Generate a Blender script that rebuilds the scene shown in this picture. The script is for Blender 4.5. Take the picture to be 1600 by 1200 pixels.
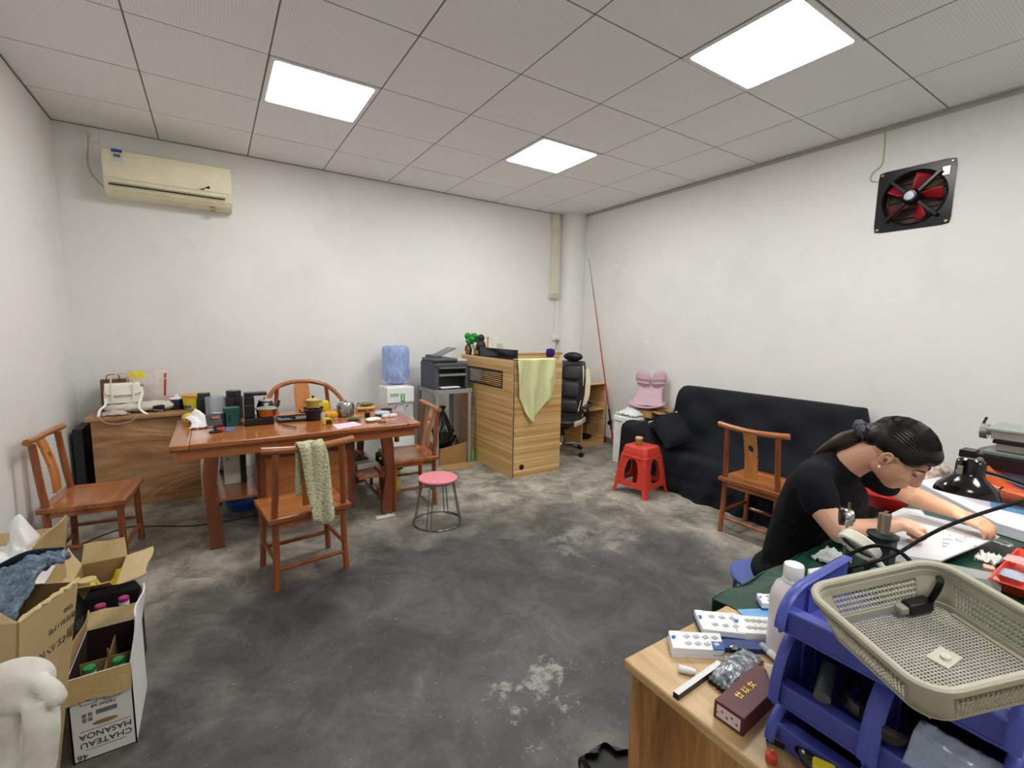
import bpy, bmesh, math, random
import numpy as np
from mathutils import Vector, Matrix, Euler
random.seed(7)
PI = math.pi
for o in list(bpy.data.objects): bpy.data.objects.remove(o)
SC = bpy.context.scene
COL = SC.collection

# ------------------------------------------------------------------ camera
FPX, PITCH, YAW, ROLL = 722.3, -0.118, 0.574, 0.017
CAM = Vector((0.276, -4.118, 1.35))
def basis():
    f = Vector((math.sin(YAW)*math.cos(PITCH), math.cos(YAW)*math.cos(PITCH), math.sin(PITCH)))
    r = Vector((math.cos(YAW), -math.sin(YAW), 0)); u = r.cross(f)
    return r*math.cos(ROLL)+u*math.sin(ROLL), -r*math.sin(ROLL)+u*math.cos(ROLL), f
CR, CU, CF = basis()
cd = bpy.data.cameras.new('camera'); cam = bpy.data.objects.new('camera', cd); COL.objects.link(cam)
cd.sensor_width = 36; cd.lens = FPX*36/1600; cd.clip_start = 0.02; cd.clip_end = 50
cam.matrix_world = Matrix(((CR.x, CU.x, -CF.x, CAM.x), (CR.y, CU.y, -CF.y, CAM.y), (CR.z, CU.z, -CF.z, CAM.z), (0, 0, 0, 1)))
SC.camera = cam
# pixel of the 1600x1200 photograph -> point on a known plane
def ray(x, y): return CR*((x-800)/FPX) - CU*((y-600)/FPX) + CF
def onZ(x, y, z=0.0): d = ray(x, y); return CAM + d*((z-CAM.z)/d.z)
def onX(x, y, X): d = ray(x, y); return CAM + d*((X-CAM.x)/d.x)
def onY(x, y, Y): d = ray(x, y); return CAM + d*((Y-CAM.y)/d.y)

# ------------------------------------------------------------------ world and exposure
W = bpy.data.worlds.new('world'); SC.world = W; W.use_nodes = True
W.node_tree.nodes['Background'].inputs[0].default_value = (0.75, 0.8, 0.85, 1)
W.node_tree.nodes['Background'].inputs[1].default_value = 0.25
SC.view_settings.view_transform = 'Standard'; SC.view_settings.look = 'None'
SC.view_settings.exposure = 0.1; SC.view_settings.gamma = 1.0; SC.view_settings.use_curve_mapping = False
PANEL_LIGHT = 26.5
SC.cycles.max_bounces = 14; SC.cycles.diffuse_bounces = 9; SC.cycles.transparent_max_bounces = 12

# ------------------------------------------------------------------ materials
def lin(c):
    if isinstance(c, str):
        c = c.lstrip('#'); c = [int(c[i:i+2], 16)/255 for i in (0, 2, 4)]
    return tuple(((v/12.92) if v <= 0.04045 else ((v+0.055)/1.055)**2.4) for v in c[:3]) + (1,)
MATS = {}
def base_mat(name):
    m = bpy.data.materials.new(name); m.use_nodes = True
    nt = m.node_tree; b = nt.nodes['Principled BSDF']; return m, nt, b
def N(nt, t, **kw):
    n = nt.nodes.new(t)
    for k, v in kw.items():
        if k in n.inputs: n.inputs[k].default_value = v
        else: setattr(n, k, v)
    return n
def coords(nt, scale=(1, 1, 1), rot=(0, 0, 0), kind='Object', loc=(0, 0, 0)):
    t = N(nt, 'ShaderNodeTexCoord'); mp = N(nt, 'ShaderNodeMapping')
    mp.inputs['Scale'].default_value = scale; mp.inputs['Rotation'].default_value = rot; mp.inputs['Location'].default_value = loc
    nt.links.new(t.outputs[kind], mp.inputs[0]); return mp.outputs[0]
def ramp(nt, fac, stops):
    r = N(nt, 'ShaderNodeValToRGB'); e = r.color_ramp.elements
    e[0].position, e[0].color = stops[0][0], lin(stops[0][1]); e[1].position, e[1].color = stops[-1][0], lin(stops[-1][1])
    for p, c in stops[1:-1]:
        x = e.new(p); x.color = lin(c)
    nt.links.new(fac, r.inputs[0]); return r.outputs[0]
def bump(nt, b, h, strength=0.2, dist=0.01):
    n = N(nt, 'ShaderNodeBump'); n.inputs['Strength'].default_value = strength; n.inputs['Distance'].default_value = dist
    nt.links.new(h, n.inputs['Height']); nt.links.new(n.outputs[0], b.inputs['Normal'])
def M(c, rough=0.5, metal=0.0, var=0.06, vs=12.0, spec=0.5, trans=0.0, ior=1.45, alpha=1.0, coat=0.0, bmp=0.0, bs=60.0, emit=None, es=0.0, name=None):
    key = (c if isinstance(c, str) else tuple(c), rough, metal, var, vs, spec, trans, ior, alpha, coat, bmp, bs, emit, es)
    if key in MATS: return MATS[key]
    m, nt, b = base_mat(name or 'surface')
    L = lin(c)
    if var > 0:
        v = coords(nt); n = N(nt, 'ShaderNodeTexNoise', Scale=vs, Detail=4.0, Roughness=0.6); nt.links.new(v, n.inputs['Vector'])
        r = N(nt, 'ShaderNodeMapRange'); r.inputs[1].default_value = 0.3; r.inputs[2].default_value = 0.7
        r.inputs[3].default_value = 1-var; r.inputs[4].default_value = 1+var; nt.links.new(n.outputs[0], r.inputs[0])
        mx = N(nt, 'ShaderNodeMix', data_type='RGBA', blend_type='MULTIPLY'); mx.inputs[0].default_value = 1
        mx.inputs[6].default_value = L; nt.links.new(r.outputs[0], mx.inputs[7]); nt.links.new(mx.outputs[2], b.inputs['Base Color'])
    else: b.inputs['Base Color'].default_value = L
    b.inputs['Roughness'].default_value = rough; b.inputs['Metallic'].default_value = metal
    b.inputs['Specular IOR Level'].default_value = spec; b.inputs['Transmission Weight'].default_value = trans; b.inputs['IOR'].default_value = ior
    b.inputs['Alpha'].default_value = alpha; b.inputs['Coat Weight'].default_value = coat; b.inputs['Coat Roughness'].default_value = 0.1
    if emit: b.inputs['Emission Color'].default_value = lin(emit); b.inputs['Emission Strength'].default_value = es
    if bmp > 0:
        v = coords(nt); n = N(nt, 'ShaderNodeTexNoise', Scale=bs, Detail=3.0); nt.links.new(v, n.inputs['Vector']); bump(nt, b, n.outputs[0], bmp, 0.004)
    MATS[key] = m; return m
def wood(c0, c1, scale=6.0, axis=0, stretch=10.0, rough=0.3, coat=0.0, dist=1.5, key=None, detail=4.0, knots=0.0, mid=None):
    k = ('wood', c0, c1, scale, axis, stretch, rough, coat, dist, knots, mid)
    if k in MATS: return MATS[k]
    m, nt, b = base_mat('wood grain')
    s = [scale]*3; s[axis] = scale/stretch
    v = coords(nt, s); n = N(nt, 'ShaderNodeTexNoise', Scale=1.0, Detail=detail, Roughness=0.65, Distortion=dist)
    nt.links.new(v, n.inputs['Vector'])
    st = [(0.3, c0), (0.7, c1)] if mid is None else [(0.3, c0), (0.5, mid), (0.7, c1)]
    col = ramp(nt, n.outputs[0], st)
    if knots > 0:
        v2 = coords(nt, tuple(q*0.6 for q in s)); n2 = N(nt, 'ShaderNodeTexNoise', Scale=1.0, Detail=1.0, Distortion=3.0); nt.links.new(v2, n2.inputs['Vector'])
        w = N(nt, 'ShaderNodeMath', operation='SINE'); mm = N(nt, 'ShaderNodeMath', operation='MULTIPLY'); mm.inputs[1].default_value = 60
        nt.links.new(n2.outputs[0], mm.inputs[0]); nt.links.new(mm.outputs[0], w.inputs[0])
        r = N(nt, 'ShaderNodeMapRange'); r.inputs[1].default_value = -1; r.inputs[2].default_value = 1; r.inputs[3].default_value = 1-knots; r.inputs[4].default_value = 1.0
        nt.links.new(w.outputs[0], r.inputs[0])
        mx = N(nt, 'ShaderNodeMix', data_type='RGBA', blend_type='MULTIPLY'); mx.inputs[0].default_value = 1
        nt.links.new(col, mx.inputs[6]); nt.links.new(r.outputs[0], mx.inputs[7]); col = mx.outputs[2]
    nt.links.new(col, b.inputs['Base Color'])
    b.inputs['Roughness'].default_value = rough; b.inputs['Coat Weight'].default_value = coat; b.inputs['Coat Roughness'].default_value = 0.15
    bump(nt, b, n.outputs[0], 0.05, 0.002)
    MATS[k] = m; return m
def fabric(c, rough=0.9, vs=150.0, strength=0.4, var=0.12, c2=None, sheen=0.0):
    k = ('fab', c, rough, vs, strength, var, c2, sheen)
    if k in MATS: return MATS[k]
    m, nt, b = base_mat('fabric'); v = coords(nt)
    n = N(nt, 'ShaderNodeTexNoise', Scale=vs, Detail=3.0); nt.links.new(v, n.inputs['Vector'])
    L = lin(c); d = c2 or '#%02x%02x%02x' % tuple(max(0, int(int(c.lstrip('#')[i:i+2], 16)*(1-var*2))) for i in (0, 2, 4))
    nt.links.new(ramp(nt, n.outputs[0], [(0.35, d), (0.65, c)]), b.inputs['Base Color'])
    b.inputs['Roughness'].default_value = rough; b.inputs['Specular IOR Level'].default_value = 0.2; b.inputs['Sheen Weight'].default_value = sheen
    bump(nt, b, n.outputs[0], strength, 0.003); MATS[k] = m; return m
def clear(c='#ffffff', rough=0.1, alpha=0.3, spec=0.5):
    # thin clear plastic: partly see-through sheet
    k = ('clear', c, rough, alpha, spec)
    if k in MATS: return MATS[k]
    m, nt, b = base_mat('clear plastic')
    b.inputs['Base Color'].default_value = lin(c); b.inputs['Roughness'].default_value = rough; b.inputs['Alpha'].default_value = alpha; b.inputs['Specular IOR Level'].default_value = spec
    MATS[k] = m; return m

# ------------------------------------------------------------------ mesh builder
class MB:
    def __init__(s): s.v = []; s.f = []; s.mi = []; s.m = 0
    def add(s, vs, fs):
        o = len(s.v); s.v += [tuple(p) for p in vs]
        for f in fs: s.f.append([i+o for i in f]); s.mi.append(s.m)
        return s
    def box(s, c, d, rz=0.0, rot=None, taper=1.0):
        x, y, z = d[0]/2, d[1]/2, d[2]/2
        P = [Vector((a*x*(taper if k > 0 else 1), b*y*(taper if k > 0 else 1), k*z)) for k in (-1, 1) for a, b in ((-1, -1), (1, -1), (1, 1), (-1, 1))]
        Rm = (rot.to_matrix() if isinstance(rot, Euler) else rot) if rot is not None else Matrix.Rotation(rz, 3, 'Z')
        P = [Rm @ p + Vector(c) for p in P]
        return s.add(P, [(3, 2, 1, 0), (4, 5, 6, 7), (0, 1, 5, 4), (1, 2, 6, 5), (2, 3, 7, 6), (3, 0, 4, 7)])
    def b2(s, a, b): # box from two corners
        return s.box([(a[i]+b[i])/2 for i in range(3)], [abs(b[i]-a[i]) for i in range(3)])
    def rings(s, rs, cap=True, close=False):
        n = len(rs[0]); o = []; F = []
        for r in rs: o += list(r)
        k = len(rs)
        for i in range(k-1 if not close else k):
            j = (i+1) % k
            for a in range(n):
                b = (a+1) % n; F.append((i*n+a, i*n+b, j*n+b, j*n+a))
        if cap and not close: F.append(tuple(range(n-1, -1, -1))); F.append(tuple((k-1)*n+a for a in range(n)))
        return s.add(o, F)
    def cyl(s, p, q, r0, r1=None, n=16, cap=True):
        r1 = r0 if r1 is None else r1; p = Vector(p); q = Vector(q); d = (q-p).normalized()
        a = d.orthogonal().normalized(); b = d.cross(a)
        return s.rings([[c+(a*math.cos(2*PI*i/n)+b*math.sin(2*PI*i/n))*r for i in range(n)] for c, r in ((p, r0), (q, r1))], cap)
    def tube(s, pts, r, n=8, close=False, cap=True, flat=None):
        P = [Vector(p) for p in pts]; K = len(P); R = r if isinstance(r, (list, tuple)) else [r]*K
        a = None; rs = []
        for i in range(K):
            t = (P[(i+1) % K]-P[i-1]) if close else (P[min(i+1, K-1)]-P[max(i-1, 0)])
            t.normalize()
            if a is None: a = t.orthogonal().normalized() if flat is None else (Vector(flat)-t*t.dot(Vector(flat))).normalized()
            else: a = (a-t*a.dot(t)).normalized()
            b = t.cross(a); ra, rb = R[i] if isinstance(R[i], (tuple, list)) else (R[i], R[i])
            rs.append([P[i]+a*math.cos(2*PI*j/n)*ra+b*math.sin(2*PI*j/n)*rb for j in range(n)])
        return s.rings(rs, cap, close)
    def lathe(s, prof, n=24, c=(0, 0, 0), cap=True, sx=1.0, sy=1.0):
        return s.rings([[Vector((c[0]+r*sx*math.cos(2*PI*i/n), c[1]+r*sy*math.sin(2*PI*i/n), c[2]+z)) for i in range(n)] for r, z in prof], cap)
    def ell(s, c, r, n=16, k=10, rot=None):
        rs = []
        for j in range(k+1):
            t = -PI/2+PI*j/k; t = max(min(t, PI/2-0.02), -PI/2+0.02)
            ring = [Vector((r[0]*math.cos(t)*math.cos(2*PI*i/n), r[1]*math.cos(t)*math.sin(2*PI*i/n), r[2]*math.sin(t))) for i in range(n)]
            if rot is not None: ring = [rot.to_matrix() @ p for p in ring]
            rs.append([p+Vector(c) for p in ring])
        return s.rings(rs)
    def prism(s, poly, z0, z1, fn=None):
        n = len(poly); fn = fn or (lambda x, y, z: (x, y, z))
        V = [fn(x, y, z0) for x, y in poly]+[fn(x, y, z1) for x, y in poly]
        return s.add(V, [tuple(range(n-1, -1, -1)), tuple(range(n, 2*n))]+[(i, (i+1) % n, n+(i+1) % n, n+i) for i in range(n)])
    def ringplate(s, outer, inner, z0, z1, fn=None): # plate with a hole; same vertex count
        n = len(outer); fn = fn or (lambda x, y, z: (x, y, z))
        V = [fn(*p, z) for z in (z0, z1) for p in outer]+[fn(*p, z) for z in (z0, z1) for p in inner]
        F = []
        for i in range(n):
            j = (i+1) % n
            F += [(i, j, n+j, n+i), (2*n+j, 2*n+i, 3*n+i, 3*n+j), (n+i, n+j, 3*n+j, 3*n+i), (j, i, 2*n+i, 2*n+j)]
        return s.add(V, F)
    def grid(s, fn, nu, nv, closeu=False):
        V = [fn(i/(nu if closeu else nu-1), j/(nv-1)) for j in range(nv) for i in range(nu)]; F = []
        for j in range(nv-1):
            for i in range(nu if closeu else nu-1):
                F.append((j*nu+i, j*nu+(i+1) % nu, (j+1)*nu+(i+1) % nu, (j+1)*nu+i))
        return s.add(V, F)
    def build(s, name, mat, parent=None, loc=None, rz=0.0, smooth=False, bevel=0.0, seg=2, solid=0.0, sub=0, angle=0.6, rot=None):
        me = bpy.data.meshes.new(name); me.from_pydata(s.v, [], s.f)
        for m in (mat if isinstance(mat, (list, tuple)) else [mat]): me.materials.append(m)
        me.polygons.foreach_set('material_index', s.mi)
        bm = bmesh.new(); bm.from_mesh(me); bmesh.ops.recalc_face_normals(bm, faces=bm.faces) if solid == 0 else None
        bm.to_mesh(me); bm.free()
        if smooth:
            me.polygons.foreach_set('use_smooth', [True]*len(me.polygons))
            if smooth != 'full': me.set_sharp_from_angle(angle=angle)
        o = bpy.data.objects.new(name, me); COL.objects.link(o); o.parent = parent
        if loc is not None: o.location = loc
        o.rotation_euler = rot if rot is not None else (0, 0, rz)
        if solid: md = o.modifiers.new('thickness', 'SOLIDIFY'); md.thickness = solid; md.offset = 0
        if bevel: md = o.modifiers.new('bevel', 'BEVEL'); md.width = bevel; md.segments = seg; md.limit_method = 'ANGLE'; md.angle_limit = 0.7
        if sub: md = o.modifiers.new('smooth', 'SUBSURF'); md.levels = sub; md.render_levels = sub
        return o
def thing(name, label, cat, loc=(0, 0, 0), rz=0.0, group=None, rot=None):
    o = bpy.data.objects.new(name, None); COL.objects.link(o); o.empty_display_size = 0.05
    o.location = loc; o.rotation_euler = rot if rot is not None else (0, 0, rz)
    return tag(o, label, cat, group)
def tag(o, label=None, cat=None, group=None, kind=None):
    if label: o['label'] = label
    if cat: o['category'] = cat
    if group: o['group'] = group
    if kind: o['kind'] = kind
    return o
def copy_tree(o, parent=None):
    c = o.copy(); COL.objects.link(c); c.parent = parent
    for ch in list(o.children): copy_tree(ch, c)
    return c
def bez(pts, n=12):
    # Catmull-Rom through points
    P = [Vector(p) for p in pts]; P = [P[0]*2-P[1]]+P+[P[-1]*2-P[-2]]; out = []
    for i in range(1, len(P)-2):
        for k in range(n):
            t = k/n; a, b, c, d = P[i-1:i+3]
            out.append(0.5*((2*b)+(c-a)*t+(2*a-5*b+4*c-d)*t*t+(3*b-a-3*c+d)*t**3))
    out.append(P[-2]); return out
def rrect(w, h, r, n=5, cx=0.0, cy=0.0):
    out = []
    for sx, sy, a0 in ((1, 1, 0), (-1, 1, PI/2), (-1, -1, PI), (1, -1, 1.5*PI)):
        for i in range(n+1):
            a = a0+PI/2*i/n; out.append((cx+sx*(w/2-r)+r*math.cos(a), cy+sy*(h/2-r)+r*math.sin(a)))
    return out
def text(name, body, size, mat, parent, loc, rot, depth=0.0004, align='CENTER', sx=1.0):
    cu = bpy.data.curves.new(name, 'FONT'); cu.body = body; cu.size = size; cu.extrude = depth; cu.align_x = align; cu.align_y = 'CENTER'
    tmp = bpy.data.objects.new('tmp', cu); COL.objects.link(tmp)
    me = bpy.data.meshes.new_from_object(tmp.evaluated_get(bpy.context.evaluated_depsgraph_get())); bpy.data.objects.remove(tmp)
    me.materials.clear(); me.materials.append(mat)
    o = bpy.data.objects.new(name, me); COL.objects.link(o); o.parent = parent; o.location = loc; o.rotation_euler = rot; o.scale = (sx, 1, 1); return o
def hsh(*a): return math.sin(a[0]*12.9898+a[-1]*78.233+len(a)*3.1)*43758.5453 % 1
def wob(x, y, z=0.0, s=1.0): return (math.sin(x*s*1.7+y*s*2.3+1.3)+math.sin(y*s*3.1-z*s*1.9+x*s*0.7)+math.sin(z*s*2.7+x*s*2.9+0.5))/3
# ------------------------------------------------------------------ room shell
XL, XR, YB, YF, HC = -0.61, 4.23, 0.56, -6.6, 2.767
def struct(o): o['kind'] = 'structure'; return o
def wall_mat():
    m, nt, b = base_mat('painted plaster'); v = coords(nt)
    n = N(nt, 'ShaderNodeTexNoise', Scale=1.3, Detail=5.0, Roughness=0.6); nt.links.new(v, n.inputs['Vector'])
    c = ramp(nt, n.outputs[0], [(0.3, '#dee0df'), (0.5, '#e6e7e6'), (0.75, '#e9e8e7')])
    v2 = coords(nt); n2 = N(nt, 'ShaderNodeTexNoise', Scale=9.0, Detail=6.0, Roughness=0.75); nt.links.new(v2, n2.inputs['Vector'])
    mk = N(nt, 'ShaderNodeMapRange'); mk.inputs[1].default_value = 0.70; mk.inputs[2].default_value = 0.78; nt.links.new(n2.outputs[0], mk.inputs[0])
    mx = N(nt, 'ShaderNodeMix', data_type='RGBA'); nt.links.new(mk.outputs[0], mx.inputs[0]); nt.links.new(c, mx.inputs[6]); mx.inputs[7].default_value = lin('#d2d0ca')
    nt.links.new(mx.outputs[2], b.inputs['Base Color']); b.inputs['Roughness'].default_value = 0.55
    n3 = N(nt, 'ShaderNodeTexNoise', Scale=40.0, Detail=3.0); nt.links.new(v2, n3.inputs['Vector']); bump(nt, b, n3.outputs[0], 0.05, 0.002); return m
WM = wall_mat()
FLK = onZ(842, 1088, 0.0)
def floor_mat():
    m, nt, b = base_mat('stained concrete'); v = coords(nt)
    def noise(s, d=6.0, r=0.65, dist=0.0):
        n = N(nt, 'ShaderNodeTexNoise', Scale=s, Detail=d, Roughness=r, Distortion=dist); nt.links.new(v, n.inputs['Vector']); return n.outputs[0]
    def rng(x, a, c, lo=0.0, hi=1.0):
        r = N(nt, 'ShaderNodeMapRange'); r.inputs[1].default_value = a; r.inputs[2].default_value = c; r.inputs[3].default_value = lo; r.inputs[4].default_value = hi; nt.links.new(x, r.inputs[0]); return r.outputs[0]
    def math2(op, a, c):
        n = N(nt, 'ShaderNodeMath', operation=op)
        for i, q in enumerate((a, c)):
            if isinstance(q, (int, float)): n.inputs[i].default_value = q
            else: nt.links.new(q, n.inputs[i])
        return n.outputs[0]
    light = ramp(nt, noise(4.5, 12.0, 0.76, 0.5), [(0.3, '#4d4b46'), (0.43, '#77746c'), (0.55, '#9d998e'), (0.75, '#c6c2b6')])
    dark = ramp(nt, noise(3.2, 12.0, 0.76, 0.6), [(0.3, '#262727'), (0.48, '#414242'), (0.6, '#545453'), (0.8, '#7d7c78')])
    # oil-dark walked area in the middle of the room
    def spot(x, y, r0, r1, sx=1.0, sy=1.0):
        s = N(nt, 'ShaderNodeSeparateXYZ'); nt.links.new(v, s.inputs[0])
        dx = math2('MULTIPLY', math2('SUBTRACT', s.outputs[0], x), sx); dy = math2('MULTIPLY', math2('SUBTRACT', s.outputs[1], y), sy)
        d = math2('SQRT', math2('ADD', math2('MULTIPLY', dx, dx), math2('MULTIPLY', dy, dy)), 0.0)
        return d
    d = spot(1.25, -2.35, 0, 1, 0.72, 1.0)
    d = math2('ADD', d, math2('MULTIPLY', math2('SUBTRACT', noise(1.7, 6.0, 0.65), 0.5), 1.5))
    mask = rng(d, 0.85, 1.45)
    mx = N(nt, 'ShaderNodeMix', data_type='RGBA'); nt.links.new(mask, mx.inputs[0]); nt.links.new(dark, mx.inputs[6]); nt.links.new(light, mx.inputs[7])
    # bare light patches where the skin of the floor has flaked
    d2 = math2('ADD', spot(FLK.x, FLK.y, 0, 1, 0.85, 0.8), math2('MULTIPLY', math2('SUBTRACT', noise(7.0, 8.0, 0.72), 0.5), 1.5))
    fl = rng(d2, 0.06, -0.06)
    d3 = math2('ADD', spot(2.3, -1.95, 0, 1, 0.5, 0.6), math2('MULTIPLY', math2('SUBTRACT', noise(5.0, 7.0, 0.75), 0.5), 1.5))
    fl2 = rng(d3, 0.1, -0.1, 0, 0.7)
    mx2 = N(nt, 'ShaderNodeMix', data_type='RGBA'); nt.links.new(math2('MAXIMUM', fl, fl2), mx2.inputs[0]); nt.links.new(mx.outputs[2], mx2.inputs[6]); mx2.inputs[7].default_value = lin('#908e88')
    sp = rng(noise(60.0, 2.0), 0.69, 0.73, 0, 0.5)
    mx3 = N(nt, 'ShaderNodeMix', data_type='RGBA'); nt.links.new(sp, mx3.inputs[0]); nt.links.new(mx2.outputs[2], mx3.inputs[6]); mx3.inputs[7].default_value = lin('#b5b2a8')
    # hairline cracks
    vo = N(nt, 'ShaderNodeTexVoronoi', feature='DISTANCE_TO_EDGE', Scale=0.9); 
    vv = N(nt, 'ShaderNodeVectorMath', operation='ADD'); nn = N(nt, 'ShaderNodeTexNoise', Scale=3.0, Detail=5.0); nt.links.new(v, nn.inputs['Vector'])
    nt.links.new(v, vv.inputs[0]); nt.links.new(nn.outputs['Color'], vv.inputs[1]); nt.links.new(vv.outputs[0], vo.inputs['Vector'])
    cr = rng(vo.outputs['Distance'], 0.004, 0.0, 0, 0.35)
    mx4 = N(nt, 'ShaderNodeMix', data_type='RGBA'); nt.links.new(cr, mx4.inputs[0]); nt.links.new(mx3.outputs[2], mx4.inputs[6]); mx4.inputs[7].default_value = lin('#3a3a38')
    nt.links.new(mx4.outputs[2], b.inputs['Base Color'])
    rg = rng(noise(4.0), 0.3, 0.7, 0.38, 0.62); nt.links.new(rg, b.inputs['Roughness'])
    bump(nt, b, noise(9.0, 6.0), 0.12, 0.006); return m
T = 0.12
struct(MB().b2((XL-T, YF-T, -0.1), (XR+T, YB+T, 0)).build('floor', floor_mat()))
struct(MB().b2((XL-T, YB, 0), (XR+T, YB+T, HC+0.1)).build('wall_back', WM))
struct(MB().b2((XL-T, YF, 0), (XL, YB, HC+0.1)).build('wall_left', WM))
struct(MB().b2((XL-T, YF-T, 0), (XR+T, YF, HC+0.1)).build('wall_front', WM))
# right wall with a real opening for the extractor fan
FY, FZ, FR = -2.868, 2.262, 0.165
fy0, fy1, fz0, fz1 = FY-0.17, FY+0.17, FZ-0.17, FZ+0.17
wr = MB()
wr.b2((XR, YF, 0), (XR+T, fy0, HC+0.1)); wr.b2((XR, fy1, 0), (XR+T, YB, HC+0.1))
wr.b2((XR, fy0, 0), (XR+T, fy1, fz0)); wr.b2((XR, fy0, fz1), (XR+T, fy1, HC+0.1))
struct(wr.build('wall_right', WM))
# ceiling: a backing slab above, lay-in tiles hanging as parts on a thin grid
ceil = struct(MB().b2((XL-T, YF-T, HC+0.03), (XR+T, YB+T, HC+0.1)).build('ceiling', M('#d0d0ce', 0.9)))
def tile_mat():
    m, nt, b = base_mat('perforated ceiling tile'); v = coords(nt, kind='Object', scale=(70, 70, 70))
    sx = N(nt, 'ShaderNodeSeparateXYZ'); nt.links.new(v, sx.inputs[0]); outs = []
    for i in (0, 1):
        f = N(nt, 'ShaderNodeMath', operation='FRACT'); nt.links.new(sx.outputs[i], f.inputs[0])
        q = N(nt, 'ShaderNodeMath', operation='SUBTRACT'); q.inputs[1].default_value = 0.5; nt.links.new(f.outputs[0], q.inputs[0])
        q2 = N(nt, 'ShaderNodeMath', operation='POWER'); q2.inputs[1].default_value = 2; nt.links.new(q.outputs[0], q2.inputs[0]); outs.append(q2.outputs[0])
    s = N(nt, 'ShaderNodeMath', operation='ADD'); nt.links.new(outs[0], s.inputs[0]); nt.links.new(outs[1], s.inputs[1])
    r = ramp(nt, s.outputs[0], [(0.012, '#bcbfc0'), (0.03, '#eff1f3')]); nt.links.new(r, b.inputs['Base Color'])
    b.inputs['Roughness'].default_value = 0.6; return m
TM = tile_mat(); GM = M('#bdbcb9', 0.5, var=0.03); DK = M('#6d6b68', 0.8)
LIGHTS = [(0.6, -1.2), (2.4, -1.2), (2.4, -3.0), (2.4, -4.8), (0.6, -4.8)]  # last two panels are added out of view to brighten the near objects
xs = [XL]+[0.6*i for i in range(0, 7)]+[XR]
ys = [YB]+[-0.6*i for i in range(0, 11)]+[YF]
tmesh = {}
for i in range(len(xs)-1):
    for j in range(len(ys)-1):
        x0, x1, y1, y0 = xs[i], xs[i+1], ys[j], ys[j+1]
        if any(abs(x0-a) < .01 and abs(y0-b) < .01 for a, b in LIGHTS): continue
        w, h = round(x1-x0-0.008, 3), round(y1-y0-0.008, 3)
        if (w, h) not in tmesh:
            o = MB().box((0, 0, 0.006), (w, h, 0.012)).build('ceiling_tile', TM, ceil, bevel=0.0); tmesh[(w, h)] = o.data
        else:
            o = bpy.data.objects.new('ceiling_tile', tmesh[(w, h)]); COL.objects.link(o); o.parent = ceil
        o.location = ((x0+x1)/2, (y0+y1)/2, HC+0.001*hsh(i, j))
for x in xs[1:-1]: MB().box((x, (YB+YF)/2, HC+0.008), (0.012, YB-YF, 0.012)).build('grid_bar', M('#6a6865', 0.6), ceil)
for y in ys[1:-1]: MB().box(((XL+XR)/2, y, HC+0.009), (XR-XL, 0.012, 0.012)).build('grid_bar', M('#6a6865', 0.6), ceil)
# wall angle moulding along the right wall
g = struct(MB().b2((XR-0.028, YF, HC-0.006), (XR, YB, HC-0.001)).b2((XR-0.004, YF, HC-0.03), (XR, YB, HC-0.006)).build('trim_1', M('#b9b7b2', 0.5)))
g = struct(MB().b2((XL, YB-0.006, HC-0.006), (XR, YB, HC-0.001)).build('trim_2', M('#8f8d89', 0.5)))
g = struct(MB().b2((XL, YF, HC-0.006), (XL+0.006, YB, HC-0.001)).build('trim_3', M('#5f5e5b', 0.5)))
LAB = ['lit square ceiling light panel nearest the air conditioner', 'lit square ceiling light panel above the wooden reception desk',
       'largest lit square ceiling light panel near the exhaust fan', 'added unseen ceiling light panel behind the camera on the right', 'added unseen ceiling light panel behind the camera on the left']
EM = M('#ffffff', 0.5, var=0, emit='#fffdf8', es=PANEL_LIGHT)
for (x, y), lb in zip(LIGHTS, LAB):
    t = thing('ceiling_light', lb, 'ceiling light', (x+0.3, y+0.3, HC), group='square light panels in the ceiling')
    MB().ringplate(rrect(.59, .59, .006), rrect(.54, .54, .02), -0.004, 0.01).build('frame', M('#e8e8e6', 0.4), t)
    MB().prism(rrect(.541, .541, .02), 0.0, 0.006).build('diffuser', EM, t)
# baseboard along the right wall behind the rod and sofa
struct(MB().b2((XR-0.012, -2.6, 0), (XR, YB, 0.075)).build('baseboard_right', M('#6f6f6d', 0.7)))
# round column in the back right corner
struct(MB().lathe([(0.175, 0), (0.175, HC)], 40, (4.16, 0.52, 0)).build('wall_column', WM, smooth=True))
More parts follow.
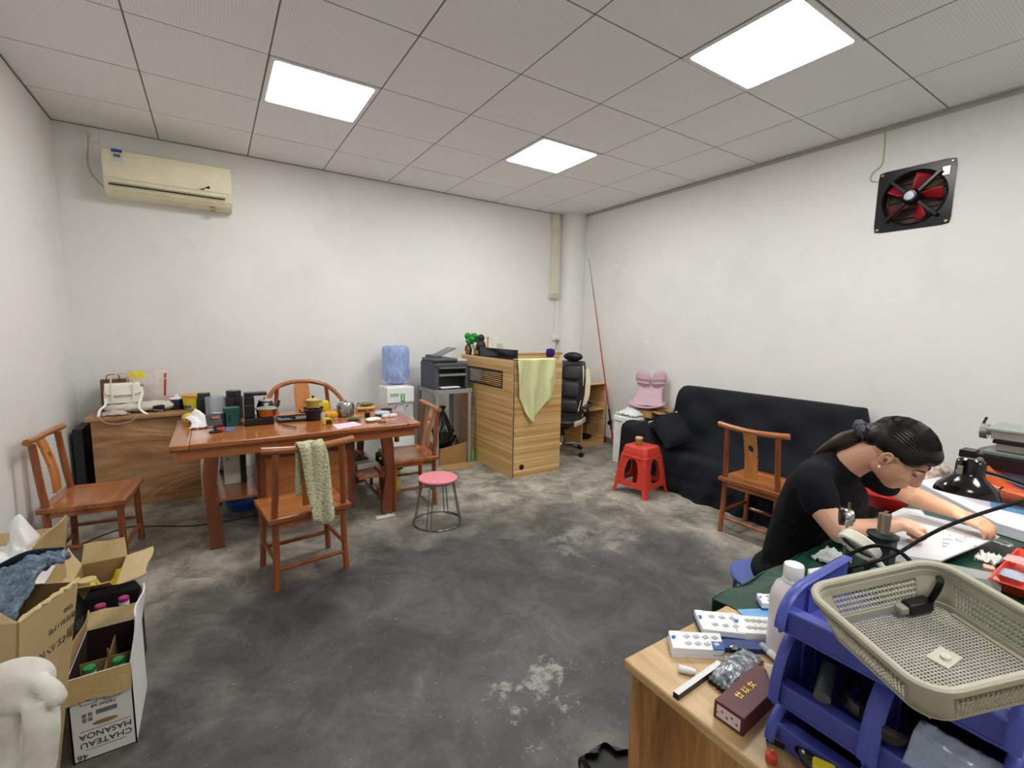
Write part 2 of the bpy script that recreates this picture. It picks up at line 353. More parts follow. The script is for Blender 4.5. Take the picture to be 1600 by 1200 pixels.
# ------------------------------------------------------------------ wooden chairs
CW = wood('#7a3d1c', '#b87236', 14, 0, 8, 0.28, 0.4, 0.6)
CWZ = wood('#6a3117', '#a35c2e', 14, 2, 8, 0.28, 0.4, 0.6)
SPW = wood('#a85f26', '#cd8844', 16, 2, 10, 0.32, 0.3, 0.5)
SEATW = wood('#96582b', '#b4713a', 12, 0, 14, 0.2, 0.5, 0.1)
def make_chair(label, loc, rz, group='matching wooden chairs around the tea table'):
    t = thing('wooden_chair', label, 'chair', loc, rz, group)
    w, d, h = 0.415, 0.365, 0.385
    lx, ly = 0.172, 0.152
    # seat: mitred frame with a sunk panel
    MB().ringplate([(-w/2, -d/2), (w/2, -d/2), (w/2, d/2), (-w/2, d/2)], [(-w/2+.055, -d/2+.055), (w/2-.055, -d/2+.055), (w/2-.055, d/2-.055), (-w/2+.055, d/2-.055)], h-0.028, h).build('seat_frame', CW, t, bevel=0.005)
    MB().box((0, 0, h-0.014), (w-.112, d-.112, 0.02)).build('seat_panel', SEATW, t)
    for sx in (-1, 1):
        MB().box((sx*(lx-.002), 0, h-0.045), (0.018, 2*ly-.03, 0.034)).build('apron', CW, t)
        MB().tube([(sx*(lx+.008), ly+.006, 0), (sx*lx, ly, 0.2), (sx*lx, ly, h-0.02)], [.0165, .0165, .0165], 12).build('leg', CWZ, t, smooth=True)
        # rear leg runs on up into the back post
        MB().tube(bez([(sx*(lx+.008), -ly-.006, 0), (sx*lx, -ly, 0.2), (sx*lx, -ly, h), (sx*(lx-.004), -ly-.012, .5), (sx*(lx-.01), -ly-.03, .72)], 5), .0165, 12).build('leg', CWZ, t, smooth=True)
        MB().cyl((sx*(lx+.003), -ly, .15), (sx*(lx+.003), ly, .15), .0105, n=10).build('stretcher', CWZ, t, smooth=True)
    for sy, z in ((1, 0.105), (-1, 0.105)):
        MB().box((0, sy*(ly-.002), h-0.045), (2*lx-.03, 0.018, 0.034)).build('apron', CW, t)
        MB().cyl((-lx, sy*(ly+.003), z), (lx, sy*(ly+.003), z), .0115, n=10).build('stretcher', CWZ, t, smooth=True)
    r = [(x, -ly-.03-0.032*math.cos(x/.225*1.35)+.012, .733+0.010*(abs(x)/.225)**2) for x in np.linspace(-.225, .225, 15)]
    MB().tube(r, [(.0165*(1+.12*abs(p[0])/.22),)*2 for p in r], 12).build('top_rail', CW, t, smooth=True)
    # splat with a round hole, gently S-curved
    def sp(x, z, y): 
        k = (z-h)/(.73-h); return (x, -ly-.004-0.052*k**1.3+0.012*math.sin(k*PI)+y, z)
    n = 24; hc = .62; hole = [(.021*math.cos(2*PI*i/n), hc+.024*math.sin(2*PI*i/n)) for i in range(n)]
    def sq(a, hw, hh, cz):
        c, s = math.cos(a), math.sin(a); k = 1/max(abs(c)/hw, abs(s)/hh); return (c*k, cz+s*k)
    hw = .040
    outer = [sq(2*PI*i/n, hw, .05, hc) for i in range(n)]
    m = MB().ringplate(outer, hole, -.007, .007, lambda x, z, y: sp(x, z, y))
    def slab(z0, z1, k=6):
        zz = np.linspace(z0, z1, k); rs = [[sp(-hw, z, -.007), sp(hw, z, -.007), sp(hw, z, .007), sp(-hw, z, .007)] for z in zz]; m.rings([[Vector(p) for p in q] for q in rs])
    so = m.build('splat', SPW, t)
    m = MB(); slab(h-.005, hc-.05); m.build('lower_splat', SPW, so)
    m = MB(); slab(hc+.05, .735, 4); m.build('upper_splat', SPW, so)
    return t
make_chair('wooden yokeback chair with bare seat beside the left wall', (-0.335, -0.70, 0), math.radians(-95.5))
make_chair('wooden yokeback chair with a towel hung over its top rail', (0.648, -1.425, 0), math.radians(6.5))
make_chair('wooden yokeback chair at the right end of the tea table', (1.512, -0.73, 0), math.radians(86))
make_chair('wooden yokeback chair standing in front of the black sofa', (3.295, -2.53, 0), math.radians(-89))

# curved-back armchair behind the tea table
def horseshoe():
    t = thing('horseshoe_armchair', 'wooden armchair with a curved horseshoe back behind the tea table', 'chair', (0.92, 0.14, 0), PI)
    w, d, h = .52, .40, .40
    MB().ringplate(rrect(w, d, .01, 1), rrect(w-.11, d-.11, .01, 1), h-.03, h).build('seat_frame', CW, t, bevel=.004)
    MB().box((0, 0, h-.015), (w-.112, d-.112, .02)).build('seat_panel', SEATW, t)
    P = bez([(-.30, .20, .60), (-.305, .10, .635), (-.29, -.04, .72), (-.21, -.165, .81), (-.09, -.215, .848), (.0, -.222, .852), (.09, -.215, .848), (.21, -.165, .81), (.29, -.04, .72), (.305, .10, .635), (.30, .20, .60)], 6)
    MB().tube(P, .0185, 12).build('arm_rail', CW, t, smooth=True)
    for sx in (-1, 1):
        MB().tube([(sx*.235, .17, 0), (sx*.235, .17, h), (sx*.285, .17, .60)], .017, 10).build('leg', CWZ, t, smooth=True)
        MB().tube([(sx*.235, -.17, 0), (sx*.235, -.17, h), (sx*.20, -.165, .81)], .017, 10).build('leg', CWZ, t, smooth=True)
        MB().cyl((sx*.235, -.17, .12), (sx*.235, .17, .12), .011, n=8).build('stretcher', CWZ, t, smooth=True)
        MB().tube([(sx*.26, .02, h-.02), (sx*.295, .03, .67)], .011, 8).build('arm_post', CWZ, t, smooth=True)
    MB().cyl((-.235, .17, .10), (.235, .17, .10), .012, n=8).build('stretcher', CWZ, t, smooth=True)
    MB().cyl((-.235, -.17, .10), (.235, -.17, .10), .012, n=8).build('stretcher', CWZ, t, smooth=True)
    m = MB(); zz = np.linspace(h-.01, .85, 10)
    m.rings([[Vector((sx*(.058+.006*math.cos(k*.9)), -.15-.07*(k/9)**1.2+.02*math.sin(k/9*PI)+dy, z)) for sx, dy in ((-1, -.007), (1, -.007), (1, .007), (-1, .007))] for k, z in enumerate(zz)])
    m.build('splat', SPW, t)
horseshoe()

# ------------------------------------------------------------------ tea table
TW = wood('#8c4a24', '#c0783e', 9, 0, 12, 0.22, 0.6, 0.5)
TWY = wood('#8c4a24', '#b87238', 9, 1, 12, 0.22, 0.6, 0.5)
TWZ = wood('#5a2813', '#8a4a26', 10, 2, 8, 0.3, 0.3, 0.5)
TZ = 0.662
def tea_table():
    t = thing('tea_table', 'long reddish wooden tea table loaded with kettles and pots', 'table', (0, 0, 0))
    x0, x1, y0, y1 = 0.035, 1.53, -0.955, -0.075
    fb = .095
    MB().b2((x0, y0, TZ-.03), (x0+fb, y1, TZ)).build('breadboard_end', TWY, t, bevel=.006)
    MB().b2((x1-fb, y0, TZ-.03), (x1, y1, TZ)).build('breadboard_end', TWY, t, bevel=.006)
    xa = [x0+fb+.002, x0+fb+.385, x0+fb+.40, x1-fb-.40, x1-fb-.385, x1-fb-.002]
    MB().b2((x0+fb+.0015, y0, TZ-.03), (x1-fb-.0015, y0+.10, TZ)).build('top_rail', TW, t, bevel=.006)
    MB().b2((x0+fb+.0015, y1-.07, TZ-.03), (x1-fb-.0015, y1, TZ)).build('top_rail', TW, t, bevel=.006)
    for a, b in ((0, 1), (2, 3), (4, 5)):
        MB().b2((xa[a], y0+.1015, TZ-.028), (xa[b], y1-.0715, TZ-.0015)).build('top_panel', TW, t)
    for a, b in ((1, 2), (3, 4)):
        MB().b2((xa[a], y0+.1015, TZ-.028), (xa[b], y1-.0715, TZ)).build('cross_batten', TWY, t)
    MB().b2((x0+.006, y0+.006, TZ-.042), (x1-.006, y1-.006, TZ-.0305)).build('lip', TWZ, t)
    # apron
    ai = .03
    MB().b2((x0+ai, y0+ai, TZ-.10), (x1-ai, y0+ai+.022, TZ-.042)).build('apron', TW, t, bevel=.004)
    MB().b2((x0+ai, y1-ai-.022, TZ-.10), (x1-ai, y1-ai, TZ-.042)).build('apron', TW, t, bevel=.004)
    for x in (x0+ai, x1-ai-.022): MB().b2((x, y0+ai+.022, TZ-.10), (x+.022, y1-ai-.022, TZ-.042)).build('apron', TWY, t, bevel=.004)
    # S-shaped flat legs
    for sx, cx in ((-1, 0.235), (1, 1.285)):
        for cy in (y0+.045, y1-.045):
            prof = bez([(0, TZ-.10), (.014*sx*-1, .47), (.022*sx*-1, .33), (.008*sx*-1, .2), (-.008*sx*-1, .1), (-.004*sx*-1, 0)], 6) if False else bez([(-.0*sx, 0, TZ-.095), (-.012*sx, 0, .47), (-.020*sx, 0, .36), (-.012*sx, 0, .25), (.0, 0, .12), (.004*sx, 0, 0)], 5)
            rs = []
            for p in prof:
                wd = .033+.006*math.sin(p.z*14+.4)
                rs.append([Vector((cx-p.x+a*wd, cy+b*.021, max(p.z, 0))) for a, b in ((-1, -1), (1, -1), (1, 1), (-1, 1))])
            MB().rings(rs).build('leg', TWZ, t, smooth=True, angle=0.5)
        # side frame rails with a shelf between the legs and small uprights
        xc = cx
        MB().b2((xc-.022, y0+.06, .255), (xc+.022, y1-.06, .305)).build('side_rail', TWY, t, bevel=.003)
        MB().b2((xc-.018, y0+.06, .075), (xc+.018, y1-.06, .105)).build('side_rail', TWY, t, bevel=.003)
        MB().b2((xc-.010, -.52, .105), (xc+.010, -.50, .255)).build('upright', TWZ, t)
    # shelves from the side frames to the middle cabinet
    for xa_, xb_ in ((0.257, 0.47), (1.10, 1.263)):
        MB().b2((xa_, y0+.09, .268), (xb_, y1-.09, .284)).build('side_shelf', TW, t)
    # middle cabinet with two framed panels
    cx0, cx1, cy0, cy1 = .47, 1.10, -.78, -.20
    c = MB().b2((cx0, cy0+.012, .06), (cx1, cy1, .53)).build('cabinet_body', TWZ, t)
    for i in range(2):
        a = cx0+.018+i*(cx1-cx0-.018)/2; b = a+(cx1-cx0-.054)/2
        MB().ringplate([(a, .075), (b, .075), (b, .515), (a, .515)], [(a+.035, .11), (b-.035, .11), (b-.035, .48), (a+.035, .48)], cy0, cy0+.012, lambda x, z, y: (x, y, z)).build('door_frame', TWZ, c)
        MB().b2((a+.035, cy0+.006, .11), (b-.035, cy0+.0118, .48)).build('door_panel', TW, c)
    MB().b2((cx0-.01, cy0+.02, .53), (cx1+.01, cy1, .556)).build('cabinet_top', M('#1c1b1a', .4), c)
    return t
tea_table()

# ------------------------------------------------------------------ cabinet by the back wall
PLY = wood('#966c49', '#d0a67c', 3.2, 0, 4, 0.4, 0.1, 2.6, knots=0.28, mid='#b78a60')
t = thing('storage_cabinet', 'low plywood cabinet with wavy grain in the back left corner', 'cabinet', (0, 0, 0))
MB().b2((-.475, .155, 0), (.145, .555, .655)).build('body', PLY, t)
MB().b2((-.505, .125, .655), (.165, .555, .685)).build('top_board', wood('#9a7350', '#bd9468', 4, 0, 6, .35, .1, 1.5), t, bevel=.006)
# dark slab standing in for the shade in the gap to the wall
tag(MB().b2((-.585, .20, 0), (-.53, .53, .60)).build('gap_shade', M('#23262b', .4), bevel=.004), 'dark slab standing in for shade between the left wall and the plywood cabinet', 'board')

# ------------------------------------------------------------------ reception desk
DW = wood('#b88848', '#ead2a8', 26, 0, 70, 0.35, 0.15, 0.1, mid='#d2aa6e')
DWY = wood('#b88848', '#ead2a8', 26, 1, 70, 0.35, 0.15, 0.1, mid='#d2aa6e')
DX, DY, DH = 2.505, -0.70, 1.075
def desk():
    t = thing('reception_desk', 'L-shaped light oak reception desk with a dark vent grille', 'desk')
    vx = (DX, DX+.018)
    # left panel, standing along Y, with a vent opening
    ys_ = (DY+.018, .33); v0, v1, vz0, vz1 = -.50, .17, .815, .955
    MB().ringplate([(ys_[0], 0), (ys_[1], 0), (ys_[1], DH), (ys_[0], DH)], [(v0, vz0), (v1, vz0), (v1, vz1), (v0, vz1)], vx[0], vx[1], lambda y, z, x: (x, y, z)).build('side_panel', DWY, t)
    MB().ringplate([(v0-.012, vz0-.012), (v1+.012, vz0-.012), (v1+.012, vz1+.012), (v0-.012, vz1+.012)], [(v0+.004, vz0+.004), (v1-.004, vz0+.004), (v1-.004, vz1-.004), (v0+.004, vz1-.004)], DX-.004, DX, lambda y, z, x: (x, y, z)).build('vent_frame', M('#26221c', .4), t)
    for i in range(7):
        z = vz0+.012+i*.019
        MB().box((DX+.008, (v0+v1)/2, z), (.016, v1-v0-.002, .007), rot=Euler((0, .6, 0))).build('vent_slat', M('#2c2721', .45), t)
    # front panel facing the room
    MB().b2((DX, DY, 0), (3.05, DY+.018, DH)).build('front_panel', DW, t)
    MB().b2((DX-.003, DY-.003, 0), (DX+.008, DY+.0, DH)).build('corner_strip', M('#8a8a88', .3, .8), t)
    MB().lathe([(.026, 0), (.026, .003), (.018, .004)], 20).build('cable_grommet', M('#2a1d14', .4), t, (2.605, DY, .09), rot=(PI/2, 0, 0))
    for z in (.03, .42, DH-.03): MB().lathe([(.004, 0), (.004, .002)], 10).build('screw', M('#55504a', .4, .6), t, (DX+.022, DY, z), rot=(PI/2, 0, 0))
    # counter ledge, worktop and the wing panel at the back
    MB().b2((DX+.018, DY+.018, .70), (3.02, .30, .725)).build('worktop', DW, t)
    MB().b2((DX+.018, DY+.02, DH-.06), (DX+.24, .30, DH-.042)).build('ledge', DWY, t)
    MB().b2((3.05-.018, DY+.018, 0), (3.05, DY+.38, .70)).build('leg_panel', DWY, t)
    m = MB(); pts = [(2.75, .30), (3.62, .30)]
    MB().prism([(2.74, 0), (3.78, 0), (3.78, .98), (3.86, 1.06), (3.86, 1.078), (2.74, 1.078)], .30, .318, lambda x, z, y: (x, y, z)).build('back_panel', DW, t)
    return t
desk()
# black glass screen standing on the desk's ledge
tag(MB().b2((DX+.05, DY+.025, DH-.041), (DX+.056, .02, 1.165)).build('glass_screen', M('#15171a', .12, spec=.6)), 'low black glass screen on top of the reception desk', 'screen')
# open shelf unit behind the office chair
t = thing('open_shelf', 'small open wooden shelf unit against the right wall', 'shelf', (0, 0, 0))
sx0, sx1, sy0, sy1 = 3.80, 4.16, -.16, .14
MB().b2((sx0, sy0, 0), (sx0+.016, sy1, .74)).build('side', DWY, t); MB().b2((sx1-.016, sy0, 0), (sx1, sy1, .74)).build('side', DWY, t)
for z in (.04, .42, .724): MB().b2((sx0+.016, sy0, z), (sx1-.016, sy1, z+.016)).build('shelf_board', DW, t)
MB().b2((sx0+.016, sy0+.002, 0), (sx1-.016, sy0+.014, .04)).build('kick_board', DW, t)
MB().b2((sx0+.016, sy1-.008, .04), (sx1-.016, sy1, .724)).build('back_board', M('#6b5134', .7), t)
tag(MB().ell((3.98, -.02, .087), (.09, .07, .03)).build('cloth_shoe', fabric('#15171c'), smooth='full'), 'dark cloth lump in the bottom of the open shelf', 'shoe')
tag(MB().ell((3.97, -.03, .475), (.08, .08, .036)).build('black_hat', fabric('#121418'), smooth='full'), 'black hat on the middle board of the open shelf', 'hat')

# ------------------------------------------------------------------ printer stand and printer
ST = M('#9ea3a2', .45, .3); SZ = .755
t = thing('printer_stand', 'grey angle-steel stand carrying the printer', 'stand', (0, 0, 0))
px0, px1, py0, py1 = 2.035, 2.43, -.045, .40
for x in (px0, px1):
    for y in (py0, py1):
        sx = 1 if x == px0 else -1; sy = 1 if y == py0 else -1
        MB().b2((x, y, 0), (x+sx*.038, y+sy*.004, SZ)).b2((x, y, 0), (x+sx*.004, y+sy*.038, SZ)).build('leg', ST, t)
MB().b2((px0-.004, py0-.004, SZ-.04), (px1+.004, py0, SZ)).b2((px0-.004, py1, SZ-.04), (px1+.004, py1+.004, SZ)).b2((px0-.004, py0, SZ-.04), (px0, py1, SZ)).b2((px1, py0, SZ-.04), (px1+.004, py1, SZ)).build('top_frame', ST, t)
MB().b2((px0, py0, SZ-.004), (px1, py1, SZ)).build('shelf_plate', M('#8f9493', .5, .3), t)
for x in (px0+.02, px1-.02): MB().lathe([(.006, 0), (.006, .004)], 8).build('bolt', M('#555', .4, .8) if False else M('#5a5c5c', .4, .7), t, (x, py0-.004, SZ-.02), rot=(PI/2, 0, 0))
def printer():
    t = thing('printer', 'dark grey office printer with raised paper feeder lid', 'printer', (2.225, .165, SZ))
    w, d, h = .36, .37, .265; G = M('#4a4e54', .45, var=.03); K = M('#15171a', .35); Lg = M('#7d838a', .4)
    m = MB(); m.b2((-w/2, -d/2+.06, 0), (w/2, d/2, h)); m.build('body', G, t, bevel=.012)
    MB().b2((-w/2, -d/2, 0), (-w/2+.045, -d/2+.062, h-.01)).build('front_pillar', G, t, bevel=.008)
    MB().b2((w/2-.03, -d/2, 0), (w/2, -d/2+.062, h-.01)).build('front_pillar', G, t, bevel=.008)
    MB().b2((-w/2+.045, -d/2+.052, .01), (w/2-.03, -d/2+.0615, h-.045)).build('recess', K, t)
    MB().b2((-w/2+.01, -d/2-.012, h-.05), (w/2-.005, -d/2+.06, h-.008)).build('control_panel', G, t, bevel=.008)
    MB().b2((-w/2+.045, -d/2-.014, h-.062), (w/2-.03, -d/2+.03, h-.050)).build('panel_lip', Lg, t, bevel=.003)
    MB().b2((-w/2+.045, -d/2-.010, .130), (w/2-.03, -d/2+.05, .150)).build('output_tray', Lg, t, bevel=.003)
    MB().b2((-w/2+.045, -d/2-.01, .0), (w/2-.03, -d/2+.05, .014)).build('paper_tray', K, t, bevel=.003)
    MB().b2((-w/2+.06, -d/2-.02, .014), (w/2-.10, -d/2+.045, .024)).build('paper_stack', M('#e9eaf2', .7), t)
    MB().b2((-w/2, -d/2+.03, h), (w/2-.10, d/2-.03, h+.035)).build('scanner_lid', G, t, bevel=.012)
    a = MB().box((0, 0, 0), (.22, .20, .012)).build('feeder_lid', M('#6d7278', .4), t, (.01, .05, h+.085), bevel=.004, rot=(0, -.42, 0))
    MB().b2((-.14, -.06, h+.03), (-.05, .16, h+.062)).build('feeder_base', G, t, bevel=.01)
printer()
tag(MB().box((2.355, .10, SZ+.265+.0125), (.13, .10, .022), .2).build('label_roll_box', M('#d8c9b6', .7), bevel=.003), 'small beige packet lying on top of the printer', 'packet')
# ------------------------------------------------------------------ stools
def round_stool(label, loc, col, h=.328, r=.133, rr=.168):
    t = thing('round_stool', label, 'stool', loc)
    MB().lathe([(0.01, h-.026), (r-.008, h-.026), (r, h-.018), (r+.002, h-.008), (r-.006, h-.001), (r-.03, h+.001), (.01, h+.001)], 40).build('seat', col, t, smooth=True)
    MB().tube([(rr*math.cos(a), rr*math.sin(a), .006) for a in np.linspace(0, 2*PI, 49)[:-1]], .0055, 8, close=True).build('foot_ring', M('#8d9294', .2, .95), t, smooth=True)
    MB().tube([((r-.02)*math.cos(a), (r-.02)*math.sin(a), h-.033) for a in np.linspace(0, 2*PI, 33)[:-1]], .004, 8, close=True).build('seat_ring', M('#8d9294', .2, .95), t, smooth=True)
    for k in range(4):
        a = PI/4+k*PI/2
        for da in (-.09, .09):
            MB().cyl(((r-.02)*math.cos(a+da*1.1), (r-.02)*math.sin(a+da*1.1), h-.03), (rr*math.cos(a+da), rr*math.sin(a+da), .008), .0042, n=8).build('leg', M('#8d9294', .2, .95), t, smooth=True)
    return t
c = onZ(684, 815, 0)
round_stool('pink round stool with thin wire legs and floor ring', (c.x-.0, c.y, 0), M('#e08a94', .35, var=.02))

def red_stool():
    t = thing('plastic_stool', 'red plastic stool with arched sides beside the sofa', 'stool', (3.275, -1.515, 0), .14)
    R = M('#c83f30', .32, var=.03, spec=.5)
    h = .40
    def half(z): return .112+(h-z)/h*.052
    MB().rings([[Vector((x, y, z)) for x, y in rrect(2*s, 2*s, rr, 5)] for s, z, rr in ((.095, h, .03), (.108, h-.004, .035), (.113, h-.014, .035), (half(.325), .325, .03), (half(.325)+.005, .322, .03), (half(.31)+.005, .31, .03))]).build('top', R, t, smooth=True)
    n = 28
    for k in range(4):
        hole = []
        for i in range(n):
            a = 2*PI*i/n; c, s = math.cos(a), math.sin(a)
            ph = .054
            if s >= 0: hole.append((c*ph, .235+s*.066))
            else:
                q = 1/max(abs(c)/1, abs(s)/1) ; hole.append((c*q*(ph+.012), .235+s*q*.125))
        def sqp(a):
            c, s = math.cos(a), math.sin(a); q = 1/max(abs(c), abs(s)); z = .205+s*q*.138; return (c*q*(half(z)-.004), z)
        outer = [sqp(2*PI*i/n) for i in range(n)]
        Rm = Matrix.Rotation(k*PI/2, 3, 'Z')
        MB().ringplate(outer, hole, 0, .006, lambda x, z, y: tuple(Rm @ Vector((x, -half(z)+y, z)))).build('side', R, t, smooth=True, angle=.6)
        rs = []
        for z in np.linspace(.32, 0.0, 9):
            s = half(z); w = .036+.004*(z < .03)
            pts = [(-s-.002, -s+w), (-s-.002, -s+.012), (-s+.003, -s+.003), (-s+.012, -s-.002), (-s+w, -s-.002), (-s+w, -s+.006), (-s+.008, -s+.008), (-s+.006, -s+w)]
            f = .006 if z < .012 else 0
            rs.append([Rm @ Vector((x-f, y-f, z)) for x, y in pts])
        MB().rings(rs).build('leg', R, t, smooth=True)
    return t
red_stool()
t = thing('tea_jar', 'small brass-coloured jar with a lid on the red plastic stool', 'jar', (3.255, -1.50, .401))
MB().lathe([(.026, 0), (.029, .004), (.029, .042), (.026, .046)], 24).build('body', M('#a98a3e', .25, .3), t, smooth=True)
MB().lathe([(.031, .046), (.032, .05), (.032, .062), (.029, .066), (.005, .067)], 24).build('lid', M('#cdb878', .3, .3), t, smooth=True)

# ------------------------------------------------------------------ sofa under a black cloth
def sofa():
    t = thing('sofa', 'long sofa draped in a black stretch cloth against the right wall', 'sofa', (0, 0, 0))
    ya, yb = -1.06, -2.90
    def ss(a, b, x):
        k = max(0, min(1, (x-a)/(b-a))); return k*k*(3-2*k)
    def prof(y):
        arm = max(ss(-1.47, -1.27, y), ss(-2.60, -2.74, y)); back = ss(-1.235, -1.32, y)*ss(-2.82, -2.76, y) if True else 1
        seat = .335; az = .495
        f = seat+(az-seat)*arm
        pts = [(3.475, 0.0), (3.485, .10), (3.495, .2), (3.50, f-.05), (3.515, f-.015), (3.56, f+.005), (3.65, f), (3.75, f-.01), (3.84, f-.012+.02*(1-arm)),
               (3.90, f+(.50-f)*back*.55), (3.945, f+(.62-f)*back), (3.975, f+(.74-f)*back), (4.0, f+(.815-f)*back), (4.04, f+(.838-f)*back), (4.13, f+(.842-f)*back), (4.18, f+(.83-f)*back), (4.2, f-.03+(.78-f)*back), (4.2, .2), (4.2, 0.0)]
        return pts
    NY = 120; NP = 60
    ylist = list(np.linspace(ya, yb, NY))
    def resample(pts, n):
        P = np.array(pts); d = np.r_[0, np.cumsum(np.hypot(*np.diff(P, axis=0).T))]; s = np.linspace(0, d[-1], n)
        return [(np.interp(q, d, P[:, 0]), np.interp(q, d, P[:, 1])) for q in s]
    rows = []
    for i, y in enumerate(ylist):
        row = []
        for k, (x, z) in enumerate(resample(prof(y), NP)):
            fr = k/NP
            # soft folds: gathers fanning on the front skirt and drag lines across seat and back
            dz = dx = 0
            if fr < .30:
                a = (1-fr/.30)
                dx = -.026*a*math.sin(y*22+z*9+1.5*math.sin(y*5))*(.6+.4*math.sin(y*9)) - .010*a*math.sin(y*41+z*20)
                dz = 0
                dx += -.022*math.exp(-((z-.19+.12*math.cos((y+1.75)*2.6))/.02)**2) - .018*math.exp(-((z-.11+.10*math.cos((y+1.9)*3))/.018)**2)-.016*math.exp(-((z-.27+.10*math.cos((y+1.7)*2.8))/.016)**2)
            elif fr < .92:
                dz = .008*math.sin(y*17+x*26)+.006*math.sin(y*31-x*14+2)
                tp = max(0, 1-abs(z-.84)/.12)
                dz *= (1-tp); dx = (.014*math.sin((y*5+z*7)*2.2+1)+.009*math.sin(y*14-z*19))*(1-tp)
            row.append(Vector((min(x+dx, 4.215), y, max(z+dz, 0.0))))
        rows.append(row)
    # ends drop to the floor
    def end(row, dy):
        return [[Vector((p.x, p.y+dy*k+.006*math.sin(p.x*40)*k, p.z*(1-k) if k < 1 else 0.0)) for p in row] for k in (1, .8, .55, .3, .1, .03)]
    e0 = end(rows[0], .012); e1 = end(rows[-1], -.012)
    allr = e0+rows+e1[::-1]
    m = MB(); n = NP
    m.add([p for r in allr for p in r], [(j*n+i, j*n+i+1, (j+1)*n+i+1, (j+1)*n+i) for j in range(len(allr)-1) for i in range(n-1)])
    m.build('cloth_cover', fabric('#1b1d23', .8, 220, .15, .10), t, smooth='full')
    return t
sofa()
def pillow():
    t = thing('cushion', 'black cushion with white piping leaning on the sofa arm', 'cushion')
    q = [onZ(1014, 660, .53), onZ(1057, 644, .60), onZ(1088, 690, .43), onZ(1040, 702, .38)]
    nrm = (q[1]-q[0]).cross(q[3]-q[0]).normalized()
    if nrm.z < 0: nrm = -nrm
    nrm = -nrm if False else nrm
    def mk(sg):
        def f(u, v):
            p = (q[0]*(1-u)+q[1]*u)*(1-v)+(q[3]*(1-u)+q[2]*u)*v
            e = (1-(2*u-1)**4)*(1-(2*v-1)**4)
            c = (q[0]+q[1]+q[2]+q[3])/4; p = p+(c-p)*.06*(1-abs(2*u-1)**6)*(abs(2*v-1)**6)+(c-p)*.06*(1-abs(2*v-1)**6)*(abs(2*u-1)**6)
            return p+nrm*(sg*(.085 if sg > 0 else .05)*e**.7+.006*wob(u*9, v*9, sg)*e)
        return f
    MB().grid(mk(1), 20, 20).grid(mk(-1), 20, 20).build('body', fabric('#181a20', .9, 200, .2, .08), t, smooth='full')
    f0 = mk(0)
    MB().tube([f0(u, 0) for u in np.linspace(0, 1, 14)], .011, 6).build('piping', M('#c9c6bd', .7), t, smooth=True)
pillow()

# ------------------------------------------------------------------ water dispenser
def dispenser():
    t = thing('water_dispenser', 'white floor-standing water dispenser with green label', 'water dispenser', (1.785, .335, 0))
    Wm = M('#eef0ee', .3, var=.02); w, d, h = .275, .27, .775
    m = MB(); m.b2((-w/2, -d/2+.03, 0), (w/2, d/2, h)); m.build('cabinet', Wm, t, bevel=.012)
    MB().b2((-w/2, -d/2, .62), (w/2, -d/2+.032, h-.002)).build('head', Wm, t, bevel=.008)
    MB().b2((-w/2, -d/2, 0.02), (w/2, -d/2+.032, .46)).build('door', Wm, t, bevel=.008)
    MB().b2((-w/2+.02, -d/2+.022, .46), (w/2-.02, -d/2+.031, .62)).build('tap_recess', M('#cfd2d6', .4), t)
    for x, c in ((-.055, '#c84a4a'), (.055, '#4a62c0')):
        p = MB().cyl((x, -d/2+.03, .58), (x, -d/2-.01, .58), .012, n=12).cyl((x, -d/2-.004, .582), (x, -d/2-.004, .55), .008, n=10).build('tap', M('#dfe1e4', .4), t, smooth=True)
        MB().box((x, -d/2-.012, .588), (.02, .006, .014)).build('tap_button', M(c, .4), p)
    MB().b2((-.002, -d/2-.001, .625), (.04, -d/2, .71)).build('green_sticker', M('#2f9a4a', .5), t)
    MB().b2((-.105, -d/2-.001, .685), (-.02, -d/2, .715)).build('brand_sticker', M('#8fc79a', .5), t)
    for a, b, cc, dd in ((.008, .645, .03, .655), (.013, .66, .025, .69), (.005, .695, .035, .702)): MB().b2((a, -d/2-.0015, b), (cc, -d/2-.001, dd)).build('sticker_mark', M('#e8f4ea', .5), t)
    MB().lathe([(.03, 0), (.03, .001)], 16).build('leaf_print', M('#b9dccb', .6), t, (.03, -d/2-.0005, .41), rot=(PI/2, 0, 0))
    MB().lathe([(.10, h), (.095, h+.012), (.05, h+.014)], 28).build('collar', Wm, t, smooth=True)
    return t
dispenser()
def bottle5():
    t = thing('water_bottle', 'blue five-gallon water bottle in film on the dispenser', 'water bottle', (1.785, .335, .789))
    m, nt, b = base_mat('tinted water bottle'); 
    b.inputs['Base Color'].default_value = lin('#8fb0ea'); b.inputs['Roughness'].default_value = .15; b.inputs['Transmission Weight'].default_value = .35; b.inputs['IOR'].default_value = 1.33
    v = coords(nt, (1, 1, .4)); n = N(nt, 'ShaderNodeTexNoise', Scale=22.0, Detail=4.0, Distortion=1.5); nt.links.new(v, n.inputs['Vector']); bump(nt, b, n.outputs[0], .5, .01)
    nt.links.new(ramp(nt, n.outputs[0], [(.35, '#88aaea'), (.6, '#aac6f6'), (.72, '#e4edfc')]), b.inputs['Base Color'])
    MB().lathe([(.03, 0), (.06, .004), (.11, .03), (.131, .07), (.133, .12), (.127, .15), (.122, .19), (.127, .23), (.13, .27), (.13, .345), (.122, .372), (.09, .384), (.01, .386)], 40).build('bottle_body', m, t, smooth=True)
    def film(u, v):
        a = u*2*PI; z = .02+.37*v; r = .137+.004*math.sin(a*7+z*30)+.003*math.sin(a*13-z*50)
        if v > .93: r *= 1-.5*(v-.93)/.07
        return Vector((r*math.cos(a), r*math.sin(a), z))
    MB().grid(film, 48, 24, True).build('plastic_film', clear('#eef2ff', .15, .16, .8), t, smooth='full')
bottle5()
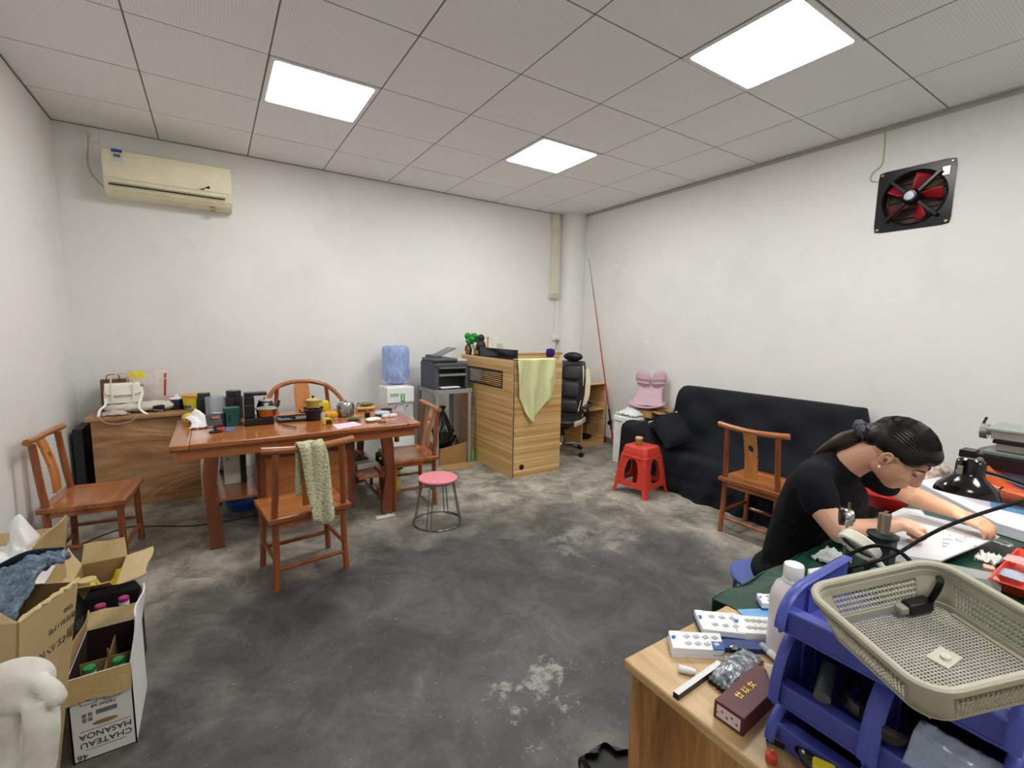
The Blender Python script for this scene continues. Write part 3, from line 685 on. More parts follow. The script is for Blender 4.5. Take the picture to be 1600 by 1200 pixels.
# ------------------------------------------------------------------ office chair
def office_chair():
    t = thing('office_chair', 'black and cream high-backed swivel office chair behind the desk', 'chair', (3.46, -.22, 0), math.radians(122))
    K = M('#15171b', .42, var=.05, spec=.5); Cr = M('#cfc7a4', .5); Ch = M('#c9ccd0', .15, 1.0); P = M('#1b1c1f', .5)
    # local: faces +Y
    for k in range(5):
        a = 2*PI*k/5+.35; e = (.26*math.cos(a), .26*math.sin(a))
        arm = MB().tube([(0.02*math.cos(a), .02*math.sin(a), .10), (e[0]*.6, e[1]*.6, .095), (e[0], e[1], .07)], [.018, .015, .011], 8).build('base_arm', Ch, t, smooth=True)
        for s in (-1, 1):
            nx, ny = -math.sin(a), math.cos(a)
            MB().cyl((e[0]+nx*.006*s, e[1]+ny*.006*s, .026), (e[0]+nx*.02*s, e[1]+ny*.02*s, .026), .026, n=16).build('caster', P, arm, smooth=True)
    MB().cyl((0, 0, .09), (0, 0, .22), .022, n=14).build('gas_lift', Ch, t, smooth=True)
    MB().cyl((0, 0, .2), (0, 0, .30), .03, n=14).build('lift_cover', P, t, smooth=True)
    MB().box((0, 0, .305), (.2, .2, .03)).build('tilt_mechanism', P, t, bevel=.006)
    def seat(u, v):
        a = u*2*PI; x, y = math.cos(a), math.sin(a); k = (abs(x)**3.5+abs(y)**3.5)**(-1/3.5); r = math.sin(v*PI)**.45; z = math.cos(v*PI)
        return Vector((x*k*r*.225, y*k*r*.215, .365+z*.045+.015*(x*k*r)**2))
    MB().grid(seat, 40, 17, True).build('seat', K, t, smooth='full')
    for s in (-1, 1):
        MB().tube(bez([(s*.20, .17, .37), (s*.226, .05, .372), (s*.22, -.12, .375)], 6), [(.012, .03)]*13, 10, flat=(1, 0, 0)).build('seat_trim', Cr, t, smooth=True)
    # backrest shell, leaning back
    def bk(x, z, y): return Vector((x, -.19-(z-.38)*.28+y, z))
    def back(u, v):
        z = .38+.62*v; w = .165+.06*math.sin(PI*min(1, v*1.15))-.03*(v > .85)*(v-.85)/.15
        a = u*2*PI; x, y = math.cos(a), math.sin(a)
        px = w*(abs(x)**.7)*(1 if x > 0 else -1); d = .028*(abs(y)**.8)*(1 if y > 0 else -1)
        return bk(px, z, d+.045*(abs(px)/.2)**2)
    MB().grid(back, 32, 24, True).build('backrest', K, t, smooth='full')
    for z0, z1, w in ((.42, .57, .115), (.58, .77, .108), (.78, .96, .125)):
        def pad(u, v, z0=z0, z1=z1, w=w):
            a = u*2*PI; x, y = math.cos(a), math.sin(a); k = (abs(x)**4+abs(y)**4)**(-.25); r = math.sin(v*PI/2)**.5
            return bk(x*k*r*w, (z0+z1)/2+y*k*r*(z1-z0)/2, .030+.022*math.cos(v*PI/2))
        MB().grid(pad, 32, 9, True).build('back_pad', K, t, smooth='full')
    for s in (-1, 1):
        MB().tube([bk(s*x, z, .028+.03*(x/.2)**2) for x, z in ((.125, .95), (.145, .85), (.16, .72), (.15, .57), (.13, .45))], [(.004, .009)]*5, 8, flat=(0, 1, 0)).build('cream_stripe', Cr, t, smooth=True)
        MB().tube([bk(s*x, z, .02+.05*(x/.2)**2) for x, z in ((.185, .92), (.215, .79), (.22, .64), (.19, .48))], [(.010, .022), (.012, .03), (.012, .03), (.01, .02)], 8, flat=(0, 1, 0)).build('side_bolster', Cr, t, smooth=True)
        MB().tube(bez([(s*.20, -.12, .33), (s*.262, -.10, .36), (s*.268, -.08, .48), (s*.268, -.02, .525)], 5), .014, 8).build('arm_support', P, t, smooth=True)
        MB().b2((s*.265-.035, -.16, .525), (s*.265+.035, .09, .55)).build('armrest', P, t, bevel=.012, seg=3)
    MB().ell((0, -.19-.66*.28+.05, 1.05), (.115, .042, .052), 20, 10).build('headrest', K, t, smooth='full')
    MB().tube([(-.05, -.37, .95), (-.05, -.345, 1.05)], .008, 6).build('headrest_post', P, t); MB().tube([(.05, -.37, .95), (.05, -.345, 1.05)], .008, 6).build('headrest_post', P, t)
office_chair()
# ------------------------------------------------------------------ fishing rod
t = thing('fishing_rod', 'red telescopic fishing rod leaning up the right wall', 'fishing rod', (0, 0, 0))
a, b = Vector((4.075, -.42, .004)), Vector((4.195, .262, 2.24)); L = b-a
MB().tube([a, a+L*.022], .016, 10).build('butt_cap', M('#16171a', .5), t, smooth=True)
MB().tube([a+L*.022, a+L*.10], .0115, 10).build('grip', M('#b3262c', .35), t, smooth=True)
MB().tube([a+L*.10, a+L*.20], .0135, 10).build('reel_seat', M('#17181b', .45), t, smooth=True)
MB().tube([a+L*.20, a+L*.5, a+L*.75], [.0085, .007, .0045], 8).build('blank', M('#b02c34', .3), t, smooth=True)
MB().tube([a+L*.75, a+L], [.0045, .0016], 8).build('tip_section', M('#3a3536', .4), t, smooth=True)
r = MB().lathe([(.01, -.022), (.026, -.018), (.026, .018), (.01, .022)], 18).build('reel', M('#1b1d22', .3, .5), t, a+L*.135+Vector((-.03, -.02, 0)), smooth=True, rot=(0, 1.2, .5))
MB().tube([(0, 0, .022), (.03, .02, .03), (.045, .02, .03)], .004, 6).build('reel_handle', M('#8a8d92', .3, .8), r)
tag(MB().tube(bez([(4.214, .285, 2.27), (4.20, .285, 2.255), (4.195, .28, 2.235), (4.208, .28, 2.225)], 4), .004, 6).b2((4.216, .27, 2.23), (4.228, .30, 2.285)).build('wall_hook', M('#efefec', .4)), 'small white hook on the right wall at the rod tip', 'hook')
# ------------------------------------------------------------------ foam boxes, carton and pink posture seat beside the sofa
t = thing('foam_box', 'white foam box standing between the sofa arm and the wall', 'box', (0, 0, 0))
MB().b2((3.70, -1.02, 0), (4.19, -.76, .44)).build('body', M('#e7e9e8', .8), t, bevel=.01); MB().b2((3.69, -1.025, .441), (4.195, -.755, .50)).build('lid', M('#eef0ef', .8), t, bevel=.012)
def crumple(name, label, cat, pts_fn, mat, n=22, m=22, solid=.0015, loc=(0, 0, 0), rz=0, group=None):
    return tag(MB().grid(pts_fn, n, m).build(name, mat, None, loc, rz, smooth='full', solid=solid), label, cat, group)
crumple('plastic_bag', 'crumpled white plastic bag lying on the foam box', 'bag', lambda u, v: Vector((3.69+.24*u, -1.02+.24*v, .512+.075*math.sin(PI*min(max(u, .05), .95))*math.sin(PI*v)+.018*abs(wob(u*9, v*11))+.012*wob(u*23, v*19))), clear('#eef2f2', .3, .8), 26, 26)
crumple('hanging_plastic_sheet', 'thin white plastic sheet hanging down the front of the foam box', 'plastic sheet', lambda u, v: Vector((3.676-.012*wob(u*11, v*7), -1.02+.13*u+.01*wob(v*9, u), .50-.17*v*(1-.4*u)+.008*wob(u*6, v*5))), clear('#f3f6f6', .3, .75), 16, 16)
t = thing('carton', 'open brown carton on the foam box under the pink seat', 'box', (4.0, -.995, .502), .1)
for (cx, cy, dx, dy) in ((0, -.10, .32, .004), (0, .10, .32, .004), (-.16, 0, .004, .20), (.16, 0, .004, .20)): MB().box((cx, cy, .035), (dx, dy, .07)).build('side', M('#a98251', .8), t)
MB().box((0, 0, .003), (.316, .196, .004)).build('bottom', M('#a07a4c', .8), t)
MB().add([(-.16, -.10, .07), (0.0, -.10, .07), (-.02, -.19, .045), (-.15, -.18, .05)], [(0, 1, 2, 3)]).build('flap', M('#b68d5a', .8), t, solid=.003)
MB().add([(0.01, -.10, .07), (.16, -.10, .07), (.15, -.19, .075), (.03, -.17, .05)], [(0, 1, 2, 3)]).build('flap', M('#b68d5a', .8), t, solid=.003)
def pink_seat():
    t = thing('posture_seat', 'pink plastic posture seat with butterfly back on the carton', 'seat', (3.99, -.945, .578), math.radians(-150))
    Pk = M('#c0a2af', .5, var=.03)
    # local: faces +X ... back at -X, lobes along Y
    for s, w in ((1, .085), (-1, .085)):
        o = MB().ell((-.10-.01, s*.080, .280), (.034, w*.9, .10), 22, 14, Euler((s*-.35, .0, 0))).build('back_lobe', Pk, t, smooth='full')
        for dz in (.0, .045): MB().tube(bez([(-.083, s*.02, .235+dz), (-.073, s*.075, .238+dz), (-.083, s*.14, .245+dz)], 6), .008, 8).build('lobe_ridge', Pk, o, smooth=True)
    def waist(u, v):
        w = .15-.035*math.sin(v*PI)**.8+.02*(1-v); y = (u-.5)*2*w; x = -.10+.20*(1-v)**2.2-.02*(1-(2*u-1)**2); return Vector((x, y, .03+.22*v))
    MB().grid(waist, 16, 16).build('waist', Pk, t, smooth='full', solid=.012)
    def st(u, v):
        y = (u-.5)*2*(.16+.02*math.sin(v*PI)); x = -.03+.22*v; return Vector((x, y, .034+.03*abs(2*u-1)**2-.02*math.sin(v*PI)*(1-abs(2*u-1))-.012*v))
    MB().grid(st, 16, 14).build('seat', Pk, t, smooth='full', solid=.012)
pink_seat()

# ------------------------------------------------------------------ air conditioner
def ac():
    t = thing('air_conditioner', 'yellowed split air conditioner unit on the back wall', 'air conditioner', (.068, YB, 2.437))
    A = M('#e2dcc0', .45, var=.08, vs=3); w = .395
    # profile in (depth, z) extruded along X
    pr = [(0, -.165), (-.10, -.165), (-.15, -.15), (-.185, -.115), (-.195, -.06), (-.20, .02), (-.198, .10), (-.185, .145), (-.15, .162), (0, .165)]
    m = MB(); n = len(pr)
    m.rings([[Vector((x, y, z)) for y, z in pr] for x in (-w, w)]); m.build('casing', A, t, bevel=.006)
    # front cover panel with a broken corner
    MB().rings([[Vector((x, y-.004, z)) for y, z in ((-.1965, -.055), (-.2005, .02), (-.1985, .10), (-.188, .14), (-.182, .138), (-.19, .10), (-.194, .02), (-.190, -.055))] for x in (-w+.004, w-.004)]).build('front_cover', M('#e9e3c6', .4, var=.10, vs=2.5), t, bevel=.003)
    MB().tube([(-w+.03, -.192, -.098), (w-.05, -.192, -.098)], [(.004, .022)]*2, 6, flat=(0, 0, 1)).build('louver_slot', M('#191713', .6), t)
    MB().box((.0, -.190, -.072), (2*w-.08, .012, .028), rot=Euler((-.22, 0, 0))).build('louver', M('#e6dfc0', .45, var=.08), t, bevel=.003)
    MB().box((.0, -.168, -.128), (2*w-.10, .012, .02), rot=Euler((.75, 0, 0))).build('louver', M('#ddd5b2', .45, var=.08), t, bevel=.003)
    MB().prism([(.20, -.040), (.245, -.012), (.248, -.034), (.215, -.033), (.205, -.05), (.17, -.045)], -.206, -.203, lambda x, z, y: (x, y, z)).build('broken_gap', M('#0d0c0b', .8), t)
    s = MB().b2((-.335, -.2065, .06), (-.275, -.2035, .145)).build('energy_label', M('#c9d3d8', .5), t)
    MB().b2((-.335, -.2072, .122), (-.275, -.2064, .145)).build('label_band', M('#2c4d9a', .5), s); MB().b2((-.325, -.2072, .09), (-.285, -.2064, .112)).build('label_mark', M('#8a6a3a', .5), s)
    MB().b2((.24, -.14, -.18), (.28, -.10, -.164)).build('drain_stub', M('#a8884a', .6), t)
ac()
t = thing('wall_socket', 'white wall socket at the ceiling with a plug beside the air conditioner', 'socket', (-.40, YB, 2.705))
MB().b2((-.045, -.02, -.05), (.045, 0, .045)).build('plate', M('#e6e6e2', .4), t, bevel=.004)
MB().cyl((-.008, -.02, -.008), (-.008, -.055, -.008), .018, n=14).build('plug', M('#cfcfca', .4), t, smooth=True)
tag(MB().tube(bez([(-.408, YB-.05, 2.69), (-.412, YB-.045, 2.62), (-.425, YB-.03, 2.52), (-.41, YB-.03, 2.43), (-.355, YB-.03, 2.355), (-.325, YB-.04, 2.335)], 8), .0055, 8).build('power_cable', M('#b7b5ac', .5), smooth=True), 'grey power cable hanging from the socket to the air conditioner', 'cable')
# ------------------------------------------------------------------ exhaust fan in the right wall
def fan():
    t = thing('exhaust_fan', 'square black exhaust fan with red blades high on the right wall', 'fan', (XR, FY, FZ))
    Bk = M('#191a1d', .25, .4); n = 48; h = .203
    def sq(a): c, s = math.cos(a), math.sin(a); k = min(1/max(abs(c), abs(s)), 1.37); return (c*k*h, s*k*h)
    MB().ringplate([sq(2*PI*i/n) for i in range(n)], [(.168*math.cos(2*PI*i/n), .168*math.sin(2*PI*i/n)) for i in range(n)], -.006, -.001, lambda y, z, x: (x, y, z)).build('frame_plate', Bk, t)
    MB().rings([[Vector((x, r*math.cos(2*PI*i/n), r*math.sin(2*PI*i/n))) for i in range(n)] for x, r in ((-.012, .176), (-.018, .170), (-.012, .165), (.05, .160), (.05, .163))], cap=False).build('shroud', M('#202125', .3, .4), t, smooth=True)
    R = M('#a81f2a', .35, var=.03)
    for k in range(5):
        a0 = .5+2*PI*k/5; 
        def bl(u, v, a0=a0): r = .045+.108*v; a = a0+(u-.5)*(.52-.05*v)+.12*v; return Vector((.005+.05*(u-.5), r*math.cos(a), r*math.sin(a)))
        MB().grid(bl, 8, 6).build('blade', R, t, smooth='full', solid=.003)
    MB().lathe([(.005, .03), (.036, .028), (.046, .012), (.05, -.02), (.05, -.05)], 28).build('motor', M('#26282d', .2, .6), t, (-.045, 0, 0), rot=(0, -PI/2, 0), smooth=True)
    MB().lathe([(.004, 0), (.026, 0), (.03, -.004)], 24).build('motor_badge', M('#9aa0a6', .2, .8), t, (-.078, 0, 0), rot=(0, -PI/2, 0), smooth=True)
    for k in range(4):
        a = PI/4+k*PI/2; MB().box((-.03, .115*math.cos(a), .115*math.sin(a)), (.014, .16, .022), rot=Euler((a, 0, 0))).build('bracket', Bk, t, bevel=.003)
        MB().lathe([(.009, 0), (.009, .004), (.004, .006)], 10).build('screw', M('#b9a774', .3, .9), t, (-.006, (1 if math.cos(a) > 0 else -1)*.182, (1 if math.sin(a) > 0 else -1)*.182), rot=(0, -PI/2, 0))
    for i in range(6): MB().box((.085, 0, -.14+i*.056), (.012, .33, .062), rot=Euler((0, .3, 0))).build('rear_louver', M('#5b463a', .6), t)
    MB().box((-.008, -.155, .13), (.004, .035, .05)).build('rating_plate', M('#c9cccc', .3, .6), t)
fan()
tag(MB().tube(bez([(XR-.006, -2.672, HC-.03), (XR-.006, -2.678, 2.62), (XR-.007, -2.672, 2.52), (XR-.012, -2.625, 2.48), (XR-.015, -2.62, 2.43), (XR-.014, -2.66, 2.41)], 6), .003, 6).build('fan_cable', M('#b8a97e', .6), smooth=True), 'thin cable running from the ceiling down to the exhaust fan', 'cable')
# ------------------------------------------------------------------ trunking and socket on the back wall
t = thing('cable_trunking', 'cream plastic cable trunking down the back wall to the socket', 'trunking', (3.885, YB, 0))
MB().b2((-.055, -.045, 1.80), (.055, 0, HC-.012)).build('channel', M('#dcd8c6', .5), t, bevel=.003); MB().b2((-.068, -.05, 1.74), (.06, 0, 1.80)).build('end_cap', M('#c9c4b2', .5), t, bevel=.003)
tag(MB().b2((3.915, YB-.008, 1.30), (3.929, YB, 1.74)).build('slim_trunking', M('#dfe0dc', .5)), 'slim white cable strip between the trunking and the lower socket', 'trunking')
t = thing('wall_socket', 'white wall socket low on the back wall above the desk', 'socket', (3.945, YB, 1.265))
MB().b2((-.045, -.03, -.045), (.045, 0, .04)).build('plate', M('#e9e9e5', .4), t, bevel=.004); MB().b2((-.03, -.05, -.045), (.03, -.03, -.015)).build('plug', M('#d0d0cc', .4), t, bevel=.003)
tag(MB().tube(bez([(3.945, YB-.045, 1.22), (3.92, YB-.06, 1.17), (3.85, YB-.10, 1.03), (3.80, YB-.10, .9), (3.78, YB-.10, .02)], 8), .005, 6).build('power_cable', M('#5d5d5c', .5), smooth=True), 'dark power cable dropping from the lower socket behind the desk', 'cable')
for i, (px, py) in enumerate(((1008, 536), (1019, 526))):
    p = onX(px, py, XR); tag(MB().lathe([(.022, 0), (.02, .004), (.004, .006)], 14).build('wall_stub', M('#e4e4e0', .5), None, (XR, p.y, p.z), rot=(0, -PI/2, 0)), ['small white plug patch on the right wall, lower one', 'small white plug patch on the right wall, upper one'][i], 'patch')

# ------------------------------------------------------------------ things on and around the desk
def cloth_on_desk():
    yd = DY-.012
    top = [(809, 566), (868, 566)]
    bot = [(0, 612), (.06, 622), (.14, 630), (.22, 644), (.35, 657), (.42, 661), (.5, 650), (.62, 640), (.78, 624), (.9, 616), (.96, 600), (1, 588)]
    def f(u, v):
        px = 808+60*u; by = np.interp(u, [b[0] for b in bot], [b[1] for b in bot])
        lx = -4*math.sin(u*3.1)*v*(1-u)+(-3 if u < .3 else 2)*v*0
        fold = .022*math.sin(u*15+v*2.5)*min(1, v*2)+.010*math.sin(u*31-v*5)*v
        if v < .12:
            k = v/.12; P = onY(px, 557, yd); return Vector((P.x, DY+.05-(.062)*k, DH+.012-.004*abs(1-2*k)))
        k = (v-.12)/.88; P = onY(px+lx, 560+(by-560)*k, yd); return Vector((P.x, yd-.012-max(fold, -.008), P.z if k > 0 else DH+.01))
    o = MB().grid(f, 40, 40).build('hanging_cloth', fabric('#dfe2ad', .9, 260, .3, .04), smooth='full', solid=.004)
    tag(o, 'pale yellow-green cloth draped over the front of the desk', 'cloth')
cloth_on_desk()
tag(MB().lathe([(.035, 0), (.05, .02), (.052, .06), (.045, .09), (.01, .1)], 18, (3.66, .285, 1.03)).build('purple_cap', fabric('#3d2a86', .8, 80, .2, .1), smooth='full'), 'purple cloth cap hung on the corner of the desk back panel', 'cap')
def cabbage():
    t = thing('jade_cabbage_ornament', 'green and white jade cabbage ornament on a carved black stand', 'ornament', (2.61, .235, DH-.041))
    Bl = M('#1c130f', .35); 
    MB().b2((-.05, -.05, 0), (.05, .05, .03)).build('stand_base', Bl, t, bevel=.006)
    MB().lathe([(.05, 0), (.05, .012), (.04, .014)], 20).build('coin_wheel', Bl, t, (-.05, 0, .065), rot=(0, -PI/2, 0))
    MB().tube([(-.066, .034*math.cos(a), .065+.034*math.sin(a)) for a in np.linspace(0, 2*PI, 21)[:-1]], .004, 6, close=True).build('gold_ring', M('#b98a4a', .3, .7), t)
    MB().ringplate([(.016, -.016+.065), (.016, .016+.065), (-.016, .016+.065), (-.016, -.016+.065)], [(.009, -.009+.065), (.009, .009+.065), (-.009, .009+.065), (-.009, -.009+.065)], -.068, -.063, lambda y, z, x: (x, y, z)).build('gold_square', M('#b98a4a', .3, .7), t)
    MB().tube(bez([(.03, -.01, .05), (.01, 0, .10), (-.01, .02, .14)], 5), [.022, .03, .03, .03, .03, .03, .03, .026, .02, .02, .018], 12).build('white_stem', M('#dfe6d2', .3), t, smooth=True)
    random.seed(3)
    for k in range(9):
        a = k*.7; c = (-.012+.035*math.cos(a), .02+.035*math.sin(a), .155+.022*math.sin(k*2.1))
        MB().ell(c, (.028, .022, .03), 12, 8, Euler((a, k*.5, 0))).build('leaf', M('#1d8a34', .3, var=.2, vs=30), t, smooth='full')
    t.scale = (1.35, 1.35, 1.35)
cabbage()
def figure():
    t = thing('fortune_ornament', 'dark seated ornament on a red-brown stand with a gold plaque', 'ornament', (2.60, .08, DH-.041))
    MB().b2((-.045, -.055, 0), (.05, .055, .035)).build('stand', M('#3a1a12', .35), t, bevel=.006)
    MB().b2((-.049, -.035, .04), (-.04, .035, .072)).build('plaque', M('#b07a2e', .35, .5), t, bevel=.003)
    MB().b2((-.04, -.045, .035), (.04, .045, .08)).build('plinth', M('#2a120d', .35), t, bevel=.006)
    MB().lathe([(.04, .08), (.043, .10), (.035, .13), (.024, .15), (.03, .165), (.026, .185), (.01, .198)], 14).build('figure_body', M('#1e1512', .3, bmp=.6, bs=50), t, smooth='full')
    MB().tube([(.02, -.07, 0), (.02, -.075, .18)], .007, 8).build('gold_post', M('#c9a24e', .4, .4), t)
    t.scale = (1.3, 1.3, 1.3)
figure()
t = thing('wire_hoop', 'thin wire hoop standing behind the ornaments on the desk', 'hoop', (2.68, .08, DH-.041))
MB().tube([(0, .12*math.cos(a), .11+.12*math.sin(a)) for a in np.linspace(-.9, PI+.9, 30)], .0022, 6).build('hoop', M('#c9c2b8', .4, .3), t, smooth=True)
tag(MB().b2((2.70, -.20, 1.10), (2.703, -.07, 1.205)).b2((2.70, -.16, DH-.041), (2.71, -.12, 1.10)).build('memo_card', M('#dff0ea', .6)), 'pale green memo card on a clip behind the black glass', 'card')

# ------------------------------------------------------------------ under the printer stand
def rubbish():
    t = thing('carton', 'flattened brown carton holding black rubbish bags under the printer', 'box', (2.25, .17, 0))
    Cb = M('#9a7848', .8)
    MB().add([(-.165, -.20, .0), (.13, -.20, 0), (.135, -.20, .21), (-.15, -.19, .17), ], [(0, 1, 2, 3)]).build('front_side', Cb, t, solid=.004)
    MB().add([(-.165, -.20, .0), (-.165, .12, 0), (-.16, .12, .20), (-.15, -.19, .17)], [(0, 1, 2, 3)]).build('left_side', Cb, t, solid=.004)
    MB().add([(.13, -.20, 0), (.13, .12, 0), (.135, .12, .22), (.135, -.20, .21)], [(0, 1, 2, 3)]).build('right_side', Cb, t, solid=.004)
    MB().b2((-.16, -.195, .001), (.125, .115, .005)).build('bottom', Cb, t)
    MB().add([(-.16, -.37, .003), (.13, -.38, .003), (.13, -.205, .003), (-.16, -.205, .003)], [(0, 1, 2, 3)]).build('flap', M('#a58351', .8), t, solid=.004)
    def bagf(cx, cy, rx, ry, z0, h, tie):
        def f(u, v):
            a = u*2*PI; r = math.sin(min(v*1.25, 1)*PI*.5) if v < .55 else (1-.92*((v-.55)/.45)**.8)
            r *= 1+.10*math.sin(a*6+v*7)+.07*math.sin(a*11-v*13)
            if v > .93: r = .12+.25*(v-.93)/.07
            return Vector((cx+rx*r*math.cos(a), cy+ry*r*math.sin(a), z0+h*v))
        return f
    b = thing('rubbish_bag', 'glossy black rubbish bag tied at the top inside the carton', 'bag', (0, 0, 0)); 
    MB().grid(bagf(2.17, .08, .11, .10, .012, .56, 0), 40, 30, True).build('bag_body', M('#131417', .22, spec=.6), b, smooth='full')
    b = tag(MB().grid(bagf(2.30, .08, .075, .09, .012, .25, 0), 36, 20, True).build('rubbish_bag', M('#111215', .25, spec=.6), smooth='full'), 'low black rubbish bag slumped in the carton under the printer', 'bag')
    tag(MB().lathe([(.03, 0), (.032, .01), (.032, .10), (.014, .14), (.012, .16), (.004, .162)], 16, (2.415, .03, 0)).build('green_bottle', M('#6fae3a', .35), smooth=True) if False else MB().lathe([(.022, 0), (.024, .01), (.024, .09), (.010, .12), (.010, .14), (.004, .142)], 16, (2.455, -.02, 0)).build('green_bottle', M('#6fae3a', .35), smooth=True), 'small green bottle on the floor beside the printer stand leg', 'bottle')
rubbish()
# yellow bin with black liner behind the right-hand chair
t = thing('waste_bin', 'yellow waste bin with a black liner beside the tea table', 'bin', (1.478, -.375, 0))
MB().lathe([(.072, 0), (.085, .004), (.098, .24), (.102, .245)], 24).build('bin_body', M('#d9c022', .4), t, smooth=True)
def lin_f(u, v):
    a = u*2*PI; r = (.106+.012*math.sin(a*5)*(1 - v)+.006*math.sin(a*9)) if v > .3 else .112+.01*math.sin(a*6); 
    return Vector((r*math.cos(a), r*math.sin(a), .17+.15*v*(1+.06*math.sin(a*3)) if v < .8 else .29+.02*math.sin(a*3)))
MB().grid(lin_f, 40, 12, True).build('black_liner', M('#141518', .3, spec=.6), t, smooth='full')
# ------------------------------------------------------------------ things on the plywood cabinet
CZ = .686
BagW = M('#eeece2', .4, var=.04)
def handbag():
    c = onY(184, 620, .30)
    t = thing('handbag', 'cream leather handbag with flap and loop handle on the cabinet', 'handbag', (-.305, .30, CZ+.078), .12)
    w, h, d = .215, .135, .10
    MB().rings([[Vector((x*k, y, z)) for x, y in rrect(w, d, .02, 4)] for k, z in ((1.0, 0), (1.02, .02), (.99, .08), (.94, .125), (.9, h))]).build('body', BagW, t, smooth=True)
    def flap(u, v):
        x = (u-.5)*w*.93; 
        if v < .3: return Vector((x, .04-v/.3*.088, h+.004))
        k = (v-.3)/.7; return Vector((x*(1+.04*k), -.049-.006*k, h+.003-.085*k*(1-.25*abs(2*u-1)**4)))
    MB().grid(flap, 20, 14).build('flap', M('#f3f1e8', .4), t, smooth='full', solid=.004)
    MB().tube([flap(u, 1)+Vector((0, -.003, 0)) for u in np.linspace(0, 1, 15)], .0022, 6).build('flap_piping', M('#8f8878', .5), t)
    MB().tube(bez([(-.065, -.03, h), (-.055, -.03, h+.055), (0, -.03, h+.082), (.05, -.03, h+.06), (.07, -.03, h)], 6), .005, 8).build('loop_handle', M('#cfc6ae', .45), t, smooth=True)
    for x in (-.06, .06): MB().b2((x-.007, -.0625, .03), (x+.007, -.058, h+.004)).build('buckle_strap', BagW, t)
    MB().tube(bez([(.105, -.02, h-.01), (.11, -.06, .06), (.085, -.10, -.02), (.10, -.15, -.055), (.135, -.165, -.085)], 6), [(.002, .009)]*25, 6, flat=(0, 1, 0)).build('shoulder_strap', BagW, t)
    MB().tube(bez([(-.10, -.03, .06), (-.10, -.08, 0.0), (-.13, -.14, -.03), (-.14, -.17, -.07)], 6), [(.002, .009)]*19, 6, flat=(0, 1, 0)).build('shoulder_strap', BagW, t)
    MB().lathe([(.011, 0), (.011, .003), (.007, .004)], 14).build('ring_buckle', M('#c9b276', .25, .9), t, (.112, -.03, h-.012), rot=(PI/2, 0, 0))
    return t
handbag()
def canvas_bag():
    t = thing('canvas_bag', 'folded white canvas bag with a black printed band on the cabinet', 'bag', (-.205, .29, CZ), .03)
    def f(u, v):
        a = u*2*PI; k = 1-.0*v; x = -.21+.42*v
        e = (1-abs(2*v-1)**6)**.5 if 0 < v < 1 else .05
        y = .085*math.cos(a)*max(e, .15); z = .038+.037*math.sin(a)*max(e, .2)+.004*math.sin(v*23+a*3)
        return Vector((x, y, max(z, .001)))
    MB().grid(f, 24, 36, True).build('folded_body', fabric('#dedad0', .85, 120, .3, .08), t, smooth='full')
    def band(u, v):
        p = f(.30+.65*u, .70+.17*v); c = Vector((p.x, 0, .038)); return c+(p-c)*1.03
    o = MB().grid(lambda u, v: f(.45+.47*u, .68+.17*v)+(f(.45+.47*u, .68+.17*v)-Vector((f(.45+.47*u, .68+.17*v).x, 0, .038)))*.03, 14, 6).build('black_band', M('#202022', .6), t, smooth='full')
    for i in range(2):
        for j in range(4):
            q = f(.60+.16*i, .705+.035*j); q = q+(q-Vector((q.x, 0, .038)))*.05
            MB().box(q, (.011, .002, .016)).build('printed_mark', M('#b9b7b2', .7), o)
    return t
canvas_bag()
tag(MB().grid(lambda u, v: Vector((-.42+.15*u+.02*v, .17-.045*v+.01*math.sin(u*9), CZ+.012+.03*math.sin(u*PI)*(1-v)+.004*math.sin(u*17+v*5))), 16, 10).build('cloth_pouch', fabric('#d8c4bd', .85, 100, .3, .1), smooth='full', solid=.006), 'small pale pouch with pink lining at the front of the cabinet', 'pouch')
tag(MB().tube(bez([(-.43, .14, CZ+.02), (-.40, .115, CZ-.03), (-.33, .115, CZ-.055), (-.25, .115, CZ-.04), (-.20, .13, CZ+.01)], 8), .0035, 6).build('dangling_cord', M('#b9a582', .6), smooth=True), 'thin beige cord looping over the front of the cabinet', 'cord')
t = thing('paper_bag', 'brown paper carrier bag standing behind the handbag', 'bag', (-.375, .455, CZ), .1)
MB().rings([[Vector((x*k, y*k, z)) for x, y in rrect(.15, .09, .004, 2)] for k, z in ((1, 0), (1.02, .1), (1.0, .235))]).build('body', M('#6e4a33', .75), t)
MB().tube(bez([(-.04, -.047, .22), (-.03, -.047, .27), (.03, -.047, .27), (.04, -.047, .22)], 5), .003, 6).build('handle', M('#6a2c26', .7), t)
t = thing('snack_pouch', 'white and yellow foil pouch with a red edge behind the handbag', 'pouch', (-.175, .45, CZ), .12)
def pouch(u, v):
    x = (u-.5)*.24; z = .30*v; return Vector((x+.02*(v-.5), -.03*math.sin(PI*v)*math.sin(PI*u)-.004*wob(u*13, v*11), z))
MB().grid(pouch, 16, 16).build('front_film', M('#cfc5c0', .3, var=.15, vs=9), t, smooth='full', solid=.004)
MB().grid(lambda u, v: pouch(.0+.42*u, .80+.18*v)+Vector((0, -.0035, 0)), 8, 6).build('yellow_print', M('#e3cf3a', .4), t, smooth='full')
MB().grid(lambda u, v: pouch(.93+.06*u, .30+.60*v)+Vector((0, -.0035, 0)), 4, 10).build('red_edge', M('#b3323a', .4), t, smooth='full')
MB().grid(lambda u, v: Vector(((u-.5)*.23, .012+.03*math.sin(PI*v)*math.sin(PI*u), .29*v)), 10, 10).build('back_film', M('#c9c0bb', .35), t, smooth='full', solid=.003)
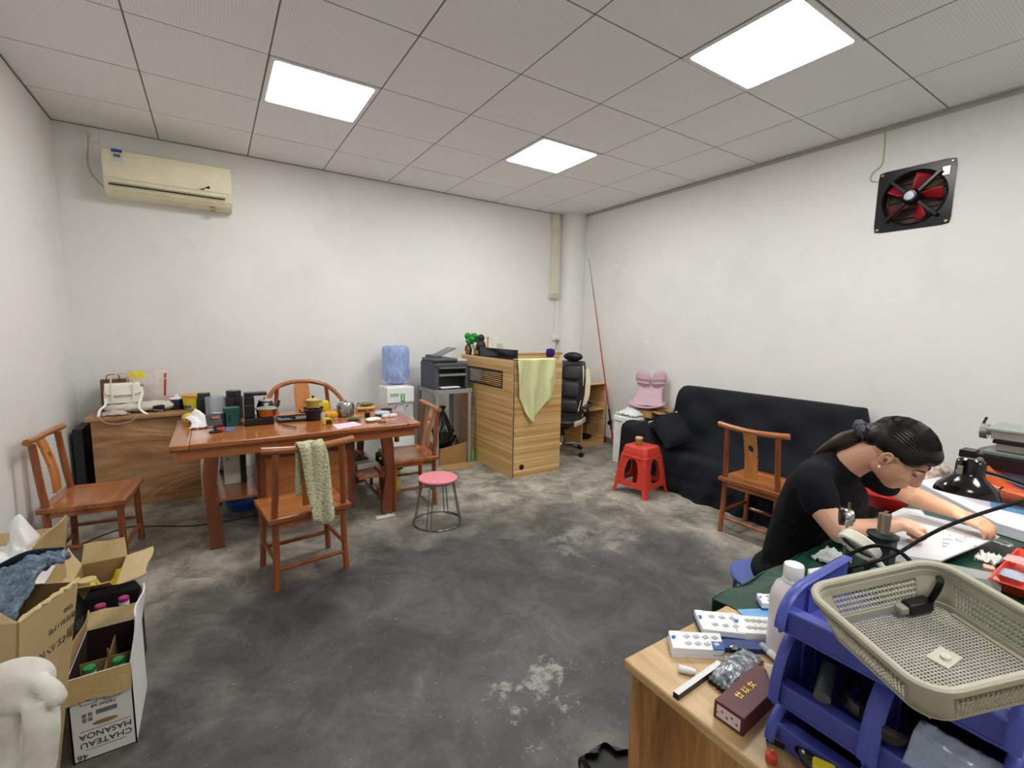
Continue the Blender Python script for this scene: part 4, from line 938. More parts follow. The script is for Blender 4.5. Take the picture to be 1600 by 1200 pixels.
tag(MB().add([(-.085, .30, CZ+.002), (.005, .32, CZ+.002), (.035, .40, CZ+.10), (-.07, .42, CZ+.085)], [(0, 1, 2, 3)]).build('cardboard_sheet', M('#b79a80', .8), solid=.005), 'bent beige cardboard sheet propped beside the canvas bag', 'cardboard')
t = thing('lidded_jar', 'navy blue jar with a white lid on the cabinet', 'jar', (.015, .31, CZ))
MB().lathe([(.045, 0), (.05, .006), (.052, .065), (.047, .078)], 24).build('jar_body', M('#141c33', .3), t, smooth=True)
MB().lathe([(.05, .078), (.05, .086), (.02, .095), (.012, .10), (.014, .11), (.004, .114)], 24).build('lid', M('#e6e8ea', .35), t, smooth=True)
t = thing('plastic_tub', 'yellow plastic tub with an orange lid on the cabinet', 'tub', (.128, .26, CZ))
MB().lathe([(.062, 0), (.068, .004), (.076, .098)], 28).build('tub_body', M('#e9d92f', .35), t, smooth=True)
MB().lathe([(.079, .096), (.08, .108), (.076, .114), (.005, .115)], 28).build('lid', M('#dd9a48', .4), t, smooth=True)
def arc(r, a0, a1, z0, z1, n=8): return MB().grid(lambda u, v: Vector((r*math.cos(a0+(a1-a0)*u), r*math.sin(a0+(a1-a0)*u), z0+(z1-z0)*v)), n, 3)
arc(.0705, -2.75, -1.85, .012, .058).build('blue_print', M('#2e6b94', .4), t); arc(.0725, -1.45, -.95, .045, .065).build('barcode', M('#d8d6c0', .5), t); arc(.074, -1.65, -.85, .078, .088).build('lettering', M('#8a7a1c', .5), t)

# ------------------------------------------------------------------ things on the tea table
def T(px, py): p = onZ(px, py, TZ); return (p.x, p.y, TZ)
tag(MB().ell((T(297, 661)[0], T(297, 661)[1], TZ+.036), (.048, .042, .036), 20, 12).build('pomelo', M('#d9bf34', .5, bmp=.4, bs=90), smooth='full'), 'yellow citrus fruit at the left end of the tea table', 'fruit')
p = T(318, 668); 
tag(MB().grid(lambda u, v: Vector((p[0]-.085+.17*u+.02*math.sin(v*7), p[1]-.03+.15*v, TZ+.004+.085*math.exp(-((u-.35)**2+(v-.6)**2)*9)+.028*abs(math.sin(u*7+v*3))*(1-abs(2*v-1)**3)+.010*wob(u*19, v*17))), 26, 26).build('tissue_paper', M('#f1f1f4', .8), smooth='full', solid=.0015), 'crumpled white tissue paper beside the citrus fruit', 'tissue')
def phone_stand():
    t = thing('phone_stand', 'small black phone stand with a dark screen card', 'phone stand', T(337, 675), .35)
    K = M('#141416', .35); MB().lathe([(.038, 0), (.038, .006), (.03, .009), (.004, .01)], 24).build('base', K, t, smooth=True)
    MB().cyl((0, 0, .008), (0, .012, .05), .007, n=10).build('post', K, t, smooth=True)
    s = MB().box((0, .018, .075), (.085, .008, .075), rot=Euler((-.35, 0, 0))).build('screen', M('#1f1416', .25), t)
    MB().box((.005, .006, .093), (.04, .001, .012), rot=Euler((-.35, 0, 0))).build('red_mark', M('#c05a66', .5), s); MB().box((-.02, .017, .063), (.022, .001, .014), rot=Euler((-.35, 0, 0))).build('white_mark', M('#d8d8da', .5), s)
phone_stand()
def mug(name, label, cat, loc, r, h, col, inner, handle=0.0):
    t = thing(name, label, cat, loc)
    MB().lathe([(r*.82, 0), (r*.9, .004), (r, h), (r-.004, h), (r*.88, .008), (.003, .007)], 24).build('cup', col, t, smooth=True)
    MB().lathe([(r-.0042, h-.001), (r*.9, h*.35), (.003, h*.33)], 24, cap=False).build('glaze', inner, t, smooth=True)
    if handle: MB().tube(bez([(r*.95*math.cos(handle), r*.95*math.sin(handle), h*.8), (r*1.5*math.cos(handle), r*1.5*math.sin(handle), h*.7), (r*1.45*math.cos(handle), r*1.45*math.sin(handle), h*.35), (r*.93*math.cos(handle), r*.93*math.sin(handle), h*.2)], 5), .005, 8).build('handle', col, t, smooth=True)
    return t
mug('mug', 'dark teal mug with white inside beside the green box', 'mug', T(343, 666), .046, .095, M('#123038', .3), M('#e9edec', .3), -.5)
t = thing('tea_box', 'dark green box standing beside the teal mug', 'box', T(363, 664), .25)
MB().b2((-.045, -.035, 0), (.045, .035, .118)).build('carton_body', M('#14504a', .45), t, bevel=.003); MB().b2((-.0455, -.0355, .118), (.0455, .0355, .124)).build('lid', M('#1c6258', .4), t, bevel=.002)
q = T(340, 652)
t = thing('plastic_box', 'clear empty plastic box standing behind the mug', 'box', (q[0], q[1]+.03, TZ), .25)
for (c, d) in (((0, -.06, .075), (.12, .002, .15)), ((0, .06, .075), (.12, .002, .15)), ((-.06, 0, .075), (.002, .118, .15)), ((.06, 0, .075), (.002, .118, .15))): MB().box(c, d).build('side', clear('#b9c6d2', .2, .38), t)
MB().box((0, 0, .002), (.118, .118, .002)).build('bottom', clear('#b9c6d2', .2, .4), t)
def canister(label, loc, r, h, lid, name='canister'):
    t = thing(name, label, 'canister', loc)
    MB().lathe([(r*.96, 0), (r, .005), (r, h*.72), (r*.98, h*.745)], 26).build('body', M('#17181b', .3), t, smooth=True)
    MB().lathe([(r*1.02, h*.745), (r*1.03, h*.78), (r*.85, h*.80), (r*.85, h*.96), (r*.80, h), (.004, h)], 26).build('lid', M('#1d1e22', .22), t, smooth=True)
    MB().lathe([(r*1.005, h*.735), (r*1.03, h*.742), (r*1.03, h*.752), (r*1.005, h*.756)], 26).build('rim_band', M('#8e8f92', .2, .9), t, smooth=True)
    return t
q = T(360, 655); canister('tall black canister with a stepped lid behind the green box', (q[0]+.03, q[1]+.05, TZ), .058, .205, 1)
MB_ = T(320, 648); canister('black round-shouldered flask behind the clear plastic box', (MB_[0], MB_[1]+.03, TZ), .05, .165, 1, 'flask')
def kettle_machine():
    a = T(384, 667); b = T(432, 667)
    t = thing('kettle_station', 'black electric tea kettle station with an overhead spout arm', 'kettle station', ((a[0]+b[0])/2, a[1]+.075, TZ), .0)
    K = M('#111215', .35); w = (b[0]-a[0])/2
    MB().b2((-w, -.06, 0), (w, .10, .05)).build('base', K, t, bevel=.006)
    MB().b2((-w, -.03, .05), (-w+.062, .07, .20)).build('column', K, t, bevel=.01)
    MB().b2((-w, -.02, .20), (w-.035, .06, .222)).build('spout_arm', M('#1b1c1f', .3), t, bevel=.008)
    MB().b2((-w+.001, -.031, .135), (-w+.063, -.0295, .138)).build('trim_line', M('#7d7f82', .3, .7), t)
    k = MB().lathe([(.05, .051), (.058, .06), (.058, .11), (.045, .150), (.04, .155)], 24, (.045, .045, 0)).build('kettle', M('#1c2430', .25), t, smooth=True)
    MB().lathe([(.045, .154), (.043, .162), (.012, .168), (.010, .18), (.004, .182)], 20, (.045, .045, 0)).build('kettle_lid', M('#c3bdb4', .3, .5), k, smooth=True)
    MB().tube(bez([(.10, .045, .08), (.125, .045, .12), (.135, .045, .15)], 4), [.012]*5+[.008]*4, 8).build('kettle_spout', M('#1c2430', .25), k, smooth=True)
    return t
kettle_machine()
q = T(414, 664)
t = thing('copper_pan', 'small copper saucepan with a glass lid on the kettle station', 'pan', (q[0]+.018, q[1]+.064, TZ+.051))
MB().lathe([(.052, 0), (.06, .004), (.064, .05), (.066, .052)], 28).build('pan_body', M('#b5713c', .2, .9), t, smooth=True)
MB().lathe([(.072, .052), (.073, .056), (.05, .068), (.014, .073)], 28, cap=False).build('glass_lid', clear('#aab4a8', .1, .65), t, smooth=True)
MB().lathe([(.075, .052), (.076, .055), (.072, .057)], 28, cap=False).build('lid_rim', M('#b9bcbd', .2, 1), t, smooth=True); MB().lathe([(.012, .072), (.014, .078), (.016, .088), (.004, .092)], 14).build('knob', M('#c7cbbf', .3), t, smooth=True)
a, b = T(438, 664), T(490, 652)
t = thing('tea_tray', 'flat grey tea tray with a dark frame at the table middle', 'tray', ((a[0]+b[0])/2+.02, (a[1]+b[1])/2+.08, TZ), .03)
MB().ringplate(rrect(.30, .20, .01, 2), rrect(.272, .172, .006, 2), 0, .018).build('rim', M('#1d1c1b', .35), t, bevel=.002); MB().b2((-.136, -.086, .002), (.136, .086, .008)).build('plate', M('#6d7072', .35, .3), t)
TR = t.location
tag(MB().tube([(TR.x-.12, TR.y-.02, TZ+.022), (TR.x-.07, TR.y-.035, TZ+.024), (TR.x-.03, TR.y-.05, TZ+.02)], [.005, .005, .012], 8).build('tea_scoop', M('#1a1917', .4), smooth=True), 'black tea scoop lying on the tea tray', 'scoop')
t = thing('tea_cup', 'tiny brown clay cup at the right of the tea tray', 'cup', (TR.x+.105, TR.y-.055, TZ+.009)); MB().lathe([(.014, 0), (.021, .03), (.019, .03), (.013, .005), (.002, .004)], 18).build('cup', M('#8e5638', .5), t, smooth=True)
q = T(492, 658)
t = thing('alcohol_stove', 'small black stove under the yellow pot', 'stove', (q[0], q[1]+.055, TZ+0.0))
MB().lathe([(.046, 0), (.05, .01), (.05, .04), (.062, .062), (.066, .078), (.05, .08), (.045, .07)], 24).build('stove_body', M('#14161a', .35), t, smooth=True)
for k in range(3):
    aa = k*2.1+.3; MB().b2((-.006, -.004, 0), (.02, .004, .014)).build('prong', M('#14161a', .4), t, (.055*math.cos(aa), .055*math.sin(aa), .078), aa)
MB().tube(bez([(-.06, 0, .06), (-.085, -.01, .065), (-.095, -.02, .085)], 4), .005, 6).build('handle', M('#14161a', .4), t, smooth=True)
t = thing('enamel_pot', 'small yellow pot with a black knob on the stove', 'pot', (q[0], q[1]+.055, TZ+.0925))
MB().lathe([(.038, 0), (.044, .004), (.045, .05), (.046, .052)], 24).build('pot_body', M('#a8963e', .35, var=.1), t, smooth=True); MB().lathe([(.047, .052), (.046, .058), (.02, .068), (.006, .07)], 24).build('lid', M('#c0ae58', .3), t, smooth=True); MB().lathe([(.005, .07), (.008, .076), (.009, .086), (.003, .089)], 12).build('knob', M('#18181a', .4), t, smooth=True)
for s in (-1, 1): MB().box((s*.052, 0, .042), (.018, .014, .006)).build('ear', M('#2a2620', .4), t)
def crumpled_pack(name, label, px, py, d, col, dz=0.0, rz=0.0, dy=0.0, cat='packet'):
    q = T(px, py); dx_, dy_, dzz = d
    def f(u, v):
        a = u*2*PI; x, y = math.cos(a), math.sin(a); k = (abs(x)**5+abs(y)**5)**(-.2); r = math.sin(v*PI)**.5 if 0 < v < 1 else 0.02; z = math.cos(v*PI)
        w_ = 1+.06*wob(a*2, v*6)
        return Vector((x*k*r*dx_*w_, y*k*r*dy_*w_, dzz*(1-z)*(1+.08*wob(a*3, v*5, 2)*(1 if v > .4 else 1))))
    return tag(MB().grid(f, 20, 11, True).build(name, col, None, (q[0], q[1]+dy, TZ+.0005+dz), rz, smooth='full'), label, cat)
crumpled_pack('snack_bag', 'yellow snack bag standing behind the yellow pot', 512, 648, (.032, .02, .05), M('#d9c12c', .35), 0, .2, .09)
crumpled_pack('fruit_snack', 'bunch of orange-yellow snacks beside the tape measure', 518, 655, (.05, .035, .026), M('#d69a24', .5, var=.3, vs=30), .004, .3, .03, 'snack')
tag(MB().lathe([(.024, 0), (.028, .05), (.026, .05), (.021, .006), (.002, .005)], 18, T(505, 655)).build('paper_cup', M('#dfe2e6', .5), smooth=True), 'small white cup behind the tape measure', 'cup')
def tape():
    t = thing('tape_measure', 'yellow and black tape measure near the table front', 'tape measure', T(511, 663), .1)
    MB().prism([(-.032, 0), (.034, 0), (.036, .02), (.028, .042), (.008, .05), (-.018, .046), (-.032, .03)], -.016, .016, lambda x, z, y: (x, y, z)).build('case', M('#d8bd24', .4), t, bevel=.004)
    MB().prism([(-.012, .004), (.030, .004), (.031, .02), (.024, .034), (-.010, .034)], -.019, .019, lambda x, z, y: (x, y, z)).build('side_grip', M('#17181a', .5), t, bevel=.003)
tape()
def flat(name, label, cat, pts, col, th=.0012, z=TZ, group=None):
    P = [onZ(x, y, z) for x, y in pts]; return tag(MB().prism([(p.x, p.y) for p in P], z+.0003, z+.0003+th).build(name, col), label, cat, group)
flat('paper_sheet', 'pale lilac sheet of paper near the table front edge', 'paper', [(519, 664), (553, 659), (567, 664), (528, 671)], M('#dccbe0', .7))
flat('card', 'red card lying beside the phone stand', 'card', [(338, 668), (352, 666), (352, 673), (341, 674)], M('#b8443a', .5))
flat('card', 'small blue printed card beside the green box', 'card', [(354, 667), (368, 667), (364, 675), (350, 674)], M('#66759a', .4, var=.3, vs=50))
tag(MB().cyl(tuple(onZ(441, 664, TZ+.006)), tuple(onZ(463, 668, TZ+.006)), .0045, n=8).build('pen', M('#4a3a30', .4), smooth=True), 'dark brown pen lying at the table front', 'pen')
q = T(543, 652)
t = thing('steel_pot', 'brushed steel pot with a lid on the tea table', 'pot', (q[0], q[1]+.06, TZ))
MB().lathe([(.055, 0), (.062, .006), (.066, .085), (.06, .098), (.056, .10)], 28).build('pot_body', M('#a9a9a6', .22, 1.0), t, smooth=True); MB().lathe([(.057, .10), (.05, .108), (.012, .112), (.010, .124), (.004, .127)], 24).build('lid', M('#b6b6b3', .2, 1.0), t, smooth=True)
MB().tube(bez([(.06, 0, .05), (.09, 0, .075), (.10, 0, .10)], 4), [.012, .011, .010, .009, .008, .008, .008, .007, .007], 8).build('spout', M('#a9a9a6', .22, 1), t, smooth=True)
t = thing('stone_dish', 'low olive stone dish with pebbles beside the steel pot', 'dish', T(553, 656)); MB().lathe([(.035, 0), (.055, .012), (.052, .014), (.034, .005), (.002, .004)], 20).build('dish', M('#6a6a4c', .6), t, smooth=True)
for k in range(4): MB().ell((.018*math.cos(k*1.7), .018*math.sin(k*1.7), .016), (.014, .011, .009), 10, 6).build('pebble', M('#7b7752', .6), t, smooth='full')
crumpled_pack('snack_packet', 'brown and cream snack packet, lower of the stacked two', 575, 643, (.085, .045, .018), M('#b89a5a', .45, var=.4, vs=25), 0, .1, .08)
crumpled_pack('snack_packet', 'olive snack packet stacked on another snack packet', 577, 643, (.055, .035, .013), M('#7d6f45', .45, var=.3, vs=25), .040, .2, .08)
t = thing('glue_bottle', 'small black bottle with a red cap beside the white pack', 'bottle', T(574, 652), .0); MB().lathe([(.018, 0), (.02, .004), (.02, .034), (.01, .042)], 16).build('bottle_body', M('#17181b', .35), t, smooth=True); MB().lathe([(.010, .042), (.010, .056), (.003, .058)], 14).build('cap', M('#c23a2a', .4), t, smooth=True)
crumpled_pack('tissue_pack', 'white pack of tissues near the right front of the table', 583, 658, (.055, .032, .013), M('#e9e9e6', .5, var=.1, vs=40), 0, .25)
crumpled_pack('plastic_bag', 'pale blue plastic bag at the right end of the table', 600, 650, (.06, .045, .016), M('#a9bcd0', .25, var=.12), 0, -.3, .05, 'bag')
tag(MB().b2((0, 0, 0), (.085, .05, .014)).build('wallet', M('#23252b', .5), None, (onZ(597, 642, TZ).x, onZ(597, 642, TZ).y, TZ+.0005), -.1, bevel=.004), 'dark wallet at the back right of the tea table', 'wallet')
for i, (px, py, rz, lb) in enumerate(((603, 652, .5, 'white charger plug on the tea table, left of two'), (614, 651, .2, 'white charger plug on the tea table, right of two'))):
    t = thing('charger', lb, 'charger', T(px, py), rz, 'chargers on the tea table'); MB().b2((-.03, -.017, 0), (.03, .017, .022)).build('block', M('#e8e8e8', .35), t, bevel=.005); MB().b2((.03, -.006, .008), (.042, -.003, .012)).b2((.03, .003, .008), (.042, .006, .012)).build('prongs', M('#b8b8b8', .2, 1), t)
tag(MB().tube([(T(597, 660)[0]+.028*math.cos(a), T(597, 660)[1]+.02*math.sin(a), TZ+.004) for a in np.linspace(0, 2*PI, 17)[:-1]], .003, 6, close=True).build('reading_glasses', M('#5a3a2a', .4)), 'brown rim ring lying by the white tissue pack', 'ring')
tag(MB().lathe([(.02, 0), (.021, .002), (.021, .05), (.003, .052)], 16, (onZ(620, 690, .386).x, onZ(620, 690, .386).y, .3865)).build('gold_tin', M('#b87a34', .25, .7), smooth=True), 'small golden tin on the seat of the right-hand chair', 'tin')
# ------------------------------------------------------------------ things under the table
t = thing('white_unit', 'white slim box unit standing on the left table shelf', 'box', (0.35, -.42, .2845)); MB().b2((-.055, -.16, 0), (.04, .12, .215)).build('case', M('#d8d8d0', .5), t, bevel=.004); MB().b2((.041, -.15, 0), (.075, .12, .22)).build('dark_panel', M('#1b1c1e', .4), t); MB().lathe([(.008, 0), (.008, .003)], 10).build('logo_dot', M('#6f716d', .4), t, (-.03, -.161, .175), rot=(PI/2, 0, 0))
tag(MB().grid(lambda u, v: Vector((.27+.13*u, -.10-.14*v, .2855+.20*math.sin(u*PI)**.6*math.sin(v*PI)**.6+.012*wob(u*13, v*11))), 18, 18).build('grey_cloth', fabric('#8d9398', .9, 90, .3, .1), smooth='full', solid=.004), 'heap of grey cloth behind the white box under the table', 'cloth')
t = thing('basin', 'blue plastic basin on the floor under the table left side', 'basin', (.40, -.28, 0)); MB().lathe([(.08, 0), (.12, .07), (.13, .075), (.128, .08), (.115, .074), (.076, .006), (.002, .005)], 28).build('bowl', M('#3f6fc4', .35), t, smooth=True)
t = thing('scanner', 'white flat appliance lying on the right table shelf', 'appliance', (1.175, -.50, .2845), .12); MB().b2((-.065, -.19, 0), (.075, .16, .045)).build('case', M('#dcdcd8', .45), t, bevel=.01); MB().b2((-.05, -.10, .0455), (.06, .15, .06)).build('cover', M('#3b3d40', .4), t, bevel=.004)
tag(MB().b2((0, 0, 0), (.07, .3, .012)).build('grey_board', M('#8b8c8c', .4), None, (1.13, -.55, .345), .05, rot=(0, -.35, .1)), 'grey slat leaning over the appliance under the table', 'slat')
crumple('floor_paper', 'small white paper scrap by the right table leg', 'paper', lambda u, v: Vector((1.18+.14*u, -1.0+.06*v, .003+.008*abs(wob(u*9, v*9)))), M('#cfd0ca', .8), 8, 6)
tag(MB().tube(bez([(-.55, -.55, .004), (-.3, -.30, .004), (-.12, -.35, .004), (.12, -.48, .004), (.4, -.5, .004), (.8, -.45, .004)], 8), .004, 6).build('floor_cable', M('#2c2c2b', .5), smooth=True), 'thin dark cable along the floor under the table', 'cable')
# ------------------------------------------------------------------ knitted towel over the chair rail
def towel():
    ch = bpy.data.objects['wooden_chair.001'] if 'wooden_chair.001' in bpy.data.objects else None
    m, nt, b = base_mat('knit'); v = coords(nt); vo = N(nt, 'ShaderNodeTexVoronoi', Scale=95.0); nt.links.new(v, vo.inputs['Vector'])
    nt.links.new(ramp(nt, vo.outputs['Distance'], [(0, '#e2dfc2'), (.5, '#cfccaa'), (.8, '#adab88')]), b.inputs['Base Color']); b.inputs['Roughness'].default_value = .95
    bump(nt, b, vo.outputs['Distance'], .8, -.008)
    # in the chair's own frame: rail at y=-.20, z=.735 ; towel hangs on the outer (near) side
    Mx = Matrix.Translation((0.648, -1.425, 0)) @ Matrix.Rotation(math.radians(6.5), 4, 'Z')
    path = bez([(-.148, .50), (-.152, .62), (-.165, .72), (-.195, .758), (-.226, .735), (-.232, .65), (-.226, .50), (-.222, .395), (-.222, .325)], 6)if False else None
    P = [(-.15, .48), (-.155, .60), (-.168, .71), (-.180, .752), (-.205, .762), (-.230, .745), (-.238, .70), (-.236, .60), (-.234, .50), (-.238, .42), (-.236, .335)]
    P = bez([(0, a, c) for a, c in P], 4); n = len(P)
    def f(u, w):
        k = w*(n-1); i = min(int(k), n-2); p = P[i].lerp(P[i+1], k-i)
        back = max(0, (w-.45)/.55)
        x0 = -.07+.055*back; x1 = .055+.04*back
        x = x0+(x1-x0)*u
        fold = .012*math.sin(u*2*PI*1.5+.6)*(.5+.5*back)+.006*math.sin(u*15+w*9)
        z = p.z+(.012*math.sin(u*9) if w > .9 else 0)-(.02*(u-.5) if w > .8 else 0)
        if w > .9: z += .03*max(0, abs(2*u-1)-.6)
        return Mx @ Vector((x, p.y-fold-.004, z))
    tag(MB().grid(f, 26, 60).build('knitted_towel', m, smooth='full', solid=.016), 'chunky pale green knitted towel hanging over a chair rail', 'towel')
towel()
# ------------------------------------------------------------------ cartons in the near left corner
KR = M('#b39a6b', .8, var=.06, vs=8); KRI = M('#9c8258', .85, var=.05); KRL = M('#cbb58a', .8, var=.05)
def carton(name, label, pts, h, outer, inner, flaps=(), z0=0.0, th=.004, bottom=True, lean=None):
    """open box: pts = 4 floor corners in order; flaps = (edge, length, angle from vertical outwards, inset, material)"""
    P = [Vector((p[0], p[1], z0)) for p in pts]; c = sum(P, Vector())/4
    t = thing(name, label, 'box', (0, 0, 0)); up = Vector((0, 0, h))
    ln_ = lean or [Vector((0, 0, 0))]*4
    for i in range(4):
        a, b = P[i], P[(i+1) % 4]; n = (b-a).cross(Vector((0, 0, 1))).normalized()
        if n.dot(c-a) > 0: n = -n
        o = MB(); o.m = 0
        q = [a+ln_[i], b+ln_[(i+1) % 4], b+up, a+up]; qi = [p-n*th for p in q]
        o.add(q, [(0, 1, 2, 3)]); o.m = 1; o.add(qi, [(3, 2, 1, 0)]); o.m = 0
        o.add([q[3], q[2], qi[2], qi[3]], [(0, 1, 2, 3)]); o.add([q[0], q[3], qi[3], qi[0]], [(0, 1, 2, 3)]); o.add([q[1], q[2], qi[2], qi[1]], [(0, 1, 2, 3)])
        o.build('side', [outer, inner], t)
        for (e, ln, ang, ins, mm) in flaps:
            if e != i: continue
            d = (b-a); d0 = d.normalized(); L = d.length; v = n*math.sin(ang)+Vector((0, 0, math.cos(ang)))
            nn = 6; rows = []
            for k in range(nn+1):
                s = ins*L*.5*(k/nn)
                rows.append([a+up+d0*(s+(L-2*s)*j/8)+v*(ln*k/nn)+n*(.006*math.sin(j*.8+k*.5))*(k/nn) for j in range(9)])
            MB().grid(lambda u, w: rows[round(w*nn)][round(u*8)], 9, nn+1).build('flap', mm, t, solid=.004)
    if bottom: MB().prism([(p.x+l.x, p.y+l.y) for p, l in zip(P, ln_)], z0+.001, z0+.006).build('bottom', inner, t)
    return t
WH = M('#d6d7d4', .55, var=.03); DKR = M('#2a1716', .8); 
# 1 wine carton with printed front
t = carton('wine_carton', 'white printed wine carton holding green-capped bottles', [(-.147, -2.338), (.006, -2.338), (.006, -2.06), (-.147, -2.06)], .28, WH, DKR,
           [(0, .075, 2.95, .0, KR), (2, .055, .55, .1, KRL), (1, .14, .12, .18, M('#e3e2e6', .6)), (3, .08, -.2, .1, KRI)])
yf = -2.3395; ink = M('#2c2a2a', .6, var=0); R180 = (PI/2, PI, 0)
text('lettering', 'CHATEAU', .026, ink, t, (-.066, yf, .055), R180, sx=1.05); text('lettering', 'MASANOA', .026, ink, t, (-.066, yf, .083), R180, sx=1.0)
MB().b2((-.125, yf-.0004, .100), (-.005, yf, .101)).build('printed_line', ink, t); MB().b2((-.115, yf-.0004, .036), (-.02, yf, .037)).build('printed_line', ink, t)
MB().prism([(-.066+.03*math.cos(a), .117+.007*math.sin(a)) for a in np.linspace(0, 2*PI, 21)[:-1]], yf-.0005, yf, lambda x, z, y: (x, y, z)).build('gold_oval', M('#8a6a36', .5), t)
MB().b2((-.085, yf-.0005, .146), (-.035, yf, .160)).build('grey_bar', M('#6a6968', .6), t)
for i in range(2):
    for j in range(2): MB().b2((-.118+.014*i, yf-.0005, .130+.016*j), (-.108+.014*i, yf, .142+.016*j)).build('grey_square', M('#77767a', .6), t)
text('lettering', '750ml x6', .016, ink, t, (-.066, yf, .176), R180)
for i, x in enumerate((-.10, -.045)):
    MB().ringplate([(x-.02, .186), (x+.02, .186), (x+.02, .226), (x-.02, .226)], [(x-.0188, .1872), (x+.0188, .1872), (x+.0188, .2248), (x-.0188, .2248)], yf-.0005, yf, lambda a, z, y: (a, y, z)).build('icon_frame', ink, t)
    MB().prism([(x+.009*math.cos(a), .206+.009*math.sin(a)) for a in np.linspace(0, 2*PI, 7)[:-1]], yf-.0005, yf, lambda a, z, y: (a, y, z)).build('icon', ink, t)
text('handwriting', '46', .026, ink, t, (-.125, yf, .018), R180)
MB().b2((-.142, -2.20, .005), (.002, -2.197, .24)).build('divider', KRI, t)
MB().b2((-.072, -2.333, .005), (-.069, -2.065, .24)).build('divider', KRI, t)
def wine(label, x, y, cap, group, h=.255, z=.007):
    b = thing('wine_bottle', label, 'bottle', (x, y, z), 0, group)
    MB().lathe([(.030, 0), (.034, .004), (.034, .155), (.026, .185), (.0145, .205), (.0145, h-.012)], 20).build('glass', M('#1c1d1a', .12), b, smooth=True)
    MB().lathe([(.0165, h-.055), (.0165, h-.012)], 20).build('neck_foil', M('#d8dade', .35), b, smooth=True)
    MB().lathe([(.0168, h-.012), (.0168, h), (.014, h+.003), (.002, h+.003)], 20).build('cap', cap, b, smooth=True)
GC = M('#2f9a4f', .35); PC = M('#9a2a6a', .35)
wine('green-capped wine bottle at the left of the white carton', -.106, -2.265, GC, 'wine bottles in the cartons'); wine('green-capped wine bottle at the right of the white carton', -.034, -2.265, GC, 'wine bottles in the cartons')
tag(MB().cyl((-.064, -2.27, .01), (-.06, -2.25, .30), .003, n=6).build('wooden_stick', M('#8a7a4a', .7)), 'thin stick standing between the green-capped bottles', 'stick')
# 2 dark carton behind it
t = carton('wine_carton', 'dark carton with pink-capped bottles behind the white carton', [(-.20, -2.05), (-.02, -2.05), (-.02, -1.80), (-.20, -1.80)], .27, M('#1e1a1b', .5), M('#171314', .7),
           [(2, .035, .3, .25, M('#1c1819', .6)), (3, .06, .2, .1, M('#1c1819', .6))])
wine('pink-capped wine bottle at the left of the dark carton', -.125, -1.95, PC, 'wine bottles in the cartons', .30); wine('pink-capped wine bottle at the right of the dark carton', -.06, -1.93, PC, 'wine bottles in the cartons', .30)
# 3 tan carton
t = carton('tan_carton', 'open tan carton with yellow contents before the left chair', [(-.262, -1.765), (-.105, -1.765), (-.105, -1.47), (-.262, -1.47)], .285, KR, KRI,
           [(2, .085, .35, .10, KRL), (1, .10, 1.35, .03, KRL), (0, .09, .9, .1, KRL), (3, .10, .3, .2, KRL)])
t = thing('dark_bottle', 'dark bottle with a cream cap in the tan carton', 'bottle', (-.222, -1.60, .007)); MB().lathe([(.03, 0), (.034, .004), (.034, .22), (.028, .235)], 20).build('glass', M('#191a1c', .2), t, smooth=True); MB().lathe([(.03, .235), (.03, .26), (.003, .262)], 20).build('cap', M('#cdbf86', .4), t, smooth=True)
crumple('yellow_cloth', 'bright yellow cloth lying in the tan carton', 'cloth', lambda u, v: Vector((-.21+.095*u, -1.74+.22*v, .225+.03*math.sin(u*5+v*3)+.012*wob(u*9, v*9))), M('#dcc11f', .6), 14, 14, .003)
# 4 carton B with a white plastic bag
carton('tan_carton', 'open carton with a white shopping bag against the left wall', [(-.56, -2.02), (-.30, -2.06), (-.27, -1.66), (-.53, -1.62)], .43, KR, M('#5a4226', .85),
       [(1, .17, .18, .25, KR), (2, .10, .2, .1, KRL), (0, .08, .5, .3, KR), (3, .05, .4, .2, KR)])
def shop_bag():
    t = thing('shopping_bag', 'white plastic shopping bag with two handle peaks in the carton', 'bag', (-.395, -1.83, .425))
    def f(u, v):
        x, y = (u-.5)*.25, (v-.5)*.30; e = (1-(2*u-1)**4)*(1-(2*v-1)**4)
        z = .10*e+.115*math.exp(-(((x+.045)/.030)**2+((y+.04)/.045)**2))+.13*math.exp(-(((x-.055)/.035)**2+((y-.035)/.05)**2))
        z += e*(.010*wob(x*70, y*60)+.006*abs(wob(x*150+z*40, y*130)))
        return Vector((x+.012*math.sin(z*22)*e, y, z))
    MB().grid(f, 48, 48).build('bag_body', clear('#f6f7fa', .3, .88), t, smooth='full')
shop_bag()
# 5 tall carton A, with the blue fleece and torn top edge
p1, p2 = onZ(122, 908, .60), onZ(28, 974, .60); e = (p1-p2).normalized(); wv = Vector((-e.y, e.x, 0))
ca = [(p2.x, p2.y), (p1.x, p1.y), (p1.x+wv.x*.36, p1.y+wv.y*.36), (p2.x+wv.x*.36, p2.y+wv.y*.36)]
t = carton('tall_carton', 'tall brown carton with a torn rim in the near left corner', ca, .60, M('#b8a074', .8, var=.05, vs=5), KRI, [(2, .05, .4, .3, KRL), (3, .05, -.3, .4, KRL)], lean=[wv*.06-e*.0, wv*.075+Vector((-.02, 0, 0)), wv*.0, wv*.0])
rim = [Vector((p2.x, p2.y, .601)).lerp(Vector((p1.x, p1.y, .601)), k/14)+Vector((.003*math.sin(k*2.3), .002, .006*abs(math.sin(k*1.7)))) for k in range(15)]
MB().tube(rim, [(.004+.003*abs(math.sin(k*1.3))) for k in range(15)], 6).build('torn_rim', M('#d8bf8c', .85), t)
nrm = Vector((e.y, -e.x, 0)); ang = math.atan2(e.y, e.x)
